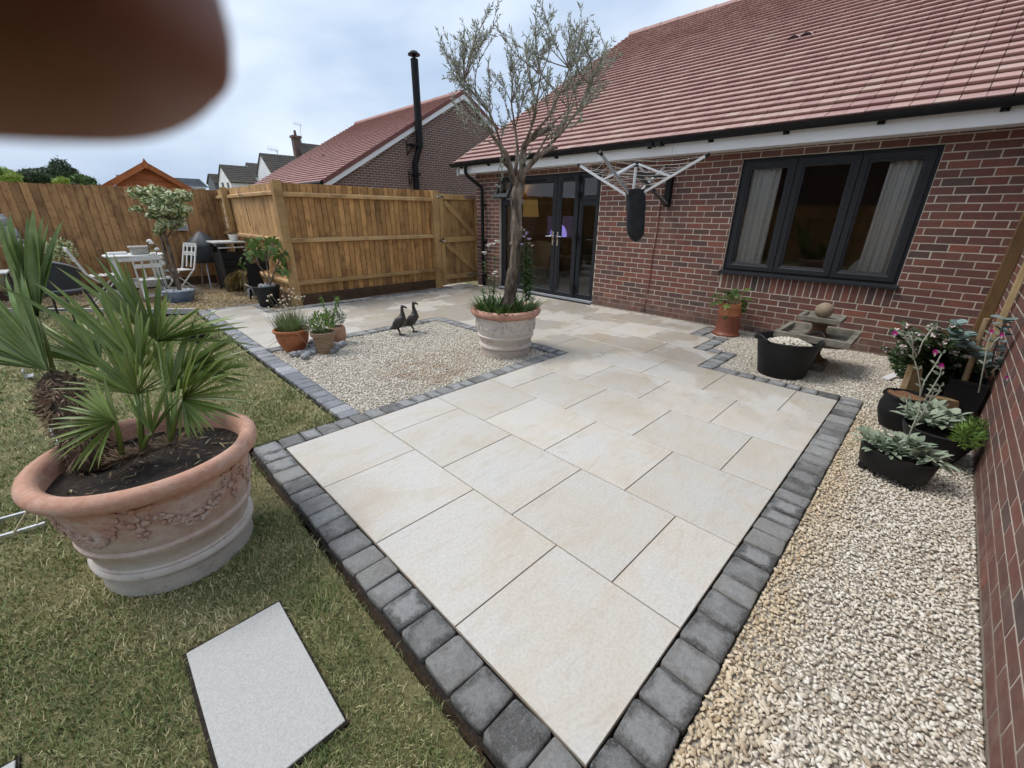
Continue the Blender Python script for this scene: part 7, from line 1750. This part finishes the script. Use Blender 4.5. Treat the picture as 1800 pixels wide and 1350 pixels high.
# seated stone figure on a scrolled white bracket table
fv = vplane((-1.20, 10.5, 0)); bs = thing('stone_figure', 'seated grey stone meditation figure on the white scrolled stand', 'statue', fv(22, 428)); s_ = (fv(23, 400) - fv(22, 400)).length; U = Vector((0, 0, 1)); Rg = Vector((CR.x, CR.y, 0)).normalized()
base = fv(24, 428); mb = MB()
mb.ball(base + U * s_ * 5, s_ * 17, 1, .05, 3, (1, .7, .42), Matrix((Rg, Vector((0, 0, 1)).cross(Rg), U)).transposed().to_4x4())
mb.tube([base + U * s_ * 5, base + U * s_ * 14, base + U * s_ * 22, base + U * s_ * 27, base + U * s_ * 30], [s_ * 11, s_ * 10.5, s_ * 11.5, s_ * 7, s_ * 3.5], 14)
for sg in (-1, 1): mb.tube([base + U * s_ * 25 + Rg * sg * s_ * 9, base + U * s_ * 14 + Rg * sg * s_ * 13, base + U * s_ * 8 - Vector((CF.x, CF.y, 0)) * s_ * 8], [s_ * 4, s_ * 3.4, s_ * 2.6], 10)
mb.build('body', M_BUDDHA, bs, True); mb = MB(); hd = base + U * s_ * 37
mb.ball(hd, s_ * 7.6, 2, .03, 3, (.92, .92, 1.12)); mb.ball(hd + U * s_ * 8, s_ * 3.4, 2, .05, 2); mb.ball(hd - Vector((CF.x, CF.y, 0)) * s_ * 7 - U * s_ * .5, s_ * 1.5, 1, 0, 1)
for sg in (-1, 1): mb.ball(hd + Rg * sg * s_ * 7.2 - U * s_ * 1.5, s_ * 1.7, 1, 0, 1, (.6, .8, 1.9))
mb.build('head', M_BUDDHA, bs, True)
sw = thing('scroll_stand', 'white scrolled metal stand under the grey stone figure', 'stand', fv(28, 520))
MB().bbox(base.x - .14, base.x + .16, base.y - .12, base.y + .12, base.z - .045, base.z - .012, .006).build('top', M_WHITEWOOD, sw)
for sg in (-1, 1):
    sc = [fv(30 + sg * (3 + 6 * math.cos(a) * (1 - a / 14)), 438 + 6 * math.sin(a) * (1 - a / 14) + 2) for a in [k * .5 for k in range(16)]]; e = fv(30 - sg * 2, 470)
    MB().tube(sc[::-1] + [fv(30 - sg * 1, 452), e, Vector((e.x + sg * .05, e.y, -.03))], .008, 6).build('leg', M_WHITEWOOD, sw, True)
# pink flowering plant in front and yellow-green shrub behind the chair
pk = thing('pink_flowered_plant', 'tall pink flowered plant at the left edge beside the stone figure', 'plant', (-1.25, 9.55, 0)); kv = vplane((-1.25, 9.55, 0))
for (x, y) in ((33, 465), (36, 470), (26, 478), (24, 484), (29, 480), (22, 490)): MB().ball(kv(x, y), .035, x, .5, 2).build('blossom', M_PINKP, pk)
bushy(pk, kv(32, 505), (.16, .16, .24), 420, .07, .016, M_SAGE, 15, 'foliage', .8)
yg = thing('variegated_shrub', 'yellow green leafy shrub behind the dark rattan chair', 'shrub', (-.95, 10.5, 0)); bushy(yg, tuple(vplane((-.95, 10.5, 0))(103, 440)), (.22, .16, .2), 420, .06, .028, M_VARIEG, 16); MB().tube([(-.98, 10.5, -.03), tuple(vplane((-.95, 10.5, 0))(103, 440))], .01, 6).build('stem', M_TWIG, yg)
# variegated standard tree in a blue pot
VT = Vector((.44, 8.93, -.02)); vt = thing('variegated_tree', 'variegated cream and green standard tree with bare forked trunk', 'tree', VT + Vector((0, 0, .2))); vv = vplane(VT)
mb = MB(); mb.tube([vv(317, 528), vv(314, 500), vv(308, 475), vv(300, 445), vv(292, 420), vv(285, 395)], [.035, .03, .028, .03, .024, .012], 8); mb.tube([vv(313, 505), vv(302, 480), vv(292, 455), vv(286, 425), vv(280, 405)], [.024, .026, .028, .022, .012], 8)
mb.tube([vv(292, 420), vv(306, 400), vv(320, 385), vv(330, 375)], [.016, .013, .01, .006], 6); mb.tube([vv(288, 400), vv(275, 375), vv(262, 350)], [.014, .01, .006], 6); mb.tube([vv(290, 410), vv(300, 370), vv(312, 345)], [.012, .01, .006], 6); mb.tube([vv(272, 385), vv(255, 382), vv(238, 368)], [.008, .006, .004], 6)
mb.build('trunk', M_BARKO, vt, True)
VV = []; FF = []; nn = 0
for i, (x, y, rx, rz_) in enumerate(((265, 347, 24, 13), (312, 349, 21, 13), (288, 362, 26, 14), (270, 372, 14, 11), (317, 366, 15, 10), (296, 382, 20, 13), (283, 395, 12, 10), (305, 392, 12, 8), (255, 340, 10, 7), (322, 372, 9, 8), (240, 368, 7, 3.5), (278, 405, 6, 7))):
    c_ = vv(x, y, rng.uniform(-.12, .12)); k = (c_ - CAM_POS).dot(CF) / FPX
    V, F = crown_mesh(tuple(c_), (rx * k * 1.25, rx * k * 1.0, rz_ * k * 1.3), int(60 + 2.1 * rx * rz_), .038, 5, 100 + i, .6, .9); VV.append(V); FF.append(F + nn); nn += len(V)
link('crown', np_mesh('crown', np.concatenate(VV), np.concatenate(FF), M_VARIEG), vt)
bp = lathe_pot('glazed_pot', 'blue grey glazed pot of white pebbles under the variegated tree', (VT.x, VT.y, -.03), [(0, 0), (.16, 0), (.20, .05), (.235, .17), (.24, .20), (.225, .205), (.215, .18)], M_BLUEPOT, None, .215, .175)
mb = MB(); r6 = random.Random(2)
for k in range(60):
    a = r6.uniform(0, 6.28); rr = .2 * math.sqrt(r6.random()); mb.ball((VT.x + rr * math.cos(a), VT.y + rr * math.sin(a), .165), r6.uniform(.02, .034), k, .2, 1, (1.2, 1, .7))
o = mb.build('pebbles', simple('pale_pebble', (.45, .46, .47), (.7, .7, .69), scale=20, rough=.7, var=.2), bp, True); o['kind'] = 'stuff'
wr = thing('climbing_rose', 'straggly white rose growing up beside the variegated tree', 'plant', VT + Vector((-.1, .1, .1)))
rb = MB(); rb.tube([vv(312, 520, .1), vv(285, 500, .1), vv(268, 470, .1), vv(262, 440, .1), vv(258, 424, .1)], [.008, .007, .006, .005, .003], 6); rb.tube([vv(290, 505, .05), vv(282, 480, .05), vv(276, 455, .05), vv(274, 430, .05)], .006, 6); rb.build('stems', M_STRAP, wr)
lv = MB()
for k in range(190):
    c_ = vv(r6.uniform(256, 296), r6.uniform(425, 505), r6.uniform(-.05, .2)); a = r6.uniform(0, 6.28); lv.leaf(c_, Vector((math.cos(a), math.sin(a), r6.uniform(-.3, .5))), (0, 0, 1), .05, .024, .2, .2, 3)
lv.build('leaves', M_GRNLEAF, wr)
for (x, y) in ((262, 424), (266, 427), (276, 438), (284, 460), (288, 463), (283, 453), (268, 447), (296, 488), (305, 492)): MB().ball(vv(x, y, .03), .036, x, .45, 2, (1, 1, .8)).build('blossom', M_WFLOWER, wr, True)
# covered barbecue
BQ = Vector((1.20, 10.35, -.02)); bq = thing('covered_barbecue', 'kettle barbecue under a blue grey peaked cover', 'barbecue', BQ); r6 = random.Random(5)
prof = [(.0, 1.10), (.05, 1.085), (.16, .98), (.29, .86), (.31, .80), (.30, .66), (.29, .52), (.27, .505)]
MB().lathe(prof[::-1], 28, BQ, fn=lambda a, r_, z: r_ * (1 + .05 * math.sin(6 * a + z * 4) * min(1, r_ * 5) + .03 * math.sin(11 * a))).build('cover', M_BBQ, bq, True, 60)
for k in range(3):
    a = R(-110 + 120 * k); MB().tube([BQ + Vector((math.cos(a) * .12, math.sin(a) * .12, .52)), BQ + Vector((math.cos(a) * .24, math.sin(a) * .24, 0))], .018, 8).build('leg', M_GALV, bq, True, 50)
MB().bbox(BQ.x + .12, BQ.x + .34, BQ.y - .36, BQ.y - .18, .42, .86, .05).build('side_flap', M_BLACKPL, bq)
# slatted serving cabinet
cb = thing('serving_trolley', 'dark slatted outdoor trolley with grey top between barbecue and fig', 'trolley', (1.42, 9.65, -.02)); cx0, cx1, cy0, cy1 = 1.24, 1.70, 9.35, 9.95
MB().bbox(cx0 - .04, cx1 + .02, cy0 - .03, cy1 + .03, .885, .915, .005).build('top', M_SLATS, cb)
MB().bbox(cx0, cx1 - .02, cy0 - .045, cy0 - .03, .80, .825, .004).build('towel_rail', M_ALU, cb)
for (x, y) in ((cx0, cy0), (cx1 - .04, cy0), (cx0, cy1 - .04), (cx1 - .04, cy1 - .04)): MB().box(x, x + .04, y, y + .04, 0, .884).build('leg', M_DKMETAL, cb)
for k in range(5): MB().bbox(cx0 + .045, cx1 - .045, cy0 + .005, cy0 + .02, .08 + k * .13, .195 + k * .13, .003).build('slat', M_TRUG, cb)
MB().box(cx0 + .01, cx1 - .01, cy0 + .03, cy1 - .01, .06, .70).build('back_panel', M_TRUG, cb)
wpot = lathe_pot('small_white_pot', 'small white bucket pot standing on the dark trolley', (1.60, 9.60, .895), [(0, 0), (.06, 0), (.085, .13), (.092, .135), (.085, .14), (.075, .12)], M_WHITE); bushy(wpot, (0, 0, .15), (.08, .08, .04), 120, .04, .015, M_PALMHAIR, 5, 'dead_foliage'); 
for ch in wpot.children: ch.matrix_parent_inverse = Matrix.Identity(4)
for i, (x, y, rz) in enumerate(((388, 497, .2), (393, 496, .5))):
    p = pt_z(x, y, .03); o = MB().bbox(-.05, .05, -.033, .033, -.11, .11, .004).build('loose_brick', M_REDBRICK); o.location = (p.x, p.y, .075); o.rotation_euler = (.08, 0, rz); tag(o, ['loose red brick standing on end before the barbecue, left of two', 'loose red brick standing on end before the barbecue, right of two'][i], 'brick', 'loose bricks by the barbecue')
# heap of dead strap leaves
hpv = vplane((1.30, 9.0, 0)); dh = thing('dead_plant', 'bent over clump of dead yellow strap leaves beside the trolley', 'plant', (1.32, 8.9, -.02)); mb = MB(); r6 = random.Random(9); c_ = hpv(428, 478)
for k in range(120):
    q = hpv(r6.uniform(392, 438), r6.uniform(496, 516), r6.uniform(-.12, .12)); b = c_ + Vector((r6.uniform(-.1, .1), r6.uniform(-.06, .06), r6.uniform(-.05, .05))); m_ = b.lerp(q, .45) + Vector((0, 0, r6.uniform(.02, .09))); d1_ = (m_ - b); mb.leaf(b, d1_, (0, 0, 1), d1_.length * 1.1, .022, .1, .2, 3); mb.leaf(m_, q - m_, (0, 0, 1), (q - m_).length, .018, .0, .2, 3)
mb.build('leaves', M_DRYLEAF, dh); MB().tube([c_ + Vector((0, 0, -.35)), c_], [.06, .04], 8).build('crown_base', M_TWIG, dh)
# folded dark chair / trolley frame behind the fig
fr = thing('folded_garden_seat', 'folded black garden seat with grey tube frame behind the fig pot', 'seat', (1.45, 8.35, -.02)); gv = vplane((1.42, 8.3, 0))
for q in ([(430, 500), (442, 505), (455, 540)], [(436, 508), (441, 531), (452, 537)], [(430, 520), (441, 505)]): MB().tube([gv(*p) for p in q], .012, 8).build('frame_tube', M_GREYTUBE, fr, True)
a = [gv(432, 470), gv(448, 462), gv(470, 520), gv(440, 520)]; b = [p + Vector((.05, .1, 0)) for p in a]
MB().add(a + b, [(0, 1, 2, 3), (7, 6, 5, 4), (0, 4, 5, 1), (1, 5, 6, 2), (2, 6, 7, 3), (3, 7, 4, 0)]).build('seat_panel', M_BLACKPL, fr)
a = [gv(450, 440), gv(468, 440), gv(472, 475), gv(452, 478)]; b = [p + Vector((.05, .1, 0)) for p in a]
MB().add(a + b, [(0, 1, 2, 3), (7, 6, 5, 4), (0, 4, 5, 1), (1, 5, 6, 2), (2, 6, 7, 3), (3, 7, 4, 0)]).build('back_panel', M_BLACKPL, fr)
for x in (440, 466): e = gv(x, 525); MB().tube([gv(x, 515), (e.x, e.y, -.03)], .014, 8).build('leg', M_BLACKPL, fr, True)
# fig in a black bucket
FB = Vector((1.41, 7.42, -.012)); fp = lathe_pot('black_pot', 'black bucket topped with grey cobbles at the foot of the corner post', FB, [(0, 0), (.135, 0), (.145, .02), (.19, .31), (.205, .315), (.207, .335), (.195, .34), (.184, .32), (.17, .2)], M_TRUG, None, .18, .30)
r6 = random.Random(14)
for k in range(20):
    a = r6.uniform(0, 6.28); rr = .155 * math.sqrt(r6.random()); o = MB().ball((0, 0, 0), r6.uniform(.026, .042), k, .2, 2, (1.2, 1, .75)).build('cobble', M_COBBLE, None, True); o.location = (FB.x + rr * math.cos(a), FB.y + rr * math.sin(a), .325); tag(o, 'rounded grey cobble lying in the black bucket round the fig stem', 'cobble', 'cobbles in the black bucket')
fg = thing('fig_tree', 'young fig tree with large lobed leaves in the black bucket', 'tree', FB + Vector((0, 0, .3))); gv2 = vplane(FB); mb = MB()
BRN = [[(472, 508), (468, 490), (462, 475), (450, 460), (436, 442)], [(474, 508), (475, 492), (472, 480), (468, 460), (466, 442)], [(474, 500), (480, 485), (490, 460), (495, 445)], [(455, 465), (450, 450), (448, 432)], [(468, 460), (476, 440), (480, 425)], [(436, 442), (428, 440)]]
for l in BRN: mb.tube([gv2(*p) for p in l], [.017, .014, .012, .009, .007][:len(l)], 7)
mb.build('trunk', M_BARKO, fg, True); FL = [big_leaf_mesh('leaf', M_FIG, 1, 1.05, 5, .35), big_leaf_mesh('leaf', M_FIG, 1, 1.0, 3, .45)]
spots = [(424, 452), (430, 460), (438, 452), (420, 462), (434, 434), (442, 428), (448, 420), (455, 416), (462, 414), (470, 418), (478, 416), (486, 420), (492, 426), (498, 432), (440, 440), (448, 438), (456, 432), (464, 430), (472, 432), (480, 434), (488, 438), (494, 446), (500, 452), (496, 460), (490, 466), (497, 472), (444, 448), (436, 420), (452, 442), (476, 444), (484, 448), (460, 440), (468, 424), (432, 444), (500, 440), (488, 474), (428, 468), (442, 418)]
for (x, y) in spots:
    p = gv2(x, y, r6.uniform(-.16, .12)); a = r6.uniform(0, 6.28); put_leaf(fg, r6.choice(FL), p, Vector((math.cos(a) * .7, math.sin(a) * .7, -.75)), Vector((math.cos(a), math.sin(a), .7)) - CF * .5, r6.uniform(.085, .15))
# things fixed to the fences
for i, (x0, x1, y0, y1) in enumerate(((392, 399, 357, 377), (397, 405, 382, 401))):
    a, b = pt_x(x0, y0, 1.715), pt_x(x1, y1, 1.715); t_ = thing('fence_plaque', ['upper of two small white plaques on the fence by the corner', 'lower of two small white plaques on the fence by the corner'][i], 'plaque', (1.715, b.y, b.z), group='white plaques on the fence'); zm = (a.z + b.z) / 2
    for (z0, z1) in ((zm + .01, a.z), (b.z, zm - .01)): MB().bbox(1.70, 1.72, min(a.y, b.y), max(a.y, b.y), z0, z1, .004).build('tile', M_WHITE, t_)
lb = thing('louvred_box', 'grey louvred wooden box fixed to the brown fence behind the variegated tree', 'box', pt_y(318, 405, 10.85)); a, b = pt_y(304, 376, 10.86), pt_y(331, 405, 10.86)
MB().box(a.x, b.x, 10.80, 10.90, b.z, b.z + .03).box(a.x, b.x, 10.80, 10.90, a.z - .03, a.z).box(a.x, a.x + .03, 10.80, 10.90, b.z + .03, a.z - .03).box(b.x - .03, b.x, 10.80, 10.90, b.z + .03, a.z - .03).build('frame', M_SLATS, lb)
for k in range(5):
    z = b.z + .05 + k * (a.z - b.z - .08) / 5; MB().bar((a.x + .03, 10.84, z), (b.x - .03, 10.84, z), .012, .045, (0, -.6, .8)).build('louvre', M_SLATS, lb)
hk = MB(); k0 = pt_x(421, 345, 1.72); hk.tube([k0 + Vector((0, 0, -.0)), k0 + Vector((-.02, -.05, .06)), k0 + Vector((-.02, -.16, .06)), k0 + Vector((0, -.22, -.06)), k0 + Vector((0, -.3, -.5))], .006, 6)
tag(hk.build('wire_hook', M_TWIG, None, True), 'thin brown wire hook and twig hanging on the pale return fence', 'hook')
# metal frame lying on the lawn behind the palm planter
la = thing('metal_ladder_frame', 'pale galvanised ladder like frame lying on the lawn behind the palm planter', 'frame', (-1.3, 2.4, -.03))
def gz(x, y, z=0.0): p = pt_z(x, y, z); return Vector((p.x, p.y, z))
for (p, q) in (((-60, 962), (80, 920)), ((-60, 930), (64, 896))): MB().bar(gz(*p), gz(*q), .016, .016).build('rail', M_GALV, la)
for (p, q) in (((22, 940), (50, 893)), ((65, 920), (66, 900)), ((-30, 950), (-5, 905))): MB().tube([gz(*p, .01), gz(*q, .012)], .004, 6).build('rung', M_STALK, la)
pl = thing('metal_strip', 'pale blue grey metal strip showing above the rim of the palm planter', 'strip', gz(97, 765)); MB().bar(gz(92, 752, .0), gz(112, 800, .0), .035, .012).build('strip', M_GALV, pl)
pl = thing('metal_bracket', 'small blue grey metal bracket on the lawn under the leaning palm frond', 'bracket', gz(52, 662)); MB().bbox(-.03, .03, -.05, .05, .0, .012, .002).bbox(-.03, -.018, -.05, .05, .012, .07, .002).build('plate', M_GALV, pl, world=False)
o = MB().lathe([(0, 0), (.10, 0), (.115, .09), (.12, .10), (.11, .10), (.10, .02), (0, .02)], 24, tuple(gz(352, 600, -.03))).build('black_saucer', M_TRUG, None, True, 45); tag(o, 'black plastic pot saucer on the lawn beside the path kerb', 'saucer')

# ================================================================== FINGER over the lens
def hand():
    D = 0.0125
    ph = thing('smartphone', 'dark smartphone held by the hand taking the picture', 'phone', CAM_POS - CF * .006)
    M_ = Matrix((CR, CU, CF)).transposed().to_4x4(); M_.translation = CAM_POS
    # landscape body just behind the lens, lens near its upper left corner
    def P(x, y, z): return M_ @ Vector((x, y, z))
    mb = MB().bbox(-.030, .118, -.055, .022, -.0090, -.0012, .003, M_); mb.build('body', M_BLACKPL, ph)
    h = thing('hand', 'out of focus brown fingertip covering the top left corner of the photo', 'hand', P(-.03, .03, .01))
    me = bpy.data.meshes.new('hand'); bm = bmesh.new(); sl_ = bm.verts.layers.skin.verify()
    def chain(pts, prev=None):
        vs = []
        for (x, y, z, r_) in pts:
            v = bm.verts.new(P(x, y, z)); v[sl_].radius = (r_, r_)
            if prev: bm.edges.new((prev, v))
            prev = v; vs.append(v)
        return vs
    # index finger lies across the upper left of the lens, its tip at the right
    palm = chain([(-.185, .052, -.004, .030), (-.140, .045, -.004, .032), (-.108, .036, -.004, .026)]); palm[1][sl_].use_root = True
    FT = [(-.085, .0290, .006, .0100), (-.064, .0255, .0150, .0095), (-.047, .0228, .0198, .0092), (-.0290, .0220, .0207, .0096), (-.0235, .0216, .0206, .0095), (-.0195, .0218, .0206, .0082), (-.0168, .0224, .0205, .0060)]
    chain(FT, palm[2])
    chain([(-.090, .056, .004, .0105), (-.065, .056, .014, .0095), (-.042, .050, .014, .0085), (-.026, .046, .008, .0070)], palm[2])
    chain([(-.108, .076, .004, .0105), (-.080, .078, .014, .0095), (-.058, .074, .013, .0085), (-.044, .071, .006, .0070)], palm[1])
    chain([(-.128, .090, .002, .0095), (-.105, .094, .012, .0085), (-.086, .091, .011, .0075), (-.076, .089, .005, .0062)], palm[1])
    chain([(-.120, .008, -.014, .0125), (-.090, -.014, -.020, .0115), (-.062, -.022, -.020, .0100), (-.044, -.024, -.018, .0080)], palm[1])
    bm.to_mesh(me); bm.free(); me.materials.append(M_SKIN); o = link('skin', me, h)
    mo = o.modifiers.new('skin', 'SKIN'); mo.use_smooth_shade = True; su = o.modifiers.new('subsurf', 'SUBSURF'); su.levels = 2; su.render_levels = 2
hand()
